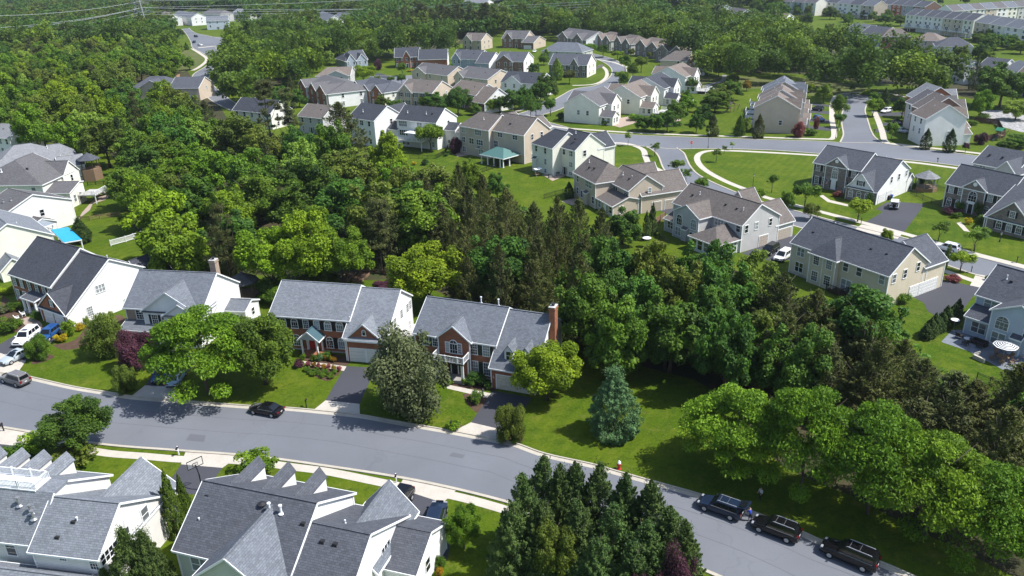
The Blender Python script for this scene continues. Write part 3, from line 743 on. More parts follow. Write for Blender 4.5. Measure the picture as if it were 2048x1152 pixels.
# ------------------------------------------------------------------ street furniture and garden things
def mailbox(px, py, label, post=None, white=True, yaw=0):
    x, y = P(px, py); e = empty('mailbox', (x, y, 0), yaw, label, 'mailbox', 'kerbside mailboxes')
    b = MB(); b.box(-.06, .06, -.06, .06, 0, 1.25); b.beam((0, -.05, .95), (0, .45, .95), .09, .09); b.beam((0, .02, .6), (0, .35, .93), .06, .06); b.build('post', WHITE if white else BLACK, e)
    m = MB(); n = 8; pr = [(-.09, 0), (.09, 0)]+[(.09*math.cos(pi*i/n), .13+.09*math.sin(pi*i/n)) for i in range(n+1)]
    m.hexa([(x_, -.1, 1.0+z_) for x_, z_ in pr], [(x_, .42, 1.0+z_) for x_, z_ in pr]); o = m.build('letter_box', BLACK, e)
    f = MB(); f.box(.09, .105, .05, .08, 1.1, 1.32); f.build('flag', REDP, o); return e
def lamp_post(px, py, top, label, group='street lamps'):
    x, y = P(px, py); H = hgt(top, (px, py)); e = empty('street_lamp', (x, y, 0), 0, label, 'street lamp', group)
    b = MB(); b.lathe([(.12, 0), (.12, .5), (.06, .6), (.05, H-.7), (.09, H-.65)], n=10); b.build('pole', BLACK, e)
    l = MB(); l.lathe([(.10, H-.65), (.19, H-.2), (.19, H-.18)], n=8); l.build('lantern', plain('lamp_glass', (.5, .5, .48), .2), e)
    c = MB(); c.lathe([(.24, H-.18), (.06, H), (.01, H+.06)], n=8); c.build('lantern_cap', BLACK, e); return e
def fence(name, pts, h, style, label, m, cat='fence', world=False, spacing=2.4):
    """a run of fence along ground points; each post is a part, rails and infill are one part each"""
    W_ = [np.array(p, float) if world else P(*p) for p in pts]; e = empty(name, (W_[0][0], W_[0][1], 0), 0, label, cat)
    o = W_[0]; rl = MB(); inf = MB(); np_ = 0
    for a, b in zip(W_[:-1], W_[1:]):
        L = float(np.hypot(*(b-a))); n = max(1, round(L/spacing)); d = (b-a)/L
        for i in range(n+(1 if b is W_[-1] else 0)):
            p = a+(b-a)*i/n-o
            if np_ < 95:
                k = MB(); w = .035 if style == 'metal' else .07; k.box(-w, w, -w, w, 0, h+.08); k.build('post', m, e, loc=(p[0], p[1], 0)); np_ += 1
        A, B = a-o, b-o
        rails = {'metal': (.15, h-.2, h), 'picket': (.2, h-.12), 'rail': (.35, .75, h-.1), 'board': (.2, h-.2)}[style]
        rw = {'metal': (.03, .04), 'picket': (.05, .09), 'rail': (.05, .11), 'board': (.05, .1)}[style]
        for z in rails: rl.beam((A[0], A[1], z), (B[0], B[1], z), *rw)
        st = {'metal': .14, 'picket': .16, 'board': .16}.get(style)
        if st:
            w = {'metal': .011, 'picket': .035, 'board': .074}[style]; nrm = np.array([-d[1], d[0]])*.04 if style != 'metal' else np.zeros(2)
            for i in range(int(L/st)):
                p = A+d*(i+.5)*st+nrm; ux, uy = d*w; vx_, vy_ = np.array([-d[1], d[0]])*.012
                q = [(p[0]-ux-vx_, p[1]-uy-vy_), (p[0]+ux-vx_, p[1]+uy-vy_), (p[0]+ux+vx_, p[1]+uy+vy_), (p[0]-ux+vx_, p[1]-uy+vy_)]
                inf.hexa([(a_, b_, .08) for a_, b_ in q], [(a_, b_, h) for a_, b_ in q])
    rl.build('rail', m, e)
    if inf.f: inf.build({'metal': 'bars', 'picket': 'pickets', 'board': 'boards'}[style], m, e)
    return e
def gazebo(px, py, r, h, label, roofm, n=8, postm=WOOD, hub=True, deckz=.25, name='gazebo', rail=True):
    x, y = P(px, py); e = empty(name, (x, y, 0), .2, label, 'gazebo')
    f = MB(); f.tube([(0, 0, 0), (0, 0, deckz)], r, n); f.build('floor', WOOD, e)
    for i in range(n):
        a = 2*pi*i/n; p = MB(); p.box(-.07, .07, -.07, .07, deckz, h); p.build('post', postm, e, loc=(math.cos(a)*r*.93, math.sin(a)*r*.93, 0))
    R_ = MB(); R_.tube([(0, 0, h), (0, 0, h+.12), (0, 0, h+r*.62), (0, 0, h+r*.7)], [r*1.12, r*1.14, .25, .05], n); R_.build('roof', roofm, e)
    if rail:
        k = MB()
        for i in range(n-1):
            a, b = 2*pi*i/n, 2*pi*(i+1)/n
            for z in (deckz+.2, deckz+.9): k.beam((math.cos(a)*r*.93, math.sin(a)*r*.93, z), (math.cos(b)*r*.93, math.sin(b)*r*.93, z), .05, .06)
            for t in range(1, 8):
                q = t/8; k.beam((math.cos(a)*r*.93*(1-q)+math.cos(b)*r*.93*q, math.sin(a)*r*.93*(1-q)+math.sin(b)*r*.93*q, deckz+.2), (math.cos(a)*r*.93*(1-q)+math.cos(b)*r*.93*q, math.sin(a)*r*.93*(1-q)+math.sin(b)*r*.93*q, deckz+.9), .03, .03)
        k.build('railing', postm, e)
    return e
def umbrella(px, py, r, h, label, cols, stripes=0, n=8):
    x, y = P(px, py); e = empty('patio_umbrella', (x, y, 0), .3, label, 'umbrella')
    p = MB(); p.lathe([(.28, 0), (.28, .08), (.03, .1), (.03, h)], n=10); p.build('pole', METALG, e)
    c = MB(); K = max(1, stripes); N = n*3
    for i in range(N):
        a, b = 2*pi*i/N, 2*pi*(i+1)/N
        sc = lambda t: 1-.05*(0 if t % 3 == 0 else 1)
        for k in range(K):
            r0, r1 = r*k/K, r*(k+1)/K; z0, z1 = h-.45*(r0/r)**1.1*r*.6, h-.45*(r1/r)**1.1*r*.6
            c.poly([(math.cos(a)*r0*sc(i), math.sin(a)*r0*sc(i), z0), (math.cos(a)*r1*sc(i), math.sin(a)*r1*sc(i), z1), (math.cos(b)*r1*sc(i+1), math.sin(b)*r1*sc(i+1), z1), (math.cos(b)*r0*sc(i+1), math.sin(b)*r0*sc(i+1), z0)], k % len(cols))
    c.build('canopy', cols, e); return e
def chair(x, y, rz, label, m, group='garden chairs', reclined=.25, name='garden_chair', w=.55):
    e = empty(name, (x, y, 0), rz, label, 'chair', group)
    b = MB(); b.hexa([(-w/2, -w/2, .36), (w/2, -w/2, .40), (w/2, w/2, .40), (-w/2, w/2, .36)], [(-w/2, -w/2, .42), (w/2, -w/2, .46), (w/2, w/2, .46), (-w/2, w/2, .42)]); b.build('seat', m, e)
    k = MB(); k.hexa([(-w/2-.02, -w/2, .42), (-w/2+.05, -w/2, .42), (-w/2+.05, w/2, .42), (-w/2-.02, w/2, .42)], [(-w/2-reclined-.05, -w/2, 1.0), (-w/2-reclined, -w/2, 1.0), (-w/2-reclined, w/2, 1.0), (-w/2-reclined-.05, w/2, 1.0)]); k.build('backrest', m, e)
    for sx in (-1, 1):
        for sy in (-1, 1):
            l = MB(); l.box(-.03, .03, -.03, .03, 0, .38); l.build('leg', m, e, loc=(sx*w*.44, sy*w*.44, 0))
    for sy in (-1, 1):
        a = MB(); a.box(-w/2, w/2, sy*w/2-.05, sy*w/2+.05, .60, .64); a.box(w/2-.07, w/2-.02, sy*w/2-.03, sy*w/2+.03, .42, .60); a.build('armrest', m, e)
    return e
def table(x, y, r, h, label, m, rnd=True, name='garden_table'):
    e = empty(name, (x, y, 0), 0, label, 'table')
    b = MB()
    if rnd: b.lathe([(r, h-.05), (r, h)], n=16)
    else: b.box(-r, r, -r*.6, r*.6, h-.05, h)
    b.build('table_top', m, e); 
    for sx in (-1, 1):
        for sy in (-1, 1):
            l = MB(); l.beam((sx*r*.6, sy*r*.5, 0), (sx*r*.45, sy*r*.4, h-.05), .06, .06); l.build('leg', m, e)
    return e
def bin_(px, py, m, label):
    x, y = P(px, py); e = empty('wheelie_bin', (x, y, 0), .6, label, 'bin', 'wheeled rubbish bins')
    b = MB(); b.hexa([(-.24, -.28, .08), (.24, -.28, .08), (.24, .28, .08), (-.24, .28, .08)], [(-.32, -.36, 1.0), (.32, -.36, 1.0), (.32, .36, 1.0), (-.32, .36, 1.0)]); b.build('tub', m, e)
    l = MB(); l.hexa([(-.34, -.38, 1.0), (.34, -.38, 1.0), (.34, .40, 1.0), (-.34, .40, 1.0)], [(-.3, -.3, 1.08), (.3, -.3, 1.08), (.3, .38, 1.08), (-.3, .38, 1.08)]); l.build('lid', m, e)
    for sx in (-1, 1):
        w = MB(); w.tube([(sx*.28-.03, .28, .12), (sx*.28+.03, .28, .12)], .12, 12); w.build('wheel', RUBBER, e)
def text_mesh(s, size, m):
    c = D.curves.new('lettering', 'FONT'); c.body = s; c.size = size; c.align_x = 'CENTER'; c.align_y = 'CENTER'; c.extrude = .004
    o = D.objects.new('lettering', c); COL.objects.link(o); dg = bpy.context.evaluated_depsgraph_get()
    me = D.meshes.new_from_object(o.evaluated_get(dg)); D.objects.remove(o); me.materials.clear(); me.materials.append(m); return me
def person(x, y, rz, label, joints, rad_, shirt, trousers, hair, skin=None, zsplit=.95, lean=None):
    """one skinned body; joints: name -> (pos, parent)"""
    e = empty('person', (x, y, 0), rz, label, 'person')
    skin = skin or plain('skin', (.42, .25, .17), .6, .3, 0, .05)
    nm = list(joints); idx = {n: i for i, n in enumerate(nm)}
    me = D.meshes.new('body'); me.from_pydata([joints[n][0] for n in nm], [(idx[joints[n][1]], idx[n]) for n in nm if joints[n][1]], [])
    o = D.objects.new('body', me); COL.objects.link(o)
    o.modifiers.new('s', 'SKIN'); sub = o.modifiers.new('u', 'SUBSURF'); sub.levels = 1; sub.render_levels = 1
    if not me.skin_vertices: return e
    sv = me.skin_vertices[0].data
    for i, n in enumerate(nm):
        sv[i].radius = (rad_.get(n, rad_.get(n[:-2], .05)),)*2 if not isinstance(rad_.get(n, rad_.get(n[:-2], .05)), tuple) else rad_.get(n, rad_.get(n[:-2], .05))
        sv[i].use_root = (i == 0)
    dg = bpy.context.evaluated_depsgraph_get(); m2 = D.meshes.new_from_object(o.evaluated_get(dg)); D.objects.remove(o)
    for m in (skin, shirt, trousers, BLACK, hair): m2.materials.append(m)
    pts = [Vector(joints[n][0]) for n in nm]
    zone = {'pelvis': 2, 'hip': 2, 'knee': 2, 'ankle': 2, 'toe': 3, 'waist': 1, 'chest': 1, 'sh': 1, 'elbow': 1, 'neck': 0, 'head': 0, 'crown': 4, 'wrist': 0, 'palm': 0, 'finger': 0, 'thumb': 0, 'nose': 0}
    for p in m2.polygons:
        c = Vector(p.center); k = min(range(len(nm)), key=lambda i: (pts[i]-c).length); base = nm[k].split('_')[0]
        p.material_index = zone.get(base.rstrip('0123456789'), 0); p.use_smooth = True
    inst('body', m2, e); return e
# ------------------------------------------------------------------ the setting: ground, streets, pavements
def smooth(pts, k=6):
    p = [np.array(q, float) for q in pts]; out = []
    for i in range(len(p)-1):
        a, b, c, d = p[max(i-1, 0)], p[i], p[i+1], p[min(i+2, len(p)-1)]
        for j in range(k):
            t = j/k; out.append(.5*((2*b)+(-a+c)*t+(2*a-5*b+4*c-d)*t*t+(-a+3*b-3*c+d)*t**3))
    return out+[p[-1]]
def GP(pts): return [P(*q) for q in pts]
def sheet(name, pts, z, m, world=False, sm=0):
    w = pts if world else GP(pts)
    if sm: w = smooth(list(w)+[w[0]], sm)[:-1]
    b = MB(); b.poly([(q[0], q[1], z) for q in w]); o = b.build(name, m)
    if o.data.polygons[0].normal.z < 0: o.data.flip_normals()
    return tag(o, kind='structure')
def offs(w, d):
    out = []
    for i, q in enumerate(w):
        t = w[min(i+1, len(w)-1)]-w[max(i-1, 0)]; t = t/np.hypot(*t); out.append(q+np.array([-t[1], t[0]])*d)
    return out
def ribbon(name, w, d0, d1, z, m, z1=None):
    """strip between two offsets of a world line; with z1 it is a solid with that top"""
    a, b = offs(w, d0), offs(w, d1); mb = MB()
    for i in range(len(w)-1):
        q = [a[i], a[i+1], b[i+1], b[i]]
        if z1 is None: mb.poly([(p[0], p[1], z) for p in q])
        else: mb.hexa([(p[0], p[1], z) for p in q], [(p[0], p[1], z1) for p in q])
    o = mb.build(name, m)
    return tag(o, kind='structure')
def grass_mat():
    t = NT('lawn_grass'); v = t.n('TexCoord').outputs['Object']
    col = t.mix(t.ramp(t.noise(v, .035, 4), .40, .60), (.040, .084, .002), (.070, .108, .003))
    col = t.mix(t.math('MULTIPLY', t.ramp(t.noise(v, .16, 6, .72), .46, .64), .85), col, (.104, .132, .008))
    col = t.mix(t.math('MULTIPLY', t.ramp(t.noise(v, .7, 6, .8), .48, .66), .80), col, (.022, .050, .002))
    col = t.mix(t.math('MULTIPLY', t.ramp(t.noise(v, 2.6, 5, .85), .46, .66), .65), col, (.112, .155, .012))
    col = t.mix(t.math('MULTIPLY', t.ramp(t.noise(v, .38, 6, .85), .55, .70), .55), col, (.195, .165, .045))
    for ang, lo, hi in ((.55, .50, .56), (-.75, .44, .38)):                    # mowing stripes, in patches
        mp = t.n('Mapping'); mp.inputs['Rotation'].default_value = (0, 0, ang); t.l(v, mp.inputs[0])
        s = t.n('SeparateXYZ'); t.l(mp.outputs[0], s.inputs[0])
        st = t.math('SINE', t.math('MULTIPLY', s.outputs[0], 2*pi/2.0))
        k = t.math('MULTIPLY', t.ramp(st, -.4, .4), t.ramp(t.noise(v, .016, 2), lo, hi))
        col = t.mix(t.math('MULTIPLY', k, .22), col, (.030, .070, .002))
    return t.fin(col, .9, .12, t.noise(v, 3.5, 4, .8), .8, .14)
GRASS = grass_mat()
def asphalt_mat(name, c, seam=.5):
    t = NT(name); v = t.n('TexCoord').outputs['Object']
    col = t.mix(t.ramp(t.noise(v, .06, 5, .6), .35, .68), dk(c, .90), dk(c, 1.10))
    col = t.mix(t.math('MULTIPLY', t.ramp(t.noise(v, 9, 4, .8), .35, .75), .4), col, dk(c, .70))
    col = t.mix(t.math('MULTIPLY', t.ramp(t.noise(v, 1.1, 5, .7), .55, .8), .30), col, dk(c, .78))
    vo = t.n('TexVoronoi', feature='DISTANCE_TO_EDGE'); vo.inputs['Scale'].default_value = .085; 
    wv = t.n('Mix', data_type='VECTOR'); wv.inputs[0].default_value = .93; nz = t.n('TexNoise'); nz.inputs['Scale'].default_value = .35; t.l(v, nz.inputs['Vector'])
    ad = t.n('VectorMath', operation='MULTIPLY_ADD'); t.l(nz.outputs['Color'], ad.inputs[0]); ad.inputs[1].default_value = (5, 5, 0); t.l(v, ad.inputs[2]); t.l(ad.outputs[0], vo.inputs['Vector'])
    cr = t.math('MULTIPLY', t.math('LESS_THAN', vo.outputs['Distance'], .0055), seam)
    col = t.mix(cr, col, dk(c, .35))
    return t.fin(col, .85, .25, t.noise(v, 30, 2), .2, .01)
ASPH = asphalt_mat('street_asphalt', (.150, .158, .176), .10); DRIVE = asphalt_mat('driveway_asphalt', (.060, .061, .072), .04); DRIVEF = asphalt_mat('sealed_driveway_asphalt', (.055, .058, .072), .03)
CONC = world_mat('concrete', [(.46, .42, .36), ((.36, .33, .28), .6, .4, .7), ((.52, .48, .42), .5, .45, .7)], [.8, 5.])
KERB = world_mat('kerb_concrete', [(.42, .385, .32), ((.30, .27, .22), .6, .4, .7), ((.50, .46, .39), .5, .45, .7)], [.5, 4.])
MULCH = world_mat('bark_mulch', [(.085, .052, .034), ((.045, .028, .02), .7, .4, .7), ((.14, .09, .06), .5, .5, .7)], [1.2, 8.], bsc=12, bs=.8)
FLOOR = world_mat('forest_litter', [(.042, .040, .018), ((.075, .055, .030), .7, .45, .65), ((.03, .05, .012), .7, .45, .65), ((.11, .085, .05), .4, .55, .75)], [.15, .5, 3.], bsc=3, bs=.9, bd=.2)
ROUGHG = world_mat('rough_grass', [(.085, .105, .026), ((.15, .135, .055), .7, .45, .65), ((.05, .075, .015), .6, .45, .7)], [.12, .9], bsc=3, bs=.9, bd=.15)
ROCKS = world_mat('stone_rubble', [(.36, .35, .34), ((.14, .14, .14), .9, .45, .6), ((.55, .54, .52), .6, .5, .65)], [.9, 1.7], bsc=1.2, bs=1, bd=.6)
PAVER = world_mat('patio_paving', [(.36, .28, .23), ((.26, .20, .17), .6, .4, .7)], [1.5]); BLUEST = world_mat('bluestone_paving', [(.18, .20, .23), ((.13, .14, .16), .6, .4, .7)], [1.5])

g_ = MB(); g_.poly([(-6000, -200, 0), (6000, -200, 0), (6000, 9000, 0), (-6000, 9000, 0)])
tag(g_.build('ground', GRASS), kind='structure')

# front street
TOPK = [(-150, 729), (-60, 741), (35, 750), (70, 757), (150, 775), (225, 787), (265, 794), (347, 801), (502, 813), (566, 816), (626, 821), (719, 831), (787, 843), (892, 861), (985, 879), (1031, 888), (1091, 909), (1186, 930), (1234, 944), (1299, 962), (1399, 990), (1510, 1027), (1601, 1064), (1646, 1084), (1756, 1124), (1811, 1147), (1900, 1187), (2000, 1235), (2100, 1290)]
BOTK = [(-150, 836), (-60, 843), (7, 852), (67, 862), (110, 872), (225, 888), (355, 898), (512, 910), (674, 932), (807, 953), (914, 975), (1017, 1001), (1130, 1034), (1260, 1076), (1396, 1131), (1449, 1153), (1560, 1202), (1700, 1268), (1850, 1350)]
tk = smooth(GP(TOPK), 5); bk = smooth(GP(BOTK), 5)
sheet('street', [p for p in tk]+[p for p in bk[::-1]], .012, ASPH, True)
ribbon('gutter', tk, -.62, 0, .018, KERB); ribbon('kerb', tk, 0, .18, -.1, KERB, .13)
ribbon('gutter', bk, -.02, -.40, .018, KERB); ribbon('kerb', bk, -.40, -.55, -.1, KERB, .13)
SEAM = plain('tar_seam', (.095, .098, .11), .8)
for o_ in (-3.1, -6.2): ribbon('road_seam', tk, o_, o_-.07, .016, SEAM)
PATCH = asphalt_mat('patched_asphalt', (.118, .122, .138), .05)
for pts in ([(380, 868), (412, 871), (408, 884), (372, 881)], [(1225, 990), (1262, 1003), (1250, 1014), (1212, 1000)], [(905, 905), (930, 910), (925, 917), (898, 912)]): sheet('asphalt_patch', pts, .016, PATCH)
# pavement south of the street with its driveway aprons
pv = smooth(GP([(-150, 850), (0, 862), (70, 877), (150, 895), (215, 907), (290, 913), (362, 919), (440, 920), (520, 926), (590, 935), (662, 945), (799, 973), (907, 992), (1007, 1019), (1130, 1058), (1260, 1105), (1400, 1165), (1560, 1240)]), 5)
ribbon('pavement', pv, -.62, .68, .022, CONC)
for nm, pts, m, z in (('driveway', [(98, 650), (138, 660), (52, 722), (-20, 700), (40, 665)], DRIVE, .014), ('driveway_apron', [(-20, 700), (52, 722), (33, 749), (-75, 736)], CONC, .024),
        ('driveway', [(342, 700), (405, 705), (352, 774), (290, 771)], DRIVE, .014), ('driveway_apron', [(290, 771), (352, 774), (349, 800), (262, 793)], CONC, .024),
        ('driveway', [(691, 732), (752, 736), (719, 808), (651, 801)], DRIVE, .014), ('driveway_apron', [(651, 801), (719, 808), (720, 832), (626, 821)], CONC, .024),
        ('driveway', [(984, 781), (1064, 796), (1015, 862), (942, 845), (969, 806)], DRIVE, .014), ('driveway_apron', [(942, 845), (1015, 862), (988, 880), (905, 863)], CONC, .024),
        ('driveway_apron', [(807, 957), (914, 979), (886, 1006), (797, 977)], CONC, .028), ('driveway', [(797, 977), (886, 1006), (905, 1060), (895, 1120), (730, 1060)], DRIVE, .014),
        ('driveway_apron', [(372, 902), (480, 911), (445, 936), (362, 929)], CONC, .028), ('driveway', [(362, 929), (445, 936), (405, 990), (325, 985)], DRIVE, .014),
        ('driveway_apron', [(-60, 858), (66, 868), (52, 894), (-60, 882)], CONC, .028), ('driveway', [(-60, 882), (52, 894), (25, 940), (-60, 935)], DRIVE, .014)):
    sheet(nm, pts, z, m)
sheet('footpath', [(605, 722), (613, 730), (688, 742), (693, 733), (650, 727)], .02, CONC); sheet('footpath', [(893, 769), (894, 777), (974, 796), (982, 787)], .02, CONC)
sheet('footpath', [(40, 640), (62, 634), (85, 650), (66, 663)], .02, PAVER, sm=3)
for pts in ([(105, 690), (150, 680), (178, 650), (230, 630), (250, 640), (205, 672), (180, 690), (130, 700)], [(75, 712), (100, 709), (109, 714), (88, 724), (62, 728)], [(237, 712), (262, 700), (305, 720), (300, 735), (262, 722)],
            [(608, 736), (615, 728), (676, 742), (672, 752), (655, 762), (632, 754)], [(925, 788), (945, 788), (978, 798), (960, 826), (938, 812)], [(895, 855), (912, 846), (925, 852), (918, 864), (900, 861)],
            [(1008, 872), (1040, 868), (1048, 880), (1030, 887), (1005, 882)], [(600, 700), (690, 712), (690, 732), (612, 722)], [(895, 752), (985, 768), (985, 782), (895, 770)], [(5, 590), (60, 640), (50, 665), (0, 650)]):
    sheet('mulch_bed', pts, .008, MULCH, sm=3)

# far side: the long road, the cross street, the cul-de-sac and the streets behind
def road(name, far, near, m=ASPH, kerb=True, z=.012):
    a, b = smooth(GP(far), 5), smooth(GP(near), 5)
    sheet(name, a+b[::-1], z, m, True)
    if kerb:
        ribbon('kerb', a, -.02, .42, -.1, KERB, .10); ribbon('kerb', b, .02, -.42, -.1, KERB, .10)
road('long_street', [(1050, 229), (1090, 243), (1130, 254), (1169, 264), (1299, 272), (1536, 280), (1640, 283), (1686, 286), (1761, 287), (1786, 290), (1951, 312), (2100, 330)],
     [(1010, 240), (1060, 262), (1120, 278), (1196, 286), (1280, 292), (1345, 298), (1409, 297), (1536, 300), (1636, 307), (1806, 319), (1918, 332), (2100, 357)])
road('cross_street', [(1352, 296), (1366, 306), (1372, 318), (1380, 334), (1399, 352), (1449, 376), (1520, 403), (1620, 430), (1700, 451), (1860, 489), (1949, 513), (2035, 535), (2150, 566)],
     [(1292, 293), (1306, 300), (1318, 312), (1329, 338), (1350, 358), (1390, 382), (1480, 418), (1601, 455), (1700, 480), (1800, 505), (1884, 527), (1952, 549), (2048, 573), (2150, 604)], z=.010)
road('cul_de_sac', [(1681, 286), (1688, 270), (1686, 255), (1684, 237), (1688, 215), (1690, 200), (1685, 192), (1700, 189)], [(1768, 288), (1750, 276), (1741, 262), (1734, 240), (1729, 222), (1733, 208), (1742, 197), (1736, 189)], z=.010)
road('back_street', [(960, 240), (1024, 231), (1085, 212), (1126, 190), (1150, 178), (1195, 170), (1222, 152), (1222, 135), (1200, 121), (1160, 108)],
     [(975, 256), (1040, 240), (1110, 222), (1150, 203), (1190, 187), (1222, 176), (1248, 154), (1250, 136), (1225, 118), (1170, 104)], z=.014)
road('hill_street', [(363, 58), (372, 68), (381, 84), (385, 96), (408, 108), (421, 119), (412, 132), (388, 147), (384, 158), (392, 172), (420, 200), (470, 226)],
     [(378, 56), (392, 66), (420, 72), (458, 82), (448, 92), (432, 96), (452, 110), (440, 125), (424, 142), (420, 160), (440, 182), (470, 205), (510, 226)])
road('hill_cross_street', [(400, 70), (430, 74), (470, 76)], [(380, 92), (430, 92), (480, 90)], z=.009)
road('inner_street', [(740, 152), (800, 152), (850, 150)], [(740, 168), (795, 168), (850, 166)])
road('highway', [(690, 66), (800, 62), (960, 54), (1010, 48)], [(692, 72), (800, 68), (962, 60), (1010, 54)], kerb=False)
sheet('crosswalk', [(396, 95), (431, 91.5), (432, 92.5), (397, 96.2)], .02, CONC)
def path(name, pts, w, m=CONC, z=.02): return ribbon(name, smooth(GP(pts), 5), -w/2, w/2, z, m)
path('pavement', [(1084, 240), (1088, 246), (1100, 251), (1130, 256), (1169, 259), (1299, 267), (1536, 275), (1640, 278), (1665, 277), (1668, 262), (1664, 240), (1664, 225)], 1.7)
path('pavement', [(1664, 225), (1664, 212), (1672, 192), (1700, 186), (1745, 185), (1780, 187), (1810, 194)], 1.7)
path('pavement', [(1748, 222), (1756, 240), (1764, 262), (1772, 284), (1800, 289), (1951, 306), (2100, 325)], 1.8)
path('pavement', [(1196, 286), (1250, 287), (1284, 298), (1291, 314), (1300, 330), (1325, 343)], 1.7)
path('pavement', [(2100, 361), (1918, 337), (1806, 323), (1636, 311), (1536, 305), (1440, 301), (1404, 305), (1394, 318), (1408, 338), (1450, 362), (1500, 382), (1536, 396), (1643, 424), (1736, 448), (1836, 475), (1936, 504), (2060, 536)], 1.7)
path('pavement', [(1884, 540), (1930, 556), (1985, 574)], 1.5); path('pavement', [(1004, 232), (1060, 214), (1100, 200)], 1.6); path('pavement', [(1145, 171), (1190, 168), (1212, 155), (1212, 140), (1200, 130)], 1.7)
path('pavement', [(1190, 118), (1228, 125), (1255, 135)], 1.7); path('pavement', [(384, 97), (402, 108), (414, 119), (400, 133), (385, 141)], 2.2); path('pavement', [(450, 132), (446, 148), (452, 170), (475, 186)], 2.)
path('garden_path', [(1449, 150), (1444, 162), (1416, 170), (1422, 176), (1445, 182)], 2., plain('path_asphalt', (.22, .22, .23), .9))
for pts in ([(1723, 449), (1808, 464), (1850, 408), (1800, 404), (1772, 405), (1752, 418), (1766, 424)],):
    sheet('driveway', pts, .014, DRIVE)
sheet('driveway_apron', [(1723, 449), (1808, 464), (1795, 478), (1708, 460)], .024, CONC)
sheet('driveway', [(1822, 592), (1866, 561), (1900, 562), (1940, 571), (1965, 568), (1915, 634), (1880, 637), (1855, 622), (1848, 606)], .014, DRIVE, sm=0)
sheet('driveway_apron', [(1940, 571), (1968, 577), (2000, 557), (1952, 548)], .024, CONC)
sheet('driveway', [(1483, 507), (1500, 500), (1562, 462), (1590, 470), (1580, 520), (1548, 524)], .014, DRIVE)
sheet('driveway', [(1292, 332), (1315, 336), (1325, 350), (1300, 350)], .014, DRIVEF); sheet('driveway', [(1312, 418), (1356, 405), (1372, 408), (1335, 428)], .014, DRIVE)
sheet('driveway', [(745, 143), (780, 152), (775, 158), (748, 152)], .02, DRIVEF)
for i, (y0, y1) in enumerate(((206, 210), (219, 225), (236, 243), (251, 258))):
    sheet('driveway', [(1618, y0), (1662, y0+4), (1662, y1+4), (1618, y1)], .014, DRIVE)
for y0, y1 in ((197, 202), (226, 233), (246, 252), (258, 265)): sheet('driveway', [(1752, y0), (1812, y0-2), (1812, y1-2), (1752, y1)], .014, DRIVE)
sheet('footpath', [(1639, 392), (1655, 404), (1696, 413), (1696, 409), (1660, 400), (1646, 390)], .02, CONC); sheet('footpath', [(1913, 446), (1928, 462), (1940, 464), (1922, 444)], .02, CONC)
sheet('rubble', [(1960, 225), (1990, 220), (2060, 232), (2060, 265), (2000, 252), (1970, 240)], .008, ROCKS, sm=3)
for pts in ([(1560, 150), (1640, 160), (1740, 178), (1740, 186), (1690, 187), (1665, 196), (1620, 190), (1600, 160)], [(1380, 160), (1440, 150), (1540, 160), (1545, 175), (1460, 180), (1400, 190)], [(352, 100), (385, 102), (405, 115), (402, 126), (385, 138), (356, 140)], [(1325, 6), (1390, 4), (1380, 20), (1320, 22)], [(920, 80), (900, 95), (880, 88), (910, 74)]):
    sheet('meadow', pts, .006, ROUGHG, sm=3)
sheet('bare_earth', [(352, 150), (360, 148), (358, 162), (350, 165)], .008, world_mat('bare_soil', [(.28, .17, .10)], []))
for pts in ([(1310, 238), (1340, 228), (1362, 240), (1350, 252), (1322, 253)], [(1228, 238), (1262, 232), (1275, 245), (1240, 255), (1222, 250)]): sheet('patio', pts, .02, PAVER)
sheet('patio', [(905, 300), (950, 296), (962, 306), (915, 314)], .02, PAVER); sheet('patio', [(165, 424), (185, 402), (205, 390), (219, 391), (210, 400), (185, 408), (180, 420), (155, 440)], .02, PAVER)
sheet('patio', [(1882, 684), (1905, 660), (2010, 660), (2080, 720), (2080, 735), (2010, 742), (1936, 702)], .02, BLUEST); sheet('patio', [(1123, 403), (1150, 395), (1170, 400), (1145, 411)], .02, PAVER)
sheet('patio', [(1085, 350), (1105, 342), (1130, 352), (1105, 362)], .02, PAVER); 
for pts in ([(0, 55), (270, 60), (345, 100), (380, 150), (440, 215), (480, 262), (600, 300), (700, 320), (790, 322), (880, 372), (960, 392), (1100, 470), (1200, 520), (1330, 530), (1470, 540), (1560, 580), (1640, 635), (1770, 660), (1850, 720), (1960, 800), (2100, 800), (2100, 1130), (1960, 1120), (1700, 990), (1560, 930), (1480, 830), (1390, 760), (1160, 700), (1130, 650), (930, 610), (830, 560), (750, 560), (640, 560), (480, 545), (430, 520), (290, 480), (250, 410), (240, 330), (180, 295), (20, 275), (-40, 240)],
            [(455, 60), (720, 75), (960, 62), (1020, 40), (1250, 30), (1536, 70), (1700, 80), (1870, 100), (1930, 150), (1960, 200), (1830, 172), (1740, 166), (1640, 152), (1560, 146), (1430, 142), (1390, 120), (1190, 60), (1100, 56), (1000, 58), (900, 96), (780, 98), (640, 102), (600, 150), (480, 185), (455, 120)]):
    sheet('forest_floor', pts, .004, FLOOR, sm=2)
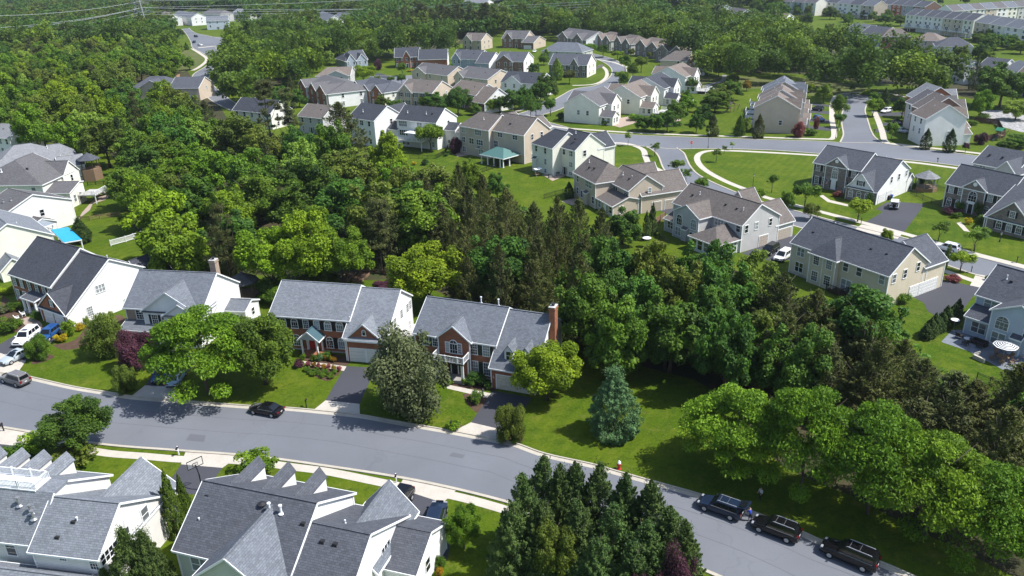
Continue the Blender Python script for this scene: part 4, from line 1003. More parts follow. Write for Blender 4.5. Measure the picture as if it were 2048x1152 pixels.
# ------------------------------------------------------------------ the brick and siding houses along the front street
def house_a():
    h = House('house', 'brick house with blue-green porch gable and two arched white garage doors', (-36.64, 107.99), -12.93, wall=WHITES, roof=R_GREY)
    h.block(0, 12.73, 0, 10.3, 5.8, 9.1, rp=5.16, front=BRICK); h.block(12.75, 19.03, -2.2, 9.6, 4.1, 8.75, rp=5.16, zb=5.95, front=BRICK)
    h.block(13.0, 18.75, -2.26, 4, 3.85, 6.35, 'y', front=BRICK, nowall=False); h.boxpart('pent_roof', R_DARK, (12.9, 18.85, -2.7, -2.2, 3.62, 3.78)); h.boxpart('fascia', WHITE, (12.85, 18.9, -2.74, -2.7, 3.52, 3.80))
    for i, x in enumerate((1.9, 3.8, 5.65, 7.4, 9.2, 11.1)): h.win(('F', -.02), x, 4.45, .8 if i in (2, 3) else 1., 1.5 if i not in (2, 3) else 1.3, 'archgrid' if i not in (2, 3) else 'grid', SHUT)
    for x in (1.9, 3.8, 9.2, 11.1): h.win(('F', -.02), x, 1.65, 1., 1.75, 'archgrid', SHUT)
    h.door(('F', -.03), 6.3, .35, REDP); h.columns([(5.6, -1.9), (8.0, -1.9), (5.6, -.2), (8.0, -.2)], .3, 2.95, .11)
    h.boxpart('porch_floor', BRICK, (5.2, 8.5, -2.2, -.03, 0, .3))
    h.block(5.3, 8.4, -2.1, 1.4, 2.95, 4.3, 'y', z0=2.9, roof=plain('blue_green_porch_roof', (.05, .10, .12), .5), ov=.2, wall=PBLUE, name='porch_gable', rname='porch_roof')
    for x in (14.6, 17.2): h.gdoor(('F', -2.28), x, 2.35, 2.2)
    h.win(('F', -2.28), 15.9, 4.9, .45, .8, 'arch')
    for y, z in ((2.1, 4.7), (5.0, 4.8), (1.5, 1.6), (7.6, 4.6), (8.8, 4.6), (8., 1.5)): h.win(('R', 19.05), y, z, .75, 1.4, 'grid')
    h.deck(19.1, 21.2, 5.2, 9.5, 1.0, 'FR'); h.boxpart('roof_step', WHITES, (12.70, 12.80, .2, 5.1, 5.9, 6.1))
    h.foundation(0, 12.7, 0, 10.3, .25); return h
def house_b():
    h = House('house', 'brick house with white balcony over its porch, roof dormers and tall brick chimney', (-14.03, 100.39), -21.66, wall=WHITES, roof=R_SLATE)
    h.block(0, 12.45, 0, 10.2, 5.85, 9.15, rp=4.9, front=BRICK); h.block(12.48, 18.77, -2., 9.6, 3.45, 8.9, rp=4.9, zb=5.9, front=BRICK)
    h.block(3.95, 8.75, -.55, 4.6, 5.95, 7.9, 'y', front=BRICK, wall=BRICK)
    for x in (1.7, 3.0): h.win(('F', -.02), x, 4.75, .95, 1.6, 'grid', DKGREEN if x > 2 else DKGREEN) if x < 2 else None
    h.win(('F', -.02), 3.2, 4.75, .8, 1.5, 'grid'); h.win(('F', -.57), 6.3, 4.65, 1.1, 2.0, 'archgrid'); h.wins(('F', -.57), (5.35, 7.25), 4.45, w=.5, h=1.5, style='grid')
    for x in (9.15, 11.0): h.win(('F', -.02), x, 4.5, .95, 1.6, 'grid', DKGREEN); h.win(('F', -.02), x, 1.6, .95, 1.9, 'grid', DKGREEN)
    h.win(('F', -.02), 1.9, 1.6, .95, 1.9, 'grid', DKGREEN)
    h.door(('F', -.57), 6.3, .35, BLACK); h.columns([(4.4, -2.2), (8.2, -2.2)], .3, 2.95, .14); h.boxpart('porch_floor', plain('concrete_porch', (.3, .28, .26), .8), (4.1, 8.5, -2.5, -.6, 0, .3))
    h.deck(4.0, 8.6, -2.6, -.6, 3.2, 'FRL', BLACK)
    h.dormer(14.7, -1.0, 2.6, 4.0, 5.6, 6.4, 1.2); h.dormer(17.15, -1.0, 2.6, 4.0, 5.6, 6.4, 1.2)
    h.gdoor(('F', -2.02), 15.7, 4.9, 2.2, plain('almond_garage_door', (.62, .57, .47), .5))
    h.chimney(19.25, 4.6, .85, 1.3, 0, 10.4); h.pipe(7.8, 6.2, 8.6, .9, .09); h.pipe(10.5, 6.2, 8.6, .9, .09)
    for y, z in ((1.6, 4.3), (7.4, 4.6), (1.6, 1.5)): h.win(('R', 18.79), y, z, .8, 1.4, 'grid')
    h.boxpart('wall_lamp', METALG, (12.8, 12.95, -2.2, -2.03, 1.7, 2.1)); h.foundation(0, 12.4, 0, 10.2, .25); return h
def house_m1():
    h = House('house', 'brick house with tall white right gable and steep charcoal roof beside parked cars', (-88.59, 129.52), -32., wall=WHITES, roof=R_CHAR)
    h.block(0, 12.79, 0, 11.8, 5.45, 10.15, rp=6.3, front=BRICK); h.block(12.82, 20.7, -2.6, 12.0, 2.9, 9.5, rp=6.3, zb=6.1, front=BRICK)
    h.block(12.95, 20.3, -2.66, 4.4, 3.0, 6.0, 'y', rp=17., front=BRICK)
    for x in (1., 3.2, 5.6, 8.0, 10.2, 12.): h.win(('F', -.02), x, 3.95, .85, 1.5, 'grid', SHUT)
    for x in (1., 3.2, 11.4): h.win(('F', -.02), x, 1.5, .95, 1.7, 'grid', SHUT)
    h.door(('F', -.03), 8.2, .3, REDP); h.shed(6.0, 10.3, -2.2, -.02, 2.75, 3.3, roof=R_DARK); h.columns([(6.3, -1.95), (7.7, -1.95), (10., -1.95)], .2, 2.6, .15); h.boxpart('porch_floor', plain('concrete_porch', (.3, .28, .26), .8), (6., 10.3, -2.3, -.03, 0, .25))
    for x in (15.2, 18.3): h.gdoor(('F', -2.68), x, 2.5, 2.2)
    h.win(('F', -2.68), 17., 4.1, .7, 1.1, 'grid', SHUT)
    h.win(('R', 20.72), 3.8, 5.1, 1.6, 1.25, 'tri'); h.win(('R', 20.72), 1.2, 1.9, .9, 1.6, 'grid'); h.win(('R', 20.72), 7.6, 1.2, .8, .9, 'grid')
    h.block(14.2, 20.4, 12.02, 17.5, 3.6, 6.6, 'y'); h.win(('R', 20.42), 14.5, 2.2, 1., 1.5); h.pipe(19.4, 7.0, 9.0, .6)
    h.foundation(12.85, 20.65, -2.6, 12); return h
def house_m2():
    h = House('house', 'white-sided house with two white front gables and tan chimney behind spreading green tree', (-60.45, 112.12), -10.5, wall=WHITES, roof=R_SLATE)
    h.block(0, 13.04, 0, 11.3, 5.93, 9.8, rp=5.5, front=TANBR); h.block(3.6, 12.6, -.8, 5.4, 5.85, 9.0, 'y', front=WHITES, wall=WHITES, fname='gable_front'); h.block(7.6, 12.9, -1.5, 4., 5.6, 7.35, 'y', front=WHITES, wall=WHITES, fname='gable_front')
    h.win(('F', -.02), 2.4, 4.6, 1.3, 1.5, 'grid'); h.win(('F', -.82), 5.4, 4.3, .95, 1.6, 'grid', SHUT); h.win(('F', -1.52), 10.2, 4.4, 1.3, 1.5, 'grid'); h.win(('F', -.82), 7.0, 4.3, .8, 1.6, 'grid')
    for x in (1.6, 5.2): h.win(('F', -.02), x, 1.6, 1.3, 1.6, 'grid')
    h.shed(-.2, 9.2, -2.3, -.02, 2.9, 3.7, roof=R_SLATE); h.columns([(.4, -2.), (1.9, -2.), (4., -2.), (6.4, -2.), (8.8, -2.)], .2, 2.75, .13)
    h.boxpart('porch_floor', plain('concrete_porch', (.3, .28, .26), .8), (-.2, 9.2, -2.3, -.03, 0, .2)); h.boxpart('pent_roof', R_DARK, (3.5, 7.5, -1.1, -.8, 5.55, 5.7), (7.6, 12.9, -1.85, -1.5, 5.3, 5.45))
    h.chimney(11.3, 8.3, 1., 1.1, 6.5, 10.9, TANBR); h.block(13.06, 16.5, 6.2, 10.6, 3.2, 4.1, 'x'); h.win(('R', 16.52), 8.6, 2., .8, 1.2)
    h.gdoor(('F', -1.53), 10.2, 4.7, 2.2); h.win(('R', 13.06), 2., 4.6, .9, 1.4); return h
def house_f1():
    h = House('house', 'cream house in bottom left corner with white roof-walk railing and three grey dormers', (-54.13, 59.25), -10.8, wall=WARMW, roof=R_GREY)
    h.block(9.4, 16.24, 0, 9.84, 5.8, 8.65, rp=3.85, zb=4.9)
    W_ = MB(); W_.poly([(9.3, 1, 0), (9.3, 11.2, 0), (9.3, 11.2, 5.7), (9.3, 5.9, 8.95), (9.3, 4., 8.95), (9.3, 1, 5.7)]); W_.poly([(-9, 1, 0), (9.3, 1, 0), (9.3, 1, 5.7), (-9, 1, 5.7)]); W_.poly([(-9, 11.2, 0), (9.3, 11.2, 0), (9.3, 11.2, 5.7), (-9, 11.2, 5.7)]); W_.poly([(-9, 1, 0), (-9, 11.2, 0), (-9, 11.2, 5.7), (-9, 5.9, 8.95), (-9, 4, 8.95), (-9, 1, 5.7)]); W_.build('wall', WARMW, h.e)
    for q in ([(-9.2, .65, 5.42), (9.5, .65, 5.42), (9.5, 4., 9.03), (-9.2, 4., 9.03)], [(9.5, 11.55, 5.55), (-9.2, 11.55, 5.55), (-9.2, 5.9, 9.03), (9.5, 5.9, 9.03)], [(9.5, 4., 9.03), (9.5, 5.9, 9.03), (-9.2, 5.9, 9.03), (-9.2, 4., 9.03)]): W_ = MB(); W_.hexa([(a, b, c-.17) for a, b, c in q], q); W_.build('roof', R_GREY, h.e)
    W_ = MB(); W_.beam((9.53, .65, 5.33), (9.53, 4., 8.94), .07, .2); W_.beam((9.53, 11.55, 5.46), (9.53, 5.9, 8.94), .07, .2); W_.beam((-9.2, .62, 5.33), (9.5, .62, 5.33), .07, .2); W_.beam((-9.2, 11.58, 5.46), (9.5, 11.58, 5.46), .07, .2); W_.build('fascia', WHITE, h.e)
    h.boxpart('roof_walk', plain('white_roof_deck', (.72, .72, .72), .5), (-9, 7.6, 3.85, 6.0, 8.98, 9.12))
    r = MB()
    for y in (4.0, 5.8):
        r.beam((-9, y, 9.95), (7.5, y, 9.95), .09, .07); r.beam((-9, y, 9.28), (7.5, y, 9.28), .07, .06)
        for i in range(112): x = -9+i*.15; w = .09 if i % 14 == 0 else .022; r.box(x-w, x+w, y-w, y+w, 9.12, 9.95+(.15 if w > .05 else 0))
    r.beam((7.5, 4, 9.95), (7.5, 5.8, 9.95), .09, .07); r.beam((7.5, 4, 9.28), (7.5, 5.8, 9.28), .07, .06)
    for i in range(12): r.box(7.48, 7.52, 4+i*.16-.02, 4+i*.16+.02, 9.12, 9.95)
    r.build('roof_railing', WHITE, h.e)
    for x in (-2.4, .35, 2.95, 5.6): h.dormer(x, 10.5, 6.4, 5.9, 7.85, 8.7, 1.25, flip=True, wall=WARMW)
    h.block(9.7, 16.0, 3.9, 12.2, 4.6, 7.4, 'y', rp=12.7)
    for y, z in ((6.8, 5.0), (3.8, 4.9)): h.win(('R', 16.26), y, z, .95, 1.55)
    h.win(('R', 16.26), 1.3, 5.0, 2.3, 1.1, 'quad'); h.boxpart('transom_window', CGL, (16.25, 16.29, .6, 2.6, 2.6, 2.9))
    h.win(('F', -.02), 12.5, 5.2, .7, .7, 'grid'); h.win(('F', -.02), 15.6, 4.9, .8, 1.4, 'grid'); h.win(('F', .98), 6.0, 4.6, 1., 1.8, 'dh'); h.win(('F', .98), 4.2, 2.0, 1.6, 1.6, 'dbl')
    h.block(4.6, 15.8, -4.5, 0, 2.6, 4.2, 'x', zb=3.5, rp=-1.2, hl=2)
    for x, y, z in ((6.3, 3.0, 8.3), (7.8, 2.6, 7.9), (8.3, 2.2, 7.6)): h.pipe(x, y, z-.35, .85, .12, METALG)
    for x, y, z in ((3.2, 3.2, 7.6), (7.4, 3.2, 7.6), (12.6, 2.2, 7.4), (11.6, 1.0, 6.5)): h.vent(x, y, z)
    h.pipe(12.9, 2.3, 7.4, .4); return h
def house_f2():
    h = House('house', 'white house at bottom edge with three grey dormers and stepped dark shingle roof', (-31.51, 57.21), -18.35, wall=WHITES, roof=R_DARK)
    h.block(0, 12.0, 0, 11.4, 5.73, 9.35, rp=5.15, wall=SAGE); h.boxpart('gable_step', WHITES, (11.9, 12.03, .5, 11.1, 4.9, 5.7))
    h.block(11.7, 12.02, .1, 11.3, 5.72, 9.3, rp=5.15, trim=False, ov=.02, ovg=0, name='gable_wall', rname='roof_edge')
    h.block(12.05, 17.9, 0, 11.2, 5.6, 8.15, rp=3.92, zb=4.4); h.block(12.9, 18.1, 4, 12.6, 4.1, 7.0, 'y', roof=R_SLATE)
    h.block(4.1, 11.7, -2.6, 5., 5.72, 8.75, 'y', wall=SAGE, roof=R_SLATE); h.block(17.92, 21.3, 5.5, 12.5, 3.3, 5.0)
    for x in (1.7, 5.2, 8.7): h.dormer(x+.5, 10.4, 6.0, 6.0, 8.05, 8.95, 1.25, flip=True, wall=WHITES)
    h.win(('F', -.02), 2.4, 4.2, 1.9, 1.5, 'dbl'); h.win(('R', 17.92), 6.5, 4.2, 1.6, 1.3, 'tri'); h.win(('R', 21.32), 8.0, 1.9, .9, 1.5)
    h.win(('F', -2.62), 7.9, 4.4, 1.4, 1.5, 'dbl')
    for x, y, z in ((7.9, 3.9, 8.5), (9.1, 3.9, 8.5)): h.pipe(x, y, z, .8, .10)
    b = MB(); b.lathe([(.2, 8.2), (.2, 8.75), (.42, 8.8), (.42, 8.9), (.1, 9.05)], (6.9, 4.2), 12); b.build('attic_fan', LEADM, h.e)
    for x, y, z in ((11.6, 3.5, 8.3), (13.9, 2.7, 7.5), (15.2, 2.7, 7.5), (.9, 4.2, 8.6)): h.vent(x, y, z-.1)
    h.pipe(1.2, 2.2, 7.1, .35, .05); h.pipe(14.7, 5.4, 7.4, .3, .05); return h
# ------------------------------------------------------------------ the houses across the wood
def house_r():
    h = House('house', 'beige house with dark roof, bay window block and two white garage doors on its right', (50.54, 132.24), -59.23, wall=BEIGE, roof=R_DARK)
    h.block(0, 19.35, 0, 10.36, 5.89, 9.5, rp=5.15); h.block(10.6, 19.3, 9.5, 15.6, 5.2, 8.4, 'y', rp=15.)
    h.block(4.9, 10.1, -1.05, 4, 5.86, 8.3, 'y', hl=2.6); h.wins(('F', -1.07), (6.3, 8.9), 4.55, w=1.1, h=1.6, style='quad' if 0 else 'grid'); h.wins(('F', -1.07), (6.3, 8.9), 1.6, w=1.2, h=1.7, style='grid')
    h.wins(('F', -.02), (2.1,), 4.5, w=1.5, h=1.5, style='dbl'); h.wins(('F', -.02), (2.1,), 1.65, w=1.6, h=1.7, style='dbl'); h.wins(('F', -.02), (11.4, 14.0, 18.2), 4.7, w=.95, h=1.5); h.win(('F', -.02), 11.9, 1.5, 1.9, 2.0, 'dbl'); h.win(('F', -.02), 16.6, 1.8, 2.0, 1.1, 'tri')
    for y, z in ((1.4, 4.9), (4.2, 5.1), (7.6, 5.6)): h.win(('R', 19.37), y, z, .85, 1.45)
    h.gdoor(('R', 19.37), 7.6, 2.5); h.gdoor(('R', 19.37), 11.6, 4.8); h.deck(9.6, 12.6, -1.9, -.05, .5, 'FR', DWOOD, BLACK)
    h.boxpart('meter_box', METALG, (9.4, 9.8, -.3, -.03, 1., 1.6)); h.pipe(3.5, 6.6, 8.5); h.pipe(15, 6.5, 8.4); h.vent(13.6, 3, 7.9); h.vent(16.5, 3, 7.9); h.vent(2.2, 2.7, 7.7); h.foundation(0, 19.3, 0, 10.3, .4)
    h.boxpart('corner_board', WHITE, (4.82, 4.95, -1.13, -1.0, .2, 5.6), (10.05, 10.18, -1.13, -1.0, .2, 5.6), (7.55, 7.65, -1.12, -1.04, .2, 5.5)); return h
def house_d():
    h = House('house', 'grey-tan house with two arched windows in its rear gable and hip-roofed sunroom', (34.61, 158.75), -58.07, wall=GREYS, roof=R_BROWN)
    h.block(0, 18.84, 0, 10.5, 5.75, 9.0, rp=4.7); h.block(3.9, 10.9, -3.6, 4.4, 5.7, 7.6, 'y'); h.block(11.4, 18.5, -6.2, -.02, 2.9, 4.9, 'y', hl=3.2, wall=WHITES)
    h.wins(('F', -3.62), (5.6, 9.6), 4.0, w=1.5, h=2.1, style='archgrid'); h.win(('F', -3.62), 5.4, 1.5, 1.5, 1.7, 'dbl'); h.win(('F', -3.62), 9.5, 1.4, 1.5, 1.7, 'dbl'); h.shed(6.7, 8.3, -4.3, -3.62, 2.6, 3.0, 'bump_roof'); h.boxpart('chimney_bump', GREYS, (6.8, 8.2, -4.2, -3.63, .1, 2.6))
    h.block(.3, 3.88, -2.6, -.02, 2.8, 3.7, rp=-.3, zb=3.6); h.win(('F', -2.62), 2.1, 1.7, 1.6, 1.4, 'dbl'); h.win(('F', -.02), 2., 4.7, .9, 1.3)
    h.win(('F', -.02), 13.0, 4.75, 2.2, 1.4, 'tri'); h.win(('F', -.02), 17.9, 4.75, 1., 1.4); h.wins(('F', -6.22), (12.6, 14.2, 15.8, 17.3), 1.55, w=1.15, h=1.9); h.wins(('R', 18.52), (-5.2, -3.6), 1.55, w=1.1, h=1.8); h.win(('R', 18.52), -1.6, 1.6, 1.5, 1.7, 'dbl')
    h.win(('R', 18.86), 1.2, 4.6, .9, 1.5, 'dh'); h.win(('R', 18.86), 4., 4.7, .85, 1.4); h.win(('R', 18.86), 8, 4.7, .85, 1.4)
    h.block(10.4, 18.5, 10, 15.4, 3.7, 7.1, 'y'); h.gdoor(('R', 18.86), 6.4, 2.5, 2.2, GDOORT); h.gdoor(('R', 18.52), 12.6, 4.8, 2.2, GDOORT); h.block(6, 10.4, 10.3, 14.6, 5.6, 8.2, 'y')
    h.vent(12, 2.6, 7.6); h.vent(15, 2.5, 7.5); h.vent(3, 2.4, 7.5); h.pipe(4.4, 3, 7.8); h.pipe(16.5, 2.6, 7.5); return h
def house_c():
    h = House('house', 'long tan house with brown roof and low porch roof beside striped mown lawn', (15.73, 183.82), -68.65, wall=TAN, roof=R_BROWN)
    h.block(0, 11., 0, 10, 6.3, 9.7, rp=4.6, hr=2.5); h.block(8.2, 18.5, 4.4, 13., 5.8, 8.7); h.block(10.7, 18.8, 7.5, 19.5, 4.4, 7.9, 'y', rp=14.7); h.block(11.2, 18.6, .4, 6.8, 2.75, 4.3, 'x', rp=4.3, zb=3.6)
    h.block(5.5, 10.5, 9.5, 17, 5.4, 8.4, 'y')
    h.win(('F', -.02), 2., 5.0, .95, 1.5); h.win(('F', -.02), 2., 2.1, .95, 1.5); h.win(('F', -.02), 7.6, 5.0, 3.2, 1.5, 'quad'); h.win(('F', -.02), 4.7, 1.8, 1.9, 1.6, 'dbl'); h.win(('F', -.02), 9.9, 1.8, 1.1, 1.6); h.boxpart('chimney_bump', TAN, (6.2, 7.8, -.7, -.03, .1, 2.9)); h.shed(6.1, 7.9, -.8, -.02, 2.9, 3.4, 'bump_roof')
    h.win(('F', 4.38), 12.4, 5.0, 1.9, 1.2, 'dbl'); h.win(('F', 4.38), 17.3, 4.9, 1.6, 1.3, 'dbl'); h.wins(('F', .38), (12.4, 17.6), 1.6, w=1.2, h=1.6); h.door(('F', .37), 15, .1, WHITE); h.win(('R', 18.82), 9.5, 5.2, .7, 1.0)
    h.gdoor(('R', 18.82), 11.5, 2.4, 2.2, GDOORT); h.gdoor(('R', 18.82), 16., 4.6, 2.2, GDOORT); h.win(('R', 18.62), 2.5, 1.6, 1., 1.5); h.vent(4, 2, 8.0); h.vent(6, 2.3, 8.2); h.pipe(2, 3, 8.6); h.pipe(12, 6.5, 7.5); h.vent(15, 6.5, 7.3); return h
def house_c2():
    h = px_house('house', 'cream house with charcoal roof standing above swing seat and mown bank', (1065, 285), (1131, 303), 10, 7.6, wall=CREAM, roof=R_CHAR)
    L = h.L; h.block(0, L*.62, 0, 10.5, 7.6, 11., hl=3); h.block(L*.42, L+.3, 3, 13, 7.55, 11.1, 'x'); h.block(L*.5, L, 11, 17, 6.8, 9.8, 'y')
    for z in (6.3, 3.4): h.wins(('F', -.02), (L*.12, L*.4), z, w=.9, h=1.5); h.win(('L', -.02), 3, z); h.win(('F', 2.98), L*.9, z, 1.2, 1.3, 'dbl')
    h.win(('F', 2.98), L*.7, 6.3, 1., 1.4); h.door(('F', 2.97), L*.72, .2, BLACK); h.win(('F', 2.98), L*.9, 1., 1.2, .8, 'dbl'); h.wins(('R', L+.32), (6.2,), 6.2, w=1., h=1.5); h.win(('F', -.02), L*.4, .9, .9, 1.)
    h.shed(.5, 2, -.8, -.02, 3.6, 4., 'bump_roof', BLACK); h.boxpart('chimney_bump', CREAM, (.6, 1.9, -.7, -.03, .1, 3.6)); h.pipe(L*.7, 7, 10.6); h.vent(L*.85, 5, 9.8); return h
def house_r2():
    h = House('house', 'stone-fronted house with white right gable, three-window garage and flag at door', (74.69, 187.35), -50.36, wall=WHITES, roof=R_DARK)
    h.block(0, 11.8, 0, 10., 6.0, 9.2, rp=5.3, front=STONE, fname='stone_facade'); h.block(11.83, 18.43, -4.5, 10., 3.1, 8.55, rp=5.3, zb=5.9, front=STONE, fname='stone_facade'); h.block(11.2, 17.6, -4.56, 4, 3.1, 6.5, 'y', rp=14.45, front=WHITES, fname='gable_front'); h.block(3.3, 8.6, -.4, 5, 6.15, 8.2, 'y', front=STONE, wall=STONE, fname='stone_facade')
    h.boxpart('stone_facade', STONE, (11.25, 17.55, -4.66, -4.57, 0, 3.0)); h.boxpart('pent_roof', R_DARK, (11.1, 17.7, -5., -4.6, 3.02, 3.16))
    for x in (1.15, 3.1, 8.3, 10.2): h.win(('F', -.02), x, 4.75, .95, 1.5, 'grid', SHUT)
    for x in (1.15, 3.1, 8.2): h.win(('F', -.02), x, 1.7, .95, 1.8, 'grid', SHUT)
    h.win(('F', -.42), 5.8, 4.3, 1.4, 2.6, 'archgrid'); h.door(('F', -.43), 5.75, .3, WHITE); h.boxpart('door_surround', WHITE, (4.9, 6.65, -.5, -.44, 2.55, 3.0)); b = MB(); b.lathe([(.45, -.02), (.45, .02)], n=16); b.build('round_vent', WHITE, h.e, loc=(5.9, -.45, 7.2), rot=(pi/2, 0, 0))
    h.wins(('F', -4.68), (12.4, 14.35, 16.3), 1.6, w=.95, h=1.6, style='archgrid'); h.win(('F', -4.58), 14.4, 4.3, .9, 1.1, 'grid', SHUT)
    h.wins(('R', 18.45), (1.6, 5.2), 4.7, w=.85, h=1.4); h.wins(('R', 18.45), (8.8,), 4.9, w=.9, h=1.3); h.gdoor(('R', 18.45), -2.3, 2.5); h.gdoor(('R', 18.45), 1.4, 2.5)
    f = MB(); f.beam((4.6, -.4, 2.2), (4.5, -1.6, 3.0), .04, .04); p = f.build('flagpole', WHITE, h.e)
    k = MB(); n = 7
    for i in range(n): k.box(4.46, 4.50, -1.6, -.75, 1.5+i*.16, 1.5+(i+1)*.16, i % 2)
    k.box(4.45, 4.51, -1.6, -1.2, 2.18, 2.62, 2); k.build('flag', [REDP, WHITE, plain('flag_blue', (.03, .05, .2))], p)
    h.block(13.5, 18.4, 10.02, 13, 3.2, 4.4); h.pipe(14, 7, 7.8); return h
def house_r3():
    h = House('house', 'stone-fronted house with dark shutters and tan-brick garage wing at right frame edge', (96.75, 167.42), -58.62, wall=GREYS, roof=R_DARK)
    h.block(0, 13.03, 0, 10.5, 5.65, 9.1, rp=4.5, front=STONE, fname='stone_facade'); h.block(13.05, 22.5, -7.2, 10.4, 2.8, 8.6, rp=4.6, zb=5.6, front=STONE, fname='stone_facade'); h.block(13.5, 22.4, -7.26, 4, 2.85, 6.9, 'y', rp=18., front=STONE, fname='stone_facade'); h.block(3.9, 8.7, -.4, 4.4, 5.8, 7.7, 'y', front=STONE, wall=STONE, fname='stone_facade')
    for x in (1.2, 3.3, 9.7, 11.7): h.win(('F', -.02), x, 4.35, 1., 1.5, 'grid', SHUT)
    for x in (1.2, 3.2, 9.4, 11.4): h.win(('F', -.02), x, 1.5, 1., 1.8, 'archgrid', SHUT)
    h.win(('F', -.42), 6.25, 3.95, 1.7, 2.2, 'archgrid'); h.door(('F', -.43), 6.2, .2, BLACK); h.boxpart('door_surround', WHITE, (5.2, 7.2, -.5, -.44, 2.45, 2.9)); b = MB(); b.lathe([(.45, -.02), (.45, .02)], n=16); b.build('round_vent', WHITE, h.e, loc=(6.3, -.45, 6.7), rot=(pi/2, 0, 0))
    for x in (16., 18., 19.9): h.win(('F', -7.28), x, 1.6, 1.05, 1.7, 'archgrid', SHUT)
    h.win(('F', -7.28), 18.1, 4.3, .95, 1.2, 'grid', SHUT); return h
def house_s():
    h = House('house', 'pale blue house with arched window above bluestone patio at right frame edge', (70.24, 107.79), -55.86, wall=PBLUE, roof=R_DARK)
    h.block(0, 16, 0, 10.2, 5.78, 9.2, rp=4.9); h.block(4.05, 11.3, -3.8, 4.8, 5.7, 7.6, 'y'); h.block(.2, 4.0, -2.5, -.02, 3.0, 4.1, rp=-.25, zb=4.05)
    h.win(('F', -.02), 2.2, 4.75, 2.0, 1.5, 'dbl'); h.win(('F', -2.52), 2.2, 1.6, 2., 1.6, 'dbl'); h.win(('F', -3.82), 5.7, 4.1, 1.7, 2., 'archgrid'); h.win(('F', -3.82), 9.5, 4.1, 1.7, 2., 'archgrid'); h.win(('F', -3.82), 5.6, 1.6, 1.8, 1.7, 'dbl'); h.win(('F', -3.82), 9.9, 1.6, 1.2, 1.7)
    h.shed(7.3, 8.9, -4.6, -3.82, 2.7, 3.2, 'bump_roof'); h.boxpart('chimney_bump', PBLUE, (7.4, 8.8, -4.5, -3.83, .1, 2.7)); h.win(('F', -3.82), 9.9, .35, .8, .4, 'plain'); h.vent(3, 3, 7.9); h.pipe(2.2, 3.2, 8.); h.foundation(4.05, 11.3, -3.8, 0, .3); return h
for fn in (house_a, house_b, house_m1, house_m2, house_f1, house_f2, house_r, house_d, house_c, house_c2, house_r2, house_r3, house_s): fn()

def left_houses():
    E1, E2 = P(107, 468, 5.8), P(60, 433, 5.8); v_ = (E2-E1)/np.hypot(*(E2-E1)); u_ = np.array([v_[1], -v_[0]]); best = None
    for k in range(200):                                     # half width whose ridge shows at its place in the view
        w_ = 3+k*.04; q_ = E1-u_*w_; px_, py_ = proj(q_[0], q_[1], 5.8+.55*w_); e_ = abs(px_-15)+abs(py_-443)
        if best is None or e_ < best[0]: best = (e_, w_)
    w_ = best[1]; o_ = E1-u_*2*w_; h = House('house', 'cream gabled house behind the steep charcoal roof, with grey roof and low porch gable', o_, math.degrees(math.atan2(u_[1], u_[0])), wall=CREAM, roof=R_GREY)
    h.block(0, 2*w_-.3, 0, float(np.hypot(*(E2-E1)))-.5, 5.9, 5.9+.55*w_, 'y'); h.block(w_-4, w_+.6, -4.5, -.02, 2.4, 4.3, 'y'); h.win(('F', -.02), 2*w_-2.5, 4.4); h.win(('F', -.02), 2*w_-2.5, 1.6); h.win(('R', 2*w_-.28), 4, 4.4); h.pipe(w_+2, 3, 8.3, .5)
    h = px_house('house', 'grey-roofed house with white gable and covered deck under pink umbrella', (30, 425), (62, 434), 10, wall=WARMW, roof=R_WARM)
    h.block(-9, 1., -4, 12, 5.8, 9., 'x'); h.block(1.02, 4.2, 0, 6, 2.9, 4.2); h.win(('R', 1.02), 5, 4.5, .9, 1.4); h.deck(4.2, 9.5, -2.6, 3.2, 1.4, 'FRB'); h.pipe(-4, 0, 7.6, .5, .1, METALG); h.pipe(-2.5, 1., 7.9, .5, .1, METALG); h.vent(-5, -1, 7.2); h.columns([(4.6, -2.2), (8.8, -2.2), (8.8, 2.8), (4.6, 2.8)], 1.4, 3.6, .08); h.shed(4.3, 9.3, -2.6, 3.2, 3.6, 3.9, 'awning', plain('grey_awning', (.24, .27, .30), .7))
    h = House('house', 'cream house with tan hip roof and raised white deck above fire-pit patio', (-127., 187.6), -3., wall=CREAM, roof=R_WARM)
    h.block(-6, 13.3, 0, 13.5, 6.2, 10.8, 'y', rp=4., hl=6.); h.block(6, 13.6, 8.5, 15.5, 6., 9., 'x', name='rear_wing'); h.block(13.4, 19.5, .3, 6.5, 3.9, 5.4, 'x', rp=5.2, zb=5.1)
    h.win(('F', -.02), 11, 4.6, 1., 1.6); h.win(('F', -.02), 9.3, 1.4, 2.6, 1.7, 'tri'); h.win(('F', .28), 14.8, 2.2, .8, 1.6); h.win(('F', .28), 18, 2.2, .8, 1.6); h.win(('R', 13.62), 12, 4.6); h.wins(('R', 19.52), (2, 4.5), 2., w=1, h=1.7)
    h.deck(19.6, 24., 3.2, 8.8, 2.3, 'FR', stairs=(21.6, 8.9, 0, 1, 1.4)); h.pipe(2, 3, 8.6, .7, .12); h.vent(8, 4, 9.2)
    h = px_house('house', 'grey-roofed house with plain white annex beside dark wooden deck tower', (118, 334), (168, 327), 6.5, 4.6, wall=WHITES, roof=R_LIGHT)
    h.block(0, h.L, 0, 6.5, 4.6, 6.7, 'x'); h.block(-15, 1, 3, 20, 5.8, 9.8, 'x', hl=6, hr=6); h.block(-20, -9, -6, 6, 5.4, 8.6, 'x', hr=4); h.win(('F', -.02), h.L*.75, 1.1, .8, .3, 'plain'); h.win(('F', -6.02), -14, 4.2); h.block(-1, 5, 11, 18, 5.6, 8.2, 'x', hr=3)
    h = auto_house('house', 'white house with grey roof cut off by left frame edge above the wood', (-70, 268), (18, 276), 11, roof=R_LIGHT, zr=8.8, wall=WHITES)
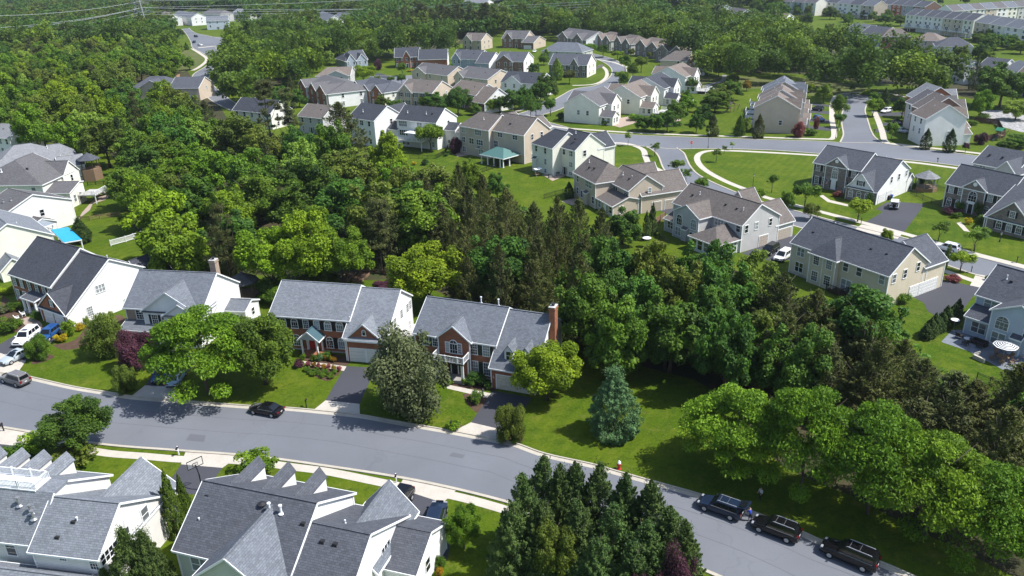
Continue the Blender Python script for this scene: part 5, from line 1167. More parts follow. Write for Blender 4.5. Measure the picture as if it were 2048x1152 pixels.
left_houses()

def house_v():
    h = px_house('house', 'tan house with brown roof and teal-roofed garden pavilion attached behind', (919, 250), (1040, 271), 12, 8.4, wall=TAN, roof=R_BROWN)
    L = h.L; h.block(0, L*.5, 0, 11, 8.4, 11.9, 'x', hl=3.5); h.block(L*.45, L, 1.6, 12.5, 8.3, 12.1, 'x'); h.block(L*.2, L*.5, 8, 15, 8.1, 11., 'y'); h.block(L*.62, L*.9, 10, 16, 8.1, 10.8, 'y')
    h.near = False
    for z, k in ((7.1, 0), (4.3, 1), (1.5, 2)):
        h.win(('F', -.02), 1.6, z, 1.2, 1.5, 'dbl'); h.win(('F', -.02), L*(.32+.02*k), z, 2.6 if k < 2 else 2., 1.5, 'tri')
        h.win(('R', L+.02), 5, z); h.win(('R', L+.02), 9, z)
        if k < 1: h.wins(('F', 1.58), (L*.62, L*.86), z, w=1.8, h=1.2, style='dbl')
        if k == 1: h.win(('F', -.02), L*.2, z, 1.8, 1.6, 'dbl'); h.wins(('F', 1.58), (L*.55,), z, w=1.5, h=1.8, style='dbl')
    h.block(L*.58, L*.93, -5.2, 1.5, 2.8, 4.6, 'x', hl=3, hr=3, nowall=True, roof=TEAL, rname='pavilion_roof'); h.columns([(L*.58, -5.2), (L*.68, -5.2), (L*.78, -5.2), (L*.88, -5.2), (L*.92, -5.), (L*.92, -2.5)], 0, 2.75, .13)
    h.block(-4.5, -.02, 3, 8, 5.6, 7.2, 'x', wall=WHITES); h.shed(L*.3, L*.36, -.8, -.02, 2.7, 3.1, 'bump_roof'); h.pipe(L*.3, 3, 10.4); h.vent(L*.7, 4, 10.2)
house_v()
def white_w():
    h = px_house('house', 'white house with charcoal roof and white pergola over its back deck', (793, 237.5), (872, 245), 11, 8.4, wall=WHITES, roof=R_CHAR, near=False)
    L = h.L; h.block(0, L, 0, 11, 8.4, 11.9, rp=4.9)
    for z in (7.1, 4.3): h.win(('F', -.02), L*.16, z, 3., 1.6, 'quad'); h.win(('F', -.02), L*.58, z, 1.8, 1.5, 'dbl'); h.win(('R', L+.02), 6.4, z, 1., 1.5)
    h.win(('F', -.02), L*.2, 1.6, 2.6, 1.9, 'tri'); h.win(('F', -.02), L*.9, 4.3); h.win(('F', -.02), L*.9, 1.5)
    h.deck(3, 12, -4, -.05, 2.8, 'FR', stairs=(3.0, -4.4, 0, -1, 1.6)); h.columns([(6, -3.7), (11, -3.7)], 2.8, 5.2, .1); h.boxpart('pergola_roof', WHITE, (5.6, 11.4, -4, -.05, 5.2, 5.35)); h.pipe(3, 2, 10.2); h.pipe(10, 2.2, 10.2); h.vent(12, 2.6, 10.4); h.block(L+.02, L+4, 4, 10, 5.6, 7.3, wall=WHITES)
    h = px_house('house', 'white house with charcoal roof, left neighbour of the one with the pergola', (698, 233.5), (748, 241), (793, 227), 8.4, wall=WHITES, roof=R_CHAR, near=False)
    L = h.L; h.block(0, L, 0, h.D, 8.4, 12.)
    for z in (7.1, 4.3, 1.6): h.win(('F', -.02), L*.5, z, 1.4, 1.5, 'dbl'); h.win(('F', -.02), L*.8, z, 1., 1.5)
    h.win(('R', L+.02), h.D*.6, 7.); h.block(L*.4, L*.95, h.D-2, h.D+5, 8., 11., 'y'); h.block(L+.02, L+4.5, h.D*.45, h.D*.95, 5.2, 7.); h.pipe(L*.4, 2, 10.2)
white_w()
AH = auto_house
# inner street: brick and siding fronts
AH('house', 'brick-fronted house with three front gables and long white side wall', (599, 167), (656, 188), 20, 9., wall=WHITES, roof=R_WARM, front=BRICK, hl=5, hr=5, gables=((.02, .28, 8.2), (.40, .66, 8.3), (.68, .98, 8.6)), cols=5)
AH('house', 'red brick house with slate hip roof and cream right side', (704, 172), (768, 185), 14, 9., wall=CREAM, roof=R_DARK, front=BRICK, hl=4, hr=5, gables=((.02, .34, 8.4), (.36, .58, 7.6), (.66, .98, 8.4)), cols=5)
AH('house', 'tan house with brown roof, black shutters and small front gable', (797, 181), (864, 186), 14, 9.4, wall=TAN, roof=R_BROWN, gables=((.06, .42, 8.4),), sh=SHUT, cols=5)
AH('house', 'brown-fronted house with tan roof and single dormer above its garage', (900, 181), (952, 190), 12, 9.2, wall=WHITES, roof=R_TAN, front=BRICKB, wing=(8., 4., 8.6, -2.5), cols=3)
AH('house', 'tan gabled house with dark roof behind the brown-roofed one', (826, 142), (895, 151), (921, 142), 9., wall=PEACH, roof=R_WARM, gables=((.0, .4, 8.),), cols=3)
AH('house', 'beige house with brown roof right of the tan gabled house', (911, 151), (975, 159), (1003, 147), 9., wall=PEACH, roof=R_WARM, gables=((.0, .28, 8.),), cols=3)
AH('house', 'brick house with white centre entrance facing the green lawn', (789, 114), (838, 112.5), 12, 9.8, wall=WHITES, roof=R_CHAR, front=BRICK, gables=((.34, .64, 9.),), wing=(15., 4.6, 8.8, -4.), sh=SHUT, cols=5)
AH('house', 'grey-blue house with twin front gables and slate roof by the wood edge', (690, 122), (735, 118), 16, 9.8, wall=BLUEG, roof=R_DARK, hl=5, gables=((.05, .45, 9.), (.5, .95, 8.8)), cols=4)
AH('house', 'house with pale tan roof and blank grey gable below the slate-roofed house', (632, 152), (700, 150), 14, 8.6, wall=GREYS, roof=R_TAN, hl=4, gables=((.25, .95, 8.),), cols=2, door=False)
AH('house', 'pale blue and stone house with stepped roof and white garage gable', (903, 117), (957, 119), 13, 9.6, wall=WHITES, roof=R_DARK, front=BLUEG, fname='siding_front', gables=((.05, .35, 8.8),), wing=(7.5, 4.6, 9., -3.), cols=4)
AH('house', 'brick-gabled house with white side right of the pale blue house', (991, 122), (1047, 123), (1070, 115), 9.4, wall=WHITES, roof=R_DARK, front=BRICKB, gables=((.02, .62, 8.8),), cols=4)
AH('house', 'tan-roofed house with solar panels peeping over the trees', (926, 80), (962, 81), 14, 9.5, wall=TAN, roof=R_BROWN, gables=((.0, .5, 8.8),), cols=3)
AH('house', 'brick house with brown roof and low front garage by white car', (1004, 76), (1050, 77), 14, 9.8, wall=TAN, roof=R_WARM, front=BRICKB, gables=((.1, .45, 9.),), wing=(8, 4., 7., -5.), cols=4)
AH('house', 'stone-fronted house with white right wall at the wood edge', (1114, 72), (1172, 80), (1190, 71), 10., wall=WHITES, roof=R_WARM, front=STONE, fname='stone_facade', gables=((.08, .4, 9.), (.6, .9, 9.)), cols=5)
AH('house', 'low grey hip-roofed house in front of the stone-fronted house', (1084, 101), (1164, 104), 14, 8.6, ze=4.6, wall=SAGE, roof=R_SLATE, hl=6, hr=6, cols=4, rows=(3.2,))
AH('house', 'stone-fronted house with tall arched entrance window and cream gable end', (1098, 128), (1174, 130), (1188, 122), 9.8, wall=CREAM, roof=R_DARK, front=STONE, fname='stone_facade', gables=((.56, .78, 8.9),), sh=SHUT, cols=6)
AH('house', 'white house with slate roof and two arched windows in rear gable', (1002, 163), (1078, 168), 12, 9.3, wall=WHITES, roof=R_CHAR, gables=((.1, .55, 8.5),), cols=4, door=False)
AH('house', 'dark-roofed cream house half hidden by tall pine trees', (466, 219), (541, 226), 10, 9.4, wall=CREAM, roof=R_CHAR, cols=5)
AH('house', 'tan-roofed grey house behind narrow cypress trees', (596, 231), (645, 236), 11, 9., wall=GREYS, roof=R_BROWN, cols=3)
AH('house', 'house with tan front gable and grey roof sunk in the wood', (262, 176), (336, 175), 16, 9.5, wall=TAN, roof=R_DARK, hl=5, hr=5, gables=((.2, .95, 9.),), cols=3, wing=(13, 5.4, 9., 1.))
for i, (a, b, rf, wl, lab) in enumerate((((1191, 77), (1222, 81), R_TAN, SAGE, 'stone-gabled house at left end of the tan-roofed row by the wood'), ((1229, 83), (1262, 88), R_BROWN, GREYS, 'tan-roofed house with dark gable, second in the row by the wood'), ((1272, 89), (1318, 96), R_TAN, TAN, 'wide tan hip-roofed house in the middle of the row by the wood'), ((1312, 100), (1368, 104), R_TAN, SAGE, 'tan-roofed house with white side at right end of the row'))):
    AH('house', lab, a, b, 15, 9.6, wall=wl, roof=rf, front=STONE, fname='stone_facade', hl=4, hr=4, gables=((.02, .48, 8.9), (.55, .98, 8.6)), cols=3, group='houses along the wood edge')
def trow():
    yaw = -33
    for lab, p, wd, dp, wl, rf, zz in (('cream house with blank front gable at the street corner', (1128, 206), 13.5, 17, CREAM, R_WARM, 0), ('cream house with tan roof next behind the corner house', (1209, 189), 14, 16, CREAM, R_TAN, 1), ('white house with dark roof and screened porch facing the meadow', (1255, 172), 15, 15, WHITES, R_CHAR, 1), ('white house with tan roof, fourth behind the corner house', (1304, 150), 14.5, 15, WHITES, R_TAN, 1)):
        A = P(*p, 6.4); h = House('house', lab, A, yaw, wall=wl, roof=rf, near=False, group='houses backing on the meadow')
        h.block(0, wd, 0, dp, 6.4, 10., 'y'); h.block(wd*.55, wd+1.8, dp*.35, dp*.8, 6.2, 9., 'x', name='rear_wing'); h.block(-3, wd*.4, dp*.5, dp, 6.1, 8.6, 'x', name='front_wing')
        h.wins(('F', -.02), (wd*.42, wd*.68), 3.6 if not zz else 4.5, w=.95, h=1.5); h.wins(('R', wd+1.82), (dp*.48, dp*.66), 4.5, w=1., h=1.5); h.wins(('R', wd+1.82), (dp*.5, dp*.68), 1.7, w=1., h=1.6); h.wins(('R', wd+.02), (dp*.15, dp*.28), 4.5, w=1., h=1.4)
        h.block(wd+.02, wd+5, dp*.02, dp*.32, 2.9, 4.5, 'x', hr=0); h.wins(('R', wd+5.02), (dp*.1, dp*.22), 1.6, w=1., h=1.6); h.wins(('F', dp*.02-.02), (wd+1.5, wd+3.5), 1.6, w=1., h=1.6); h.pipe(wd*.3, 4, 7.9); h.vent(wd*.7, 5, 7.9)
        if zz: h.deck(wd+5.1, wd+9, dp*.0, dp*.5, 1.1, 'FRB')
    h = px_house('house', 'tan house with raised white deck and screened gazebo on its right', (1321, 119.5), (1374, 121.5), 13, wall=PEACH, roof=R_BROWN, near=False)
    L = h.L; h.block(0, L, 0, 13, 5.8, 9.4, 'x', hl=5); h.block(L*.55, L+6, 8, 16, 5.6, 8.6); h.win(('F', -.02), L*.68, 4.5); h.win(('R', L+.02), 3, 3.2, 1.4, 1.8, 'dbl'); h.deck(L+.1, L+11, -1, 6, 2.2, 'FR', stairs=(L+9, -1.2, 0, -1, 1.6)); h.block(L+3, L+9.5, .5, 5.5, 5.2, 6.6, 'x', hl=2.4, hr=2.4, nowall=True, roof=R_LIGHT, rname='screen_porch_roof'); h.columns([(L+3.3, .8), (L+9.2, .8), (L+9.2, 5.2), (L+6.2, .8)], 2.2, 5.2, .12)
trow()
def townrow(name, a, b, n, pitch, dirpx, wl, rf, labs, group, left_decks=False):
    """stepped attached houses: gable end nearest the camera, ridge running away"""
    ZE = 8.; A, B = P(*a, ZE), P(*b, ZE); Wd = float(np.hypot(*(B-A))); u = (B-A)/Wd; yaw = math.degrees(math.atan2(u[1], u[0])); v = np.array([-u[1], u[0]])
    Q = P(*dirpx, 11.5); d = (Q-(A+B)/2); L = float(d@v); sh = float(d@u)/max(L, 1)
    for i in range(n):
        o = A+v*(pitch*i+.03*i)+u*(sh*pitch*i+(.9 if i % 2 else 0)); h = House('town_house', labs[i], o, yaw, wall=wl[i % len(wl)], roof=rf[i % len(rf)], near=False, group=group)
        z = .5 if i % 2 else 0; h.block(0, Wd, 0, pitch, ZE+z, ZE+3.7+z, 'y')
        if i == 0: h.wins(('F', -.02), (Wd*.62,), 3.4, w=.9, h=1.4)
        h.block(Wd-1, Wd+2.6, .8, pitch*.75, 3.2, 4.4, 'x', roof=R_TAN if i % 2 else R_BROWN, name='porch', rname='porch_roof'); h.block(Wd*.5, Wd+.5, pitch*.1, pitch*.5, ZE+.2+z, ZE+2.6+z, 'x', name='front_gable'); h.gdoor(('R', Wd+2.62), pitch*.45, 2.5)
        h.wins(('R', Wd+.52), (pitch*.3,), 6.7+z, w=1., h=1.5); h.wins(('R', Wd+.02), (pitch*.75,), 6.7, w=1., h=1.5); h.wins(('L', -.02), (pitch*.3, pitch*.7), 6.7, w=1., h=1.5); h.wins(('L', -.02), (pitch*.3, pitch*.7), 3.9, w=1., h=1.6)
        if left_decks: h.deck(-4, -.05, pitch*.1, pitch*.8, 2.6, 'FL')
        h.pipe(Wd*.35, pitch*.5, 10.2+z); h.vent(Wd*.7, pitch*.4, 9.8+z)
townrow('e', (1509, 214), (1598, 217), 5, 8.5, (1572, 142), [TAN, GREYS, CREAM, TAN, GREYS], [R_TAN, R_TAN, R_BROWN, R_SLATE, R_SLATE], ['tan end-of-row house with blank gable left of the cul-de-sac', 'second house of the tan-roofed row left of the cul-de-sac', 'middle house of the row left of the cul-de-sac', 'fourth, grey-roofed house of the row left of the cul-de-sac', 'farthest grey-roofed house of the row left of the cul-de-sac'], 'attached houses left of the cul-de-sac', True)
townrow('f', (1853, 237), (1934, 235), 4, 9., (1861, 160), [WHITES, BRICKB, GREYS, BRICK], [R_TAN, R_BROWN, R_WARM, R_LIGHT], ['white gable-end house nearest in the row right of the cul-de-sac', 'brick-fronted second house of the row right of the cul-de-sac', 'third house of the row right of the cul-de-sac', 'farthest brick house of the row right of the cul-de-sac'], 'attached houses right of the cul-de-sac')
# rows on the far slope, upper right
def rows(a, b, n, D_, cols, rf, labs, group, ze=10., zr=13.6, wins=True, cat='house', z0=0, front=None):
    A, B = P(*a, ze), P(*b, ze); Lt = float(np.hypot(*(B-A))); u = (B-A)/Lt; yaw = math.degrees(math.atan2(u[1], u[0])); w = Lt/n
    for i in range(n):
        h = House('row_house', labs[i] if i < len(labs) else labs[-1], A+u*w*i, yaw, wall=cols[i % len(cols)], roof=rf[i % len(rf)], near=False, group=group)
        q = .02+.3*((i*7) % 3)/2; h.block(.02, w-.02, q, D_, ze, zr, ovg=.03)
        for z in (ze-1.4, ze-4.2, ze-7.): h.wins(('F', q-.02), (w*.27, w*.7), z, w=w*.17, h=1.5)
        h.win(('F', q-.02), w*.5, 4.0, w*.3, 1.9, 'dbl') if wins else None
        if wins: h.deck(w*.1, w*.9, -3.2, q-.05, 2.8, 'F')
rows((1812, 29), (1948, 41.5), 7, 13, [CREAM, WHITES, WHITES, WHITES, PEACH, TAN, CREAM], [R_DARK], ['cream end unit at left of the long pale terrace', 'white second unit of the long pale terrace', 'white third unit of the long pale terrace', 'white middle unit of the long pale terrace', 'peach fifth unit of the long pale terrace', 'tan sixth unit of the long pale terrace', 'cream right end unit of the long pale terrace'], 'terraced houses on the far slope')
rows((1950, 43), (2075, 62), 4, 13, [TAN, CREAM, WHITES, CREAM], [R_SLATE], ['tan left unit of the terrace at right frame edge', 'cream second unit of the terrace at right frame edge', 'white third unit of the terrace at right frame edge', 'last unit of the terrace at right frame edge'], 'terraced houses at right frame edge')
rows((1631, 2), (1748, 12), 5, 12, [PEACH, CREAM, WHITES, CREAM, TAN], [R_SLATE, R_DARK], ['peach left unit of the terrace at top edge', 'cream second unit of the terrace at top edge', 'white middle unit of the terrace at top edge', 'cream fourth unit of the terrace at top edge', 'tan right unit of the terrace at top edge'], 'terraced houses at the top edge')
rows((1742, 5), (1850, 14), 5, 14, [BRICK, BLUEG, BRICK, BLUEG, BRICKB], [R_DARK], ['left brick town house of the brick and blue terrace', 'blue-grey second house of the brick and blue terrace', 'red brick middle house of the brick and blue terrace', 'blue-grey fourth house of the brick and blue terrace', 'brown brick right house of the brick and blue terrace'], 'brick and blue terrace', wins=False)
rows((1905, 22), (2060, 12), 7, 13, [WHITES, CREAM, WHITES, TAN, WHITES, CREAM, GREYS], [R_WARM, R_SLATE], ['left unit of the farthest terrace in the top right corner', 'cream second unit of the farthest terrace in the corner', 'white third unit of the farthest terrace in the corner', 'tan fourth unit of the farthest terrace in the corner', 'white fifth unit of the farthest terrace in the corner', 'cream sixth unit of the farthest terrace in the corner', 'last unit of the farthest terrace in the corner'], 'farthest terrace', wins=False)
rows((1540, 1), (1632, 6), 4, 12, [PEACH, WHITES, PBLUE, CREAM], [R_WARM], ['peach leftmost unit of the far top terrace', 'white second unit of the far top terrace', 'pale blue third unit of the far top terrace', 'cream fourth unit of the far top terrace'], 'far top terrace')
for a, b, dp, zr, rf, wl, fr, hp, lab in (((1688, 60), (1728, 66), 14, 9.6, R_SLATE, BLUEG, None, 0, 'grey-blue gabled house left among far houses behind the tall trees'), ((1722, 66), (1765, 70), 14, 9.4, R_DARK, WHITES, None, 0, 'dark-roofed white house second among far houses behind the tall trees'),
        ((1765, 73), (1822, 73), 16, 9.2, R_BROWN, TAN, BRICK, 4, 'brown hip-roofed brick house behind the tall trees'), ((1825, 80), (1880, 82), 16, 9., R_TAN, PEACH, None, 5, 'pale tan-roofed house behind the tall trees'),
        ((1872, 92), (1946, 93), 14, 9.4, R_DARK, WHITES, None, 6, 'white house with dark hip roof on the grassy slope'), ((1898, 125), (1932, 132), 9, 7.6, R_DARK, WHITES, None, 0, 'small white gabled house below the grassy slope'),
        ((1955, 133), (2000, 138), 12, 9., R_DARK, WHITES, None, 0, 'dark-roofed house partly hidden by round trees at right'), ((2008, 135), (2042, 148), 10, 8.6, R_SLATE, WHITES, None, 0, 'white gable-ended house beside tall trees at right'), ((2032, 150), (2080, 156), 10, 9.4, R_TAN, TAN, BRICKB, 0, 'tan house with raised white deck at right frame edge'),
        ((1532, 36), (1568, 38), 12, 9., R_TAN, WHITES, None, 0, 'white gabled house alone at edge of the grassy clearing'), ((1416, 16), (1440, 19), 12, 9., R_SLATE, WHITES, None, 0, 'slate-roofed house at left of the far hilltop group'), ((1450, 24), (1480, 28), 12, 9., R_WARM, WHITES, BRICKB, 0, 'brown-fronted house second in the far hilltop group'), ((1474, 34), (1512, 40), 13, 9., R_BROWN, WHITES, None, 0, 'brown-roofed white house third in the far hilltop group'), ((1506, 44), (1545, 50), 13, 9., R_WARM, WHITES, BRICK, 0, 'brick-fronted white house nearest of the far hilltop group'),
        ((1328, 24), (1368, 25), 12, 8.6, R_TAN, SAGE, None, 3, 'tan-roofed house just showing in the middle of the far wood'),
        ((922, 5), (972, 6), 12, 9., R_LIGHT, WHITES, None, 0, 'pale-roofed house at top edge beyond the highway'), ((990, 14), (1016, 16), 12, 9., R_TAN, PEACH, None, 0, 'tan-roofed house beyond the highway pines'),
        ((345, 30), (382, 35), 14, 9.4, R_SLATE, WHITES, None, 0, 'white-gabled house left of the hill street junction'), ((404, 26), (440, 28), 14, 9., R_WARM, GREYS, None, 4, 'grey-roofed house above the hill street junction'), ((412, 42), (456, 40), 14, 9.2, R_SLATE, PBLUE, None, 0, 'house with three small dormers above the hill street junction'), ((316, 30), (332, 36), 14, 8.8, R_TAN, WHITES, None, 0, 'narrow white gable right of the power pylon'), ((466, 24), (492, 25), 12, 8.6, R_LIGHT, SAGE, None, 0, 'grey house right of the one with dormers'),
        ((512, 40), (532, 42), 12, 9., R_DARK, WHITES, None, 0, 'small dark-roofed house under the power lines, left'), ((574, 38), (590, 39), 12, 9., R_DARK, WHITES, None, 0, 'slim dark-roofed house under the power lines, second'), ((630, 32), (654, 41), 14, 9.6, R_SLATE, WHITES, None, 0, 'white-gabled house under the power lines, third'), ((664, 36), (698, 38), 14, 9.6, R_SLATE, WHITES, None, 0, 'white-gabled house under the power lines, rightmost'),
        ((4, 16), (38, 17), 12, 8.8, R_LIGHT, WHITES, None, 0, 'white house alone in the top left corner wood'), ((-6, 50), (26, 46), 12, 8.8, R_SLATE, GREYS, None, 0, 'slate roof showing through trees near left frame edge'), ((266, 50), (292, 48), 10, 8.4, R_LIGHT, WHITES, None, 0, 'pale house behind the base of the power pylon')):
    AH('house', lab, a, b, dp, zr+1.6, ze=7.4, rows=(6., 3.1), wall=wl, roof=rf, front=fr, hl=hp, hr=hp, cols=3, group=None)
def edge_house():
    h = px_house('house', 'grey-sided house with dark roof at right edge by the long street', (1948, 323), (2035, 340), 11, wall=GREYS, roof=R_DARK, near=False)
    L = h.L; h.block(0, L, 0, 11, 5.6, 8.9); h.block(L*.62, L*1.1, -2.5, 5, 5.4, 8., 'y'); h.win(('F', -.02), L*.22, 4.5, 1.4, 1.3, 'dbl'); h.vent(L*.2, 2.6, 7.4); h.vent(L*.5, 2.6, 7.4)
edge_house()
# ------------------------------------------------------------------ cars
C_WHITE = paint('white_car_paint', (.78, .78, .77)); C_BLACK = paint('black_car_paint', (.006, .006, .007), .12); C_NAVY = paint('navy_car_paint', (.012, .022, .045)); C_BLUE = paint('blue_car_paint', (.015, .07, .22)); C_SILV = paint('silver_car_paint', (.40, .45, .48), .25); C_GREY = paint('pewter_car_paint', (.16, .15, .145), .25); C_SKY = paint('light_blue_car_paint', (.35, .5, .62))
CH_ = plain('chrome_rail', (.75, .76, .78), .3, .5, .3)
car('boxsuv', C_GREY, (30, 757), (-12, 744), 'pewter box-shaped estate car parked at left frame edge', rails=CH_)
car('bigsuv', C_WHITE, (52, 674), (22, 697), 'large white car with roof rails and sunroof on left driveway', rails=CH_, sunroof=True)
car('sedan', C_SILV, (31, 711), (8, 722), 'silver saloon car with sunroof at foot of left driveway', sunroof=True)
car('suv', C_BLUE, (97, 668), (70, 688), 'dark blue car by the garage doors beside yellow shrub')
car('sedan', C_BLUE, (322, 746), (312, 764), 'blue car half hidden under the spreading green tree')
car('sedan', C_SKY, (352, 754), (362, 738), 'pale blue car under the spreading green tree, beside the blue one')
car('sedan', C_BLACK, (532, 817), (504, 812), 'black saloon car parked alone at the kerb of the front street')
car('suv', C_BLACK, (797, 1003), (783, 1022), 'black car mostly hidden by grey roof at foot of the driveway')
car('suv', C_NAVY, (872, 1032), (877, 1014), 'dark navy car standing on driveway beside round bright tree')
car('suv', C_NAVY, (1441, 1012), (1410, 1001), 'navy car at kerb with its tailgate raised', rails=CH_, hatch=True)
car('suv', C_BLACK, (1552, 1055), (1515, 1041), 'black car with silver roof rails, middle of three at the kerb', rails=CH_)
car('bigsuv', C_BLACK, (1699, 1108), (1655, 1090), 'large black car with long roof rails, nearest of three at the kerb', rails=CH_)
car('van', C_BLACK, (1540, 499), (1527, 507), 'black van on driveway beside the grey-tan house', name='parked_van')
car('van', C_WHITE, (1566, 511), (1553, 519), 'white van on driveway behind the beige house', name='parked_van')
car('suv', C_WHITE, (1894, 494), (1873, 489), 'white car parked at the kerb of the cross street')
car('jeep', C_WHITE, (1789, 409), (1791, 400), 'white off-road car with black top and spare wheel by blue bin', spare=True)
b = None
for kind, col, c, hd, lab in (('suv', C_NAVY, (1634, 217), (1626, 216), 'navy car, upper of two on drives left of the cul-de-sac'), ('suv', C_BLUE, (1638, 237), (1648, 240), 'dark blue car, lower of two on drives left of the cul-de-sac'), ('suv', C_WHITE, (1773, 221), (1764, 223), 'white car on upper drive right of the cul-de-sac'), ('sedan', C_BLACK, (1795, 244), (1805, 247), 'black car on middle drive right of the cul-de-sac'), ('sedan', C_SILV, (1803, 260), (1812, 262), 'silver car on lower drive right of the cul-de-sac'),
        ('suv', C_NAVY, (388, 84), (383, 86), 'dark car crossing the hill street junction'), ('sedan', C_WHITE, (400, 89.5), (407, 90), 'white car at the hill street junction crossing'), ('suv', C_NAVY, (392, 72.5), (396, 73), 'dark car parked above the hill street junction'), ('sedan', C_WHITE, (1069, 102), (1066, 104), 'white car outside the brown-roofed brick house')):
    car(kind, col, c, hd, lab, far=True, name='parked_car')

# ------------------------------------------------------------------ people by the open tailgate
def body(x, y, rz, label, sh, tr, bend=0., arm=.5):
    S = math.sin(bend); Cc = math.cos(bend); f = lambda d, z: (0+S*(z-.95)*(z > .95)+d, 0, z if z < .95 else .95+Cc*(z-.95))
    J = {'pelvis': (f(0, .95), None), 'waist': (f(0, 1.10), 'pelvis'), 'chest': (f(0, 1.34), 'waist'), 'neck': (f(0, 1.50), 'chest'), 'head': (f(.03, 1.62), 'neck'), 'crown': (f(.01, 1.74), 'head'), 'nose': (f(.13, 1.61), 'head')}
    for s, sg in (('l', 1), ('r', -1)):
        J['hip_'+s] = ((.0, .10*sg, .90), 'pelvis'); J['knee_'+s] = ((.04+.06*sg, .11*sg, .50), 'hip_'+s); J['ankle_'+s] = ((.0+.08*sg, .12*sg, .09), 'knee_'+s); J['toe_'+s] = ((.17+.08*sg, .14*sg, .05), 'ankle_'+s)
        c = f(0, 1.42); J['sh_'+s] = ((c[0], .19*sg, c[2]), 'chest'); e = (c[0]+.12*arm, .25*sg, c[2]-.26); J['elbow_'+s] = (e, 'sh_'+s); w = (e[0]+.24*arm+.04, .22*sg, e[2]-.20+.20*arm); J['wrist_'+s] = (w, 'elbow_'+s); p = (w[0]+.07, w[1], w[2]-.03); J['palm_'+s] = (p, 'wrist_'+s)
        for k in range(4):
            J['finger%d_%s' % (k, s)] = ((p[0]+.075-.006*abs(k-1.3), p[1]+(k-1.5)*.022, p[2]-.03-.01*k), 'palm_'+s)
        J['thumb_'+s] = ((w[0]+.06, w[1]-.055*sg, w[2]), 'wrist_'+s)
    Rr = {'pelvis': (.15, .11), 'waist': (.14, .10), 'chest': (.17, .12), 'neck': .055, 'head': (.082, .10), 'crown': (.07, .08), 'nose': .014, 'hip': .09, 'knee': .062, 'ankle': .042, 'toe': .04, 'sh': .065, 'elbow': .045, 'wrist': .030, 'palm': .034, 'thumb': .010}
    Rr.update({'finger%d' % k: .009 for k in range(4)})
    return person(x, y, rz, label, J, Rr, sh, tr, plain('dark_hair', (.02, .014, .01), .7))
CL_BLUE = plain('blue_shirt', (.02, .06, .42), .8); CL_NAVY = plain('navy_jeans', (.02, .03, .07), .8); CL_BLACK = plain('black_shirt', (.012, .012, .014), .8); CL_WHITE = plain('pale_shirt', (.55, .54, .52), .8); CL_KHAKI = plain('pale_trousers', (.30, .30, .26), .8)
for (px, py), hd, lab, s_, t_, bd, am in (((1500, 1042), (1475, 1028), 'person in bright blue shirt and dark jeans between the two parked cars', CL_BLUE, CL_NAVY, .25, .8), ((1481, 1030), (1460, 1018), 'person in black shirt and pale trousers at the raised tailgate', CL_BLACK, CL_KHAKI, .35, .9), ((1520, 1001), (1500, 1010), 'person in pale top and black trousers on the shaded grass', CL_WHITE, CL_BLACK, .0, .4)):
    a_, c_ = P(px, py), P(*hd); body(a_[0], a_[1], math.atan2(c_[1]-a_[1], c_[0]-a_[0]), lab, s_, t_, bd, am)

# ------------------------------------------------------------------ street furniture
mailbox(358, 910, 'white-posted mailbox at kerb by the basketball driveway', yaw=pi); mailbox(793, 965, 'white-posted mailbox by driveway of the house with stepped roof', yaw=pi)
mailbox(8, 862, 'dark mailbox at left frame edge by concrete apron', white=False, yaw=pi); mailbox(613, 815, 'dark mailbox on lawn right of the black saloon car', white=False)
mailbox(903, 860, 'mailbox in shrub beside middle driveway', white=False); mailbox(1942, 545, 'black mailbox beside round tree on the cross street verge', white=False, yaw=2.6); mailbox(2033, 526, 'black mailbox at right frame edge of the cross street', white=False, yaw=-.5)
mailbox(1722, 447, 'black mailbox on verge by the large asphalt drive', white=False, yaw=-.5); mailbox(1316, 324, 'black mailbox on verge of the side street bend', white=False); mailbox(1875, 325, 'brown mailbox on verge of the long street', white=False); mailbox(1749, 266, 'black mailbox by the cul-de-sac right pavement', white=False, yaw=1.5); mailbox(1678, 262, 'grey mailbox on left kerb of the cul-de-sac', white=True, yaw=-1.5)
def hydrant(px, py):
    x, y = P(px, py); e = empty('fire_hydrant', (x, y, 0), 0, 'red fire hydrant with white top on the lawn by the kerb', 'fire hydrant')
    b = MB(); b.lathe([(.2, 0), (.2, .06), (.13, .08), (.13, .55), (.19, .57), (.19, .63)], n=14); b.build('barrel', REDP, e)
    t = MB(); t.lathe([(.17, .63), (.16, .74), (.10, .84), (.05, .87), (.05, .93)], n=14); t.build('bonnet', WHITE, e)
    for a in (0, pi/2, pi):
        c = MB(); c.tube([(.1*math.cos(a), .1*math.sin(a), .45), (.24*math.cos(a), .24*math.sin(a), .45)], .07, 10); c.build('outlet_cap', WHITE if a == pi/2 else REDP, e)
    e.scale = (1.25, 1.25, 1.25)
hydrant(1238, 938)
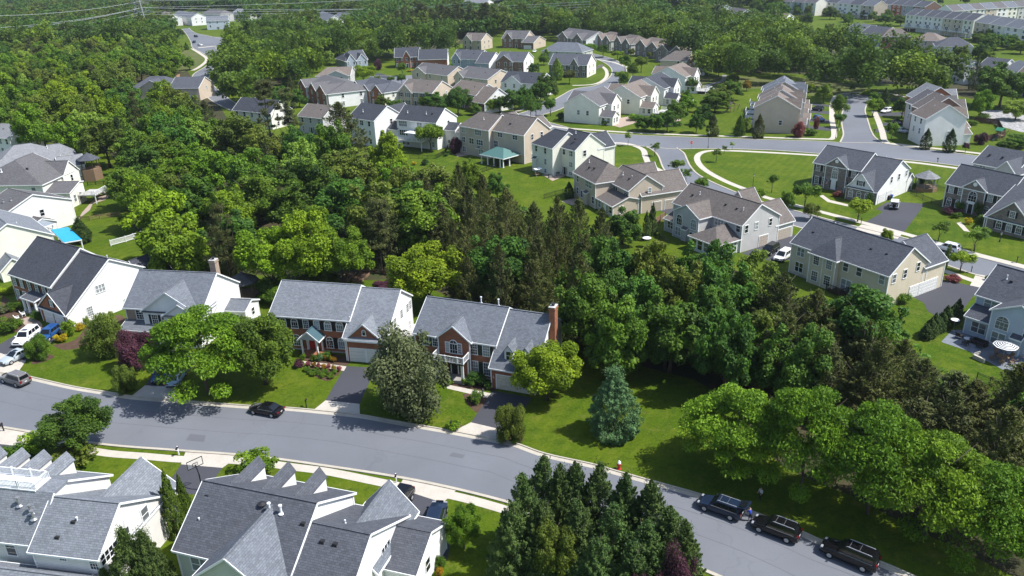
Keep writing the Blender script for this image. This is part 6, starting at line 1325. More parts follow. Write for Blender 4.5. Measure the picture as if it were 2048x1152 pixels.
def hoop(px, py):
    x, y = P(px, py); e = empty('basketball_hoop', (x, y, 0), 2.35, 'black basketball hoop with clear backboard beside asphalt driveway', 'basketball hoop')
    p = MB(); p.box(-.45, .45, -.35, .35, 0, .15); p.build('base', BLACK, e); p = MB(); p.tube([(0, 0, .1), (0, 0, 2.2), (.5, 0, 3.2)], .075, 8); p.build('pole', BLACK, e)
    k = MB(); 
    for q in ((-.9, .9, 2.85, 2.92), (-.9, .9, 3.85, 3.92)): k.box(.5, .56, q[0], q[1], q[2], q[3])
    for q in (-.9, .84): k.box(.5, .56, q, q+.06, 2.92, 3.85)
    for q in (-.3, .26): k.box(.5, .56, q, q+.04, 3.0, 3.4)
    k.box(.5, .56, -.3, .3, 3.4, 3.44); k.build('backboard_frame', BLACK, e); g = MB(); g.box(.52, .54, -.85, .85, 2.93, 3.84)
    t = NT('clear_backboard'); t.b.inputs['Alpha'].default_value = .10; g.build('backboard', t.fin((.55, .6, .62), .1, .5), e)
    r = MB(); n = 14; r.tube([(.80+.23*math.cos(2*pi*i/n), .23*math.sin(2*pi*i/n), 3.05) for i in range(n+1)], .018, 6); r.build('rim', plain('orange_rim', (.5, .12, .02)), e)
    nt_ = MB()
    for i in range(n): a = 2*pi*i/n; nt_.beam((.80+.23*math.cos(a), .23*math.sin(a), 3.04), (.80+.14*math.cos(a+.3), .14*math.sin(a+.3), 2.65), .012, .012)
    nt_.build('net', WHITE, e)
hoop(405, 980)
def stop_sign(px, py, top):
    x, y = P(px, py); e = empty('stop_sign', (x, y, 0), math.atan2(-1., .15)-math.pi*1.5, 'red octagonal stop sign at the side street junction', 'stop sign')
    p = MB(); p.box(-.03, .03, -.03, .03, 0, 2.9); p.build('post', METALG, e); r = .48
    o = [(r*math.cos(pi/8+i*pi/4), r*math.sin(pi/8+i*pi/4)) for i in range(8)]
    w = MB(); w.hexa([(a, -.045, 2.7+c) for a, c in o], [(a, -.035, 2.7+c) for a, c in o]); w.build('sign_border', WHITE, e)
    f = MB(); f.hexa([(a*.93, -.055, 2.7+c*.93) for a, c in o], [(a*.93, -.046, 2.7+c*.93) for a, c in o]); f.build('sign_face', plain('sign_red', (.55, .015, .02), .4), e)
    inst('lettering', text_mesh('STOP', .34, WHITE), e, (0, -.062, 2.7), (pi/2, 0, 0))
stop_sign(1382, 303, (1382, 285))
lamp_post(1505, 378, (1505, 348), 'black street lamp on lawn beside the curving pavement'); lamp_post(1416, 296, (1416, 262), 'tall black lamp beside the long street'); lamp_post(1999, 484, (1999, 464), 'short black garden lamp before the stone garage wing'); lamp_post(1671, 277, (1672, 248), 'lamp on left verge of the cul-de-sac'); lamp_post(1222, 128, (1222, 116), 'small lamp on the curved back street'); lamp_post(966, 793, (966, 777), 'white garden lamp in mulch bed beside middle driveway', None)
bin_(1781, 398, plain('blue_plastic', (.01, .05, .28), .5), 'blue wheelie bin at open garage of the stone-fronted house'); bin_(1777, 400, BLACK, 'black wheelie bin beside the blue one')
# fences
fence('picket_fence', [(222, 492), (252, 484), (284, 474)], 1.3, 'picket', 'white picket fence across the lawn behind the blue pavilion', WHITE); fence('picket_fence', [(290, 536), (330, 520)], 1.2, 'picket', 'short white picket fence between the two left houses', WHITE)
fence('rail_fence', [(176, 371), (240, 368)], 1.1, 'rail', 'dark split-rail fence nearer the wooden deck tower', DWOOD); fence('rail_fence', [(126, 440), (180, 441), (240, 432)], 1.1, 'rail', 'split-rail fence across lawn below the fire-pit patio', WOOD)
fence('metal_fence', [(938, 355), (985, 338), (1028, 322), (1066, 300)], 1.25, 'metal', 'black metal fence climbing from the wood to the cream house', BLACK); fence('metal_fence', [(1088, 398), (1110, 392), (1140, 384)], 1.25, 'metal', 'black metal fence left of the long tan house', BLACK)
fence('metal_fence', [(820, 318), (872, 318), (890, 308), (900, 290)], 1.25, 'metal', 'black metal fence round lawn of the pergola house', BLACK)
fence('metal_fence', [(1853, 363), (1866, 378), (1890, 385)], 1.25, 'metal', 'black metal fence between the two stone-fronted houses', BLACK); fence('metal_fence', [(1820, 387), (1845, 400), (1880, 414)], 1.25, 'metal', 'black metal fence beside the large asphalt drive', BLACK)
fence('metal_fence', [(1952, 762), (1978, 772), (2010, 790)], 1.3, 'metal', 'black metal fence below the bluestone patio', BLACK); fence('metal_fence', [(1318, 462), (1318, 478), (1338, 490)], 1.25, 'metal', 'black metal fence by patio of the grey-tan house', BLACK)
fence('board_fence', [(1948, 245), (1995, 250), (2008, 275), (1960, 285)], 1.8, 'board', 'dark board fence round yard right of the white gable-end house', DWOOD); fence('board_fence', [(1310, 452), (1330, 438)], 1.7, 'board', 'brown board fence by the narrow cypresses', WOOD)
fence('board_fence', [(1180, 152), (1196, 138), (1206, 134)], 1.6, 'board', 'grey board fence beside the cream gable end', plain('grey_boards', (.16, .15, .14), .9)); fence('board_fence', [(720, 548), (760, 548), (778, 552)], 1.1, 'rail', 'wooden rail fence behind the raised vegetable beds', WOOD)
for i, (a, c) in enumerate((((1800, 62), (1890, 66)), ((1890, 68), (1945, 72)), ((1950, 80), (2060, 90)))):
    fence('board_fence', [a, c], 1.8, 'board', ['reddish board fence below left half of the pale terrace', 'dark board fence below right half of the pale terrace', 'dark board fence below terrace at right frame edge'][i], DWOOD)
# garden buildings and furniture
gazebo(489, 590, 2.6, 2.7, 'octagonal wooden gazebo with grey shingle roof behind chimney house', R_WARM); gazebo(1850, 380, 2.5, 3.2, 'grey-roofed gazebo attached beside the white gable of the stone house', R_LIGHT, deckz=.9, postm=plain('grey_gazebo_posts', (.16, .16, .16), .7))
gazebo(186, 358, 2.8, 5.6, 'dark wooden roofed deck tower standing above striped lawn', R_DARK, 6, DWOOD, deckz=3.1, name='deck_tower')
gazebo(1341, 206, 2.5, 3.2, 'white octagonal screened gazebo on white base behind white house', R_LIGHT, 8, WHITE, deckz=1.2)
def pavilion():
    q = [P(102, 459, 3), P(127, 484, 3), P(163, 478, 3), P(136, 454, 3)]; c = sum(q)/4; e = empty('garden_pavilion', (c[0], c[1], 0), 0, 'garden pavilion with bright blue sheet roof on white posts', 'pavilion')
    t = MB(); t.hexa([(p[0]-c[0], p[1]-c[1], 2.9) for p in q], [(p[0]-c[0], p[1]-c[1], 3.0) for p in q]); t.build('roof_sheet', plain('blue_roof_sheet', (.02, .33, .62), .45, .4, 0, .08), e)
    f = MB()
    for i in range(4): a, b_ = q[i]-c, q[(i+1) % 4]-c; f.beam((a[0], a[1], 2.78), (b_[0], b_[1], 2.78), .12, .22)
    f.build('fascia', WHITE, e)
    for p in q: k = MB(); k.box(-.09, .09, -.09, .09, 0, 2.8); k.build('post', WHITE, e, loc=((p[0]-c[0])*.94, (p[1]-c[1])*.94, 0))
pavilion()
umbrella(2004, 722, 1.75, 2.9, 'large patio umbrella with black and white stripes on bluestone patio', [WHITE, BLACK], 12); umbrella(1906, 662, .65, 2.1, 'small white round umbrella at corner of bluestone patio', [WHITE])
umbrella(106, 444, 2.0, 4.3, 'pink umbrella over the covered deck', [plain('pink_canvas', (.62, .40, .38), .8)]); umbrella(1293, 494, .9, 2.2, 'white umbrella half hidden by dark round tree', [WHITE])
q = P(2004, 722); table(q[0], q[1], .8, .74, 'round brown table under the striped umbrella', WOOD)
for k in range(5):
    a = k*1.256+.3; chair(q[0]+1.3*math.cos(a), q[1]+1.3*math.sin(a), a+pi, 'brown garden chair drawn up round the striped umbrella table', WOOD, 'chairs round the striped umbrella table')
for (px, py), rz, lab in (((1918, 676), .5, 'dark armchair at left end of the bluestone patio'), ((1930, 690), 2.2, 'dark armchair near the patio edge wall'), ((1944, 684), 2.4, 'dark armchair middle of the patio seats'), ((1958, 696), 2.3, 'dark armchair closest to the house corner')):
    w_ = P(px, py); chair(w_[0], w_[1], rz, lab, plain('dark_wicker', (.03, .025, .022), .8), 'patio armchairs', .12, 'armchair', .75)
w_ = P(1934, 682); table(w_[0], w_[1], .5, .45, 'low pale table among dark patio armchairs', plain('pale_table_top', (.6, .6, .6), .5))
w_ = P(1958, 690); e = empty('sofa', (w_[0], w_[1], 0), rad(-56)+pi, 'dark outdoor sofa against the pale blue wall', 'sofa'); b = MB(); b.box(-1, 1, -.4, .4, .1, .42); b.build('seat', plain('dark_wicker', (.03, .025, .022), .8), e); b = MB(); b.box(-1, 1, -.5, -.4, .1, .85); b.build('backrest', plain('dark_wicker', (.03, .025, .022), .8), e)
for sx in (-1.08, 1.0): b = MB(); b.box(sx, sx+.1, -.5, .4, .1, .62); b.build('armrest', plain('dark_wicker', (.03, .025, .022), .8), e)
e = fence('garden_wall', [(1946, 716), (1958, 712)], .6, 'rail', 'low pale stone wall at edge of the bluestone patio', CONC, 'wall'); w_, u_ = P(1944, 716), P(1966, 726); b = MB(); b.beam((0, 0, .3), (u_[0]-w_[0], u_[1]-w_[1], .3), .35, .6); b.build('stone_course', CONC, e)
for px, py, rz in ((878, 342, 2.), (885, 339, 2.6)):
    w_ = P(px, py); chair(w_[0], w_[1], rz, 'white slatted garden chair on the lawn below the tan house', WHITE, 'white lawn chairs', .3)
w_ = P(869, 334); chair(w_[0], w_[1], 1., 'small white lawn chair left of the pair', WHITE, None, .2)
for i, (px, py) in enumerate(((36, 640), (48, 632))):
    w_ = P(px, py); chair(w_[0], w_[1], .6, ['white garden chair left beside paved front path', 'white garden chair right beside paved front path'][i], WHITE, 'front path chairs', .2)
for i, (px, py, lab) in enumerate(((695, 556, 'raised wooden vegetable bed, left of two behind the roof'), (722, 557, 'raised wooden vegetable bed, right of two behind the roof'))):
    w_ = P(px, py); e = empty('raised_bed', (w_[0], w_[1], 0), -.25, lab, 'raised bed', 'vegetable beds'); b = MB()
    for q in ((-.9, .9, -2, -1.9), (-.9, .9, 1.9, 2), (-.9, -.8, -1.9, 1.9), (.8, .9, -1.9, 1.9)): b.box(*q, 0, .45)
    b.build('timber_frame', WOOD, e); b = MB(); b.box(-.8, .8, -1.9, 1.9, 0, .38); b.build('soil', MULCH, e)
def swing(px, py, label, roofm, kind='play set'):
    w_ = P(px, py); e = empty('play_tower', (w_[0], w_[1], 0), .5, label, kind)
    for sx in (-.8, .8):
        for sy in (-.8, .8): b = MB(); b.box(-.06, .06, -.06, .06, 0, 2.8); b.build('post', WOOD, e, loc=(sx, sy, 0))
    b = MB(); b.box(-.9, .9, -.9, .9, 1.4, 1.5); b.build('platform', WOOD, e); b = MB(); b.hexa([(-1.1, -1.1, 2.8), (0, -1.1, 3.6), (0, 1.1, 3.6), (-1.1, 1.1, 2.8)], [(-1.1, -1.1, 2.88), (0, -1.1, 3.68), (0, 1.1, 3.68), (-1.1, 1.1, 2.88)]); b.hexa([(1.1, -1.1, 2.8), (0, -1.1, 3.6), (0, 1.1, 3.6), (1.1, 1.1, 2.8)], [(1.1, -1.1, 2.88), (0, -1.1, 3.68), (0, 1.1, 3.68), (1.1, 1.1, 2.88)]); b.build('roof', roofm, e)
    b = MB(); b.beam((.9, 0, 2.4), (4.2, 0, 2.4), .12, .14); b.beam((4.2, 0, 2.4), (4.4, 1.2, 0), .1, .1); b.beam((4.2, 0, 2.4), (4.4, -1.2, 0), .1, .1); b.build('swing_frame', WOOD, e)
    for x in (1.9, 3.2):
        b = MB(); b.beam((x, -.2, 2.35), (x, -.2, .5), .02, .02); b.beam((x, .2, 2.35), (x, .2, .5), .02, .02); b.box(x-.12, x+.12, -.25, .25, .46, .5); b.build('swing', BLACK, e)
    b = MB(); b.hexa([(-.9, -.3, 1.4), (-.9, .3, 1.4), (-3.2, .3, .15), (-3.2, -.3, .15)], [(-.9, -.3, 1.48), (-.9, .3, 1.48), (-3.2, .3, .23), (-3.2, -.3, .23)]); b.build('slide', DKGREEN, e)
swing(1461, 224, 'wooden play tower with brown roof and green slide on the lawn', R_BROWN); swing(1997, 280, 'play tower with green canopy in the fenced yard', plain('green_canvas', (.03, .22, .12), .7))
w_ = P(1076, 352); e = empty('swing_seat', (w_[0], w_[1], 0), .6, 'metal swing seat with pale canopy on the mown bank', 'swing seat'); b = MB(); b.box(-.9, .9, -.3, .3, .45, .55); b.box(-.9, .9, .25, .33, .55, 1.); b.build('seat', WOOD, e); b = MB(); b.hexa([(-1.1, -.6, 1.9), (1.1, -.6, 1.9), (1.1, .6, 2.05), (-1.1, .6, 2.05)], [(-1.1, -.6, 1.95), (1.1, -.6, 1.95), (1.1, .6, 2.1), (-1.1, .6, 2.1)]); b.build('canopy', WHITE, e)
for sx in (-1, 1): b = MB(); b.beam((sx, -.7, 0), (sx, 0, 1.95), .05, .05); b.beam((sx, .7, 0), (sx, 0, 1.95), .05, .05); b.build('frame', METALG, e)
w_ = P(195, 392); e = empty('fire_pit', (w_[0], w_[1], 0), 0, 'round stone fire pit on pale patio behind tan-roofed house', 'fire pit'); b = MB(); b.lathe([(.75, 0), (.75, .4), (.5, .4), (.5, .1)], n=16); b.build('stone_ring', PAVER, e); b = MB(); b.lathe([(.5, .1), (.5, .12)], n=16); b.build('ash_bed', BLACK, e)
for px, py, lab in ((1100, 356, 'dark barbecue grill on patio of the cream house'), (1116, 352, 'black air-conditioning unit by wall of the cream house')):
    w_ = P(px, py); e = empty('barbecue' if 'grill' in lab else 'air_conditioner', (w_[0], w_[1], 0), .4, lab, 'barbecue' if 'grill' in lab else 'air conditioner'); b = MB(); b.box(-.4, .4, -.3, .3, .05, .75); b.build('cabinet', METALG, e); b = MB(); b.hexa([(-.45, -.32, .76), (.45, -.32, .76), (.45, .32, .76), (-.45, .32, .76)], [(-.4, -.2, 1.05), (.4, -.2, 1.05), (.4, .2, 1.05), (-.4, .2, 1.05)]); b.build('lid', BLACK, e)
# power pylon and its lines
PYL = plain('pylon_steel', (.20, .21, .22), .6)
def pylon():
    x, y = P(287, 71); e = empty('power_pylon', (x, y, 0), .35, 'tall grey lattice power pylon rising out of the wood at top left', 'pylon'); H = 46; hw = lambda z: 4.2*(1-z/H)+.7
    for sx in (-1, 1):
        for sy in (-1, 1): b = MB(); b.beam((sx*hw(0), sy*hw(0), 0), (sx*hw(H), sy*hw(H), H), .8, .8); b.build('leg', PYL, e)
    b = MB(); n = 11
    for i in range(n):
        z0, z1 = H*i/n, H*(i+1)/n; a, c = hw(z0), hw(z1)
        for s in (-1, 1):
            b.beam((-a, s*a, z0), (c, s*c, z1), .2, .2); b.beam((a, s*a, z0), (-c, s*c, z1), .2, .2); b.beam((s*a, -a, z0), (s*c, c, z1), .2, .2); b.beam((s*a, a, z0), (s*c, -c, z1), .2, .2); b.beam((-c, s*c, z1), (c, s*c, z1), .2, .2)
    b.build('bracing', PYL, e)
    for z in (19, 25, 31, 38): b = MB(); b.beam((-9, 0, z), (9, 0, z), .35, .35); b.beam((-9, 0, z), (0, 0, z+2.2), .2, .2); b.beam((9, 0, z), (0, 0, z+2.2), .2, .2); b.build('cross_arm', PYL, e)
    return x, y
tx, ty = pylon(); WIRE = plain('bright_wire', (.62, .64, .66), .4, .5, .2)
for i, (ly, my, ry) in enumerate(((26, -1, -14), (52, 12, -4), (57, 12.5, 17), (67, 21, 19), (73, 26, 24), (79, 34, 33), (81, 35, 41), (90, 37, 45))):
    A = PY(-60, ly+6, ty-120); M = PY(283, my+3, ty); B = PY(800, ry-3 if i > 2 else ry, ty+40); C_ = PY(1180, -12+i*5-(18 if i < 3 else 0), ty-60)
    pts = []
    for p, q, s in ((A, M, 3), (M, B, 1.), (B, C_, 1.)):
        for k in range(8): t = k/8; r = p.lerp(q, t); pts.append((r.x, r.y, r.z-s*4*t*(1-t)))
    b = MB(); b.tube(pts+[tuple(C_)], .08, 5); o = b.build('power_line', WIRE); tag(o, 'thin pale power cable strung from the pylon across the top of the view', 'power line', 'power cables from the pylon')
# ------------------------------------------------------------------ garden and street trees, one by one
Yd = yard
Yd('locust', (418, 790), (420, 603), 200, F_BRIGHT, 'spreading bright green tree shading the driveway of the chimney house')
Yd('round', (532, 768), (520, 626), 150, F_MID, 'rounded green tree left of brick house with arched garage doors')
Yd('low', (822, 822), (825, 674), 172, F_GREYG, 'large grey-green tree on lawn between the two brick houses')
Yd('round', (1094, 800), (1098, 682), 132, F_YEL, 'yellow-green tree in front of the garage with dormers')
Yd('spruce', (1228, 868), (1229, 740), 124, F_BLUE, 'blue-green spruce alone on the lawn beside the wood')
Yd('low', (1024, 880), (1022, 804), 64, F_OLIVE, 'small olive tree in mulch ring by the driveway mouth')
Yd('round', (552, 585), (548, 448), 130, F_YEL, 'left yellow-green tree of three behind brick house with arched garage doors'); Yd('round', (628, 580), (625, 422), 150, F_YEL, 'tallest middle yellow-green tree of three behind the brick house'); Yd('round', (697, 572), (700, 460), 110, F_BRIGHT, 'bright green tree, right one of three behind the brick house')
Yd('round', (858, 618), (850, 484), 152, F_YEL, 'yellow-green tree standing behind the two brick houses'); Yd('round', (165, 905), (165, 800), 126, F_DEEP, 'dark green tree on verge in front of three-dormer roof')
for i, (bx, by, tx_, ty_, w) in enumerate(((1462, 940, 1455, 768, 200), (1602, 985, 1615, 760, 200), (1735, 1027, 1765, 800, 215), (1850, 1070, 1890, 862, 230), (1985, 1120, 2010, 930, 220))):
    Yd('locust', (bx, by), (tx_, ty_), w, F_BRIGHT, ['bright locust tree, leftmost of the row above the parked cars', 'second bright locust from the left above the parked cars', 'middle bright locust with pale trunk above the black cars', 'fourth bright locust in the row above the kerb', 'rightmost bright locust in the bottom right corner'][i], group='locust trees along the kerb')
LT = [(1091, 911, 100), (1050, 945, 96), (1120, 926, 84), (1152, 922, 96), (1197, 926, 100), (1245, 945, 96), (1297, 960, 112), (1032, 1006, 96), (1085, 1000, 104), (1160, 1000, 110), (1225, 1010, 110), (1285, 1040, 104), (1335, 1012, 110), (1362, 1040, 84), (1190, 1075, 110), (1262, 1085, 110), (1335, 1095, 100)]
ll = ['tallest', 'left front', 'slim second', 'third', 'fourth', 'fifth', 'sixth', 'leftmost low', 'left inner', 'middle inner', 'right inner', 'lower right', 'right-hand', 'rightmost', 'nearest middle', 'near right', 'near corner']
for i, (tx_, ty_, w) in enumerate(LT): Yd('leyland', (tx_-3+(i % 3)*2, ty_+182-(20 if i > 6 else 0)), (tx_, ty_), w*1.3, F_LEY, ll[i]+' dark cypress in the clump at bottom centre', group='cypress clump at bottom centre')
Yd('round', (1105, 1175), (1118, 1030), 95, F_OLIVE, 'olive broadleaf tree inside the bottom cypress clump'); Yd('low', (1352, 1290), (1352, 1118), 104, F_PURP, 'purple-leaved tree at bottom edge right of the cypresses'); Yd('low', (1288, 1290), (1292, 1134), 70, F_PURP, 'smaller purple tree at bottom edge')
Yd('arbor', (357, 1072), (358, 938), 34, F_ARB, 'tallest arborvitae of three beside cream gable end'); Yd('arbor', (378, 1050), (376, 948), 30, F_ARB, 'right arborvitae of three beside cream gable end'); Yd('arbor', (342, 1062), (346, 972), 26, F_ARB, 'left arborvitae of three beside cream gable end')
Yd('spruce', (285, 1215), (276, 1058), 110, F_LEY, 'dark spruce at bottom left in front of cream wall'); Yd('spruce', (320, 1210), (305, 1064), 110, F_LEY, 'second dark spruce touching the first at bottom left'); Yd('spruce', (225, 1210), (225, 1135), 60, F_LEY, 'small spruce tip at bottom edge below cream wall')
Yd('round', (928, 1098), (928, 1012), 74, F_BRIGHT, 'round bright green tree beside driveway with navy car')
Yd('low', (80, 716), (78, 672), 46, F_MID, 'thin pale green tree beside silver saloon car'); Yd('low', (212, 712), (214, 634), 82, F_OLIVE, 'yellow-olive tree on lawn left of the purple tree'); Yd('low', (276, 738), (277, 662), 68, F_PURP, 'dark purple maple in front of porch columns'); Yd('low', (254, 784), (253, 732), 46, F_OLIVE, 'small dark tree in mulch at street edge')
Yd('round', (310, 460), (312, 342), 105, F_BRIGHT, 'bright green tree at lawn edge behind the picket fence'); Yd('wood', (262, 420), (265, 330), 80, F_MID, 'green tree at lawn edge beside the fire-pit patio'); Yd('spruce', (166, 485), (160, 436), 46, F_DARKC, 'dark round evergreen beside the blue pavilion'); Yd('sapling', (249, 458), (246, 425), 24, F_YEL, 'small sapling on the lawn above the picket fence')
Yd('wood', (86, 275), (84, 222), 115, F_YEL, 'sunlit yellow-green tree above the left-hand grey roofs'); Yd('cedar', (60, 290), (50, 248), 80, F_DARKC, 'dark tree just behind left-hand grey roofs'); Yd('cedar', (440, 560), (435, 452), 52, F_CEDAR, 'tall conical cedar left of the tan chimney'); Yd('cedar', (470, 565), (462, 470), 44, F_CEDAR, 'second conical cedar behind the gazebo')
Yd('low', (560, 600), (560, 562), 80, F_MID, 'low green tree left of the gazebo roof'); Yd('low', (640, 575), (640, 538), 80, F_OLIVE, 'low olive tree behind left end of brick house roof'); Yd('low', (778, 582), (778, 561), 62, F_PURP, 'low reddish shrub-tree behind the ridge between brick houses')
# across the wood
Yd('wood', (1245, 490), (1245, 416), 76, F_DEEP, 'dark rounded tree left of two narrow cypresses'); Yd('arbor', (1292, 480), (1287, 422), 18, F_LEY, 'left narrow cypress by the grey-tan house'); Yd('arbor', (1304, 470), (1301, 405), 20, F_LEY, 'right taller narrow cypress by the grey-tan house'); Yd('arbor', (1138, 396), (1138, 363), 20, F_DARKC, 'rounded dark evergreen at corner of the long tan house')
Yd('sapling', (1353, 352), (1351, 314), 36, F_MID, 'young tree on left kerb of the cross street'); Yd('sapling', (1371, 372), (1371, 334), 24, F_MID, 'slim young tree right of it on the cross street'); Yd('sapling', (1309, 312), (1307, 282), 20, F_MID, 'young tree at the side street bend'); Yd('street', (1402, 385), (1405, 355), 30, F_MID, 'small tree behind grey-tan house roof')
for px, by, ty_, w, k, m, lab in ((1543, 385, 343, 24, 'sapling', F_MID, 'young tree on the open lawn left of the stone-fronted house'), (1609, 415, 358, 44, 'street', F_MID, 'full green tree in front of the stone-fronted house, left'), (1572, 432, 382, 28, 'street', F_MID, 'narrow green tree beside the curving verge'), (1620, 440, 408, 36, 'street', F_OLIVE, 'small olive street tree before the beige house roof'), (1715, 443, 390, 46, 'street', F_YEL, 'yellow-green tree before the three-window garage'), (1512, 405, 376, 30, 'street', F_BRIGHT, 'bright small tree at pavement near the grey-tan house'), (1432, 325, 295, 20, 'sapling', F_MID, 'young tree beside the curved corner pavement'), (1448, 308, 290, 12, 'sapling', F_MID, 'thin sapling by the long street'), (1876, 482, 440, 36, 'sapling', F_MID, 'young tree on lawn above the white parked car'), (1948, 502, 452, 46, 'sapling', F_MID, 'young tree on lawn right of the white parked car'), (1920, 543, 497, 40, 'street', F_YEL, 'round-headed tree on near verge of the cross street'), (1771, 492, 458, 26, 'street', F_YEL, 'round tree top behind the beige house roof'),
        (1210, 290, 258, 14, 'sapling', F_LIGHT, 'thin sapling behind the cream house roof, left'), (1256, 292, 262, 14, 'sapling', F_LIGHT, 'thin sapling behind the cream house roof, right'), (1464, 300, 282, 10, 'sapling', F_LIGHT, 'tiny sapling on the long street verge'), (1850, 298, 257, 22, 'arbor', F_DARKC, 'left conical evergreen before the white gable-end house'), (1897, 304, 257, 24, 'arbor', F_DARKC, 'right conical evergreen before the white gable-end house'), (1930, 305, 285, 14, 'street', F_PURP, 'small purple tree on the long street verge'),
        (1674, 245, 190, 32, 'street', F_MID, 'tall street tree on left side of the cul-de-sac'), (1678, 255, 222, 24, 'street', F_DEEP, 'shorter street tree on left side of the cul-de-sac'), (1745, 233, 196, 32, 'street', F_BRIGHT, 'bright street tree on right side of the cul-de-sac'), (1766, 222, 176, 22, 'arbor', F_DARKC, 'dark conical tree at right of the cul-de-sac'), (1803, 235, 196, 38, 'round', F_DEEP, 'dark round tree before the row right of the cul-de-sac'), (1782, 282, 244, 26, 'street', F_MID, 'street tree nearest on right of the cul-de-sac'), (1747, 205, 185, 24, 'street', F_MID, 'tree at far right end of the cul-de-sac'),
        (1646, 206, 165, 30, 'wood', F_LIGHT, 'pale green tree at far left of the cul-de-sac'), (1703, 190, 168, 12, 'sapling', F_DEEP, 'left sapling behind the cul-de-sac head'), (1675, 190, 176, 10, 'sapling', F_DEEP, 'second sapling behind the cul-de-sac head'), (1595, 274, 245, 28, 'low', F_RED, 'reddish small tree by blank tan gable'), (1960, 288, 265, 26, 'low', F_PURP, 'dark purple tree by the fenced yard'), (1632, 258, 236, 12, 'low', F_RED, 'little reddish tree between the left drives'),
        (862, 304, 238, 48, 'street', F_BRIGHT, 'bright green tree on lawn beside the white pergola'), (912, 306, 276, 30, 'low', F_PURP, 'dark purple shrub-tree left of the teal roof'), (917, 232, 172, 52, 'round', F_DEEP, 'dark round tree beside brown-fronted house'), (868, 217, 182, 44, 'wood', F_DEEP, 'deep green tree behind charcoal-roofed white house'), (1000, 225, 190, 32, 'wood', F_DEEP, 'green tree right of the tan-roofed dormer house'), (1062, 246, 192, 26, 'street', F_DEEP, 'street tree left on the back street'), (1072, 240, 196, 24, 'street', F_DEEP, 'street tree second on the back street'), (1101, 232, 196, 24, 'street', F_DEEP, 'street tree right on the back street'), (1030, 225, 178, 40, 'wood', F_DEEP, 'left tree of the dark clump by the white house'), (1094, 205, 144, 46, 'wood', F_DEEP, 'tall dark tree of the clump by the white house'), (1080, 212, 160, 40, 'wood', F_DEEP, 'middle dark tree of the clump by the white house'), (1050, 218, 172, 36, 'wood', F_DEEP, 'low dark tree of the clump by the white house'), (1114, 160, 116, 26, 'arbor', F_LIGHT, 'light green conical tree before stone-fronted house'), (1139, 168, 140, 26, 'street', F_BROWNC, 'brown-green tree at cream gable corner'),
        (727, 165, 128, 50, 'round', F_YEL, 'round yellow-green tree before the slate-roofed house'), (757, 140, 120, 18, 'low', F_PURP, 'dark purple tree beside white garage of slate-roofed house'), (805, 152, 125, 20, 'street', F_MID, 'small tree before brick entrance front'), (764, 218, 188, 30, 'wood', F_OLIVE, 'olive tree right of the brick house with cream side'), (790, 225, 198, 34, 'wood', F_MID, 'small green tree behind charcoal roof'), (745, 285, 256, 24, 'spruce', F_DARKC, 'dark cone tree against white wall, left'), (768, 292, 262, 26, 'spruce', F_DARKC, 'dark cone tree against white wall, right'), (783, 168, 150, 16, 'street', F_MID, 'small tree by the inner street, left'), (804, 170, 148, 18, 'street', F_MID, 'small tree by the inner street, right'),
        (690, 335, 203, 112, 'cedar', F_CEDAR, 'large dark pine left of the white charcoal-roofed houses'), (545, 300, 160, 70, 'pine', F_CEDAR, 'tall lean pine before the dark-roofed cream house, left'), (585, 300, 175, 60, 'pine', F_CEDAR, 'tall lean pine before the tan-roofed grey house'), (632, 262, 218, 16, 'arbor', F_CEDAR, 'narrow cypress before tan roof, left'), (645, 265, 222, 14, 'arbor', F_CEDAR, 'narrow cypress before tan roof, right'), (525, 285, 235, 20, 'arbor', F_CEDAR, 'narrow cypress before cream gable'), (574, 178, 138, 20, 'cedar', F_DARKC, 'dark cedar left of brick gables, tall'), (584, 190, 150, 18, 'cedar', F_CEDAR, 'dark cedar left of brick gables, shorter'),
        (437, 150, 112, 28, 'street', F_BRIGHT, 'street tree on right side of the hill street'), (380, 140, 112, 26, 'wood', F_BRIGHT, 'bright tree left of the hill street'), (374, 100, 84, 8, 'arbor', F_DEEP, 'small dark cone tree by the junction'), (356, 76, 56, 28, 'wood', F_DEEP, 'dark round tree at the junction corner')):
    Yd(k, (px, by), (px, ty_), w, m, lab)
for i, (px, by, ty_, w) in enumerate(((1250, 145, 110, 24), (1235, 120, 98, 22), (1282, 145, 112, 26), (1266, 160, 125, 24), (1243, 165, 138, 24), (1262, 118, 96, 14), (1206, 115, 90, 24), (1178, 112, 82, 28), (1300, 118, 104, 12), (1248, 178, 148, 20))):
    Yd('street', (px, by), (px, ty_), w, (F_MID, F_BRIGHT, F_OLIVE)[i % 3], 'green street tree on the curved back street by the wood-edge houses', group='street trees on the curved back street')
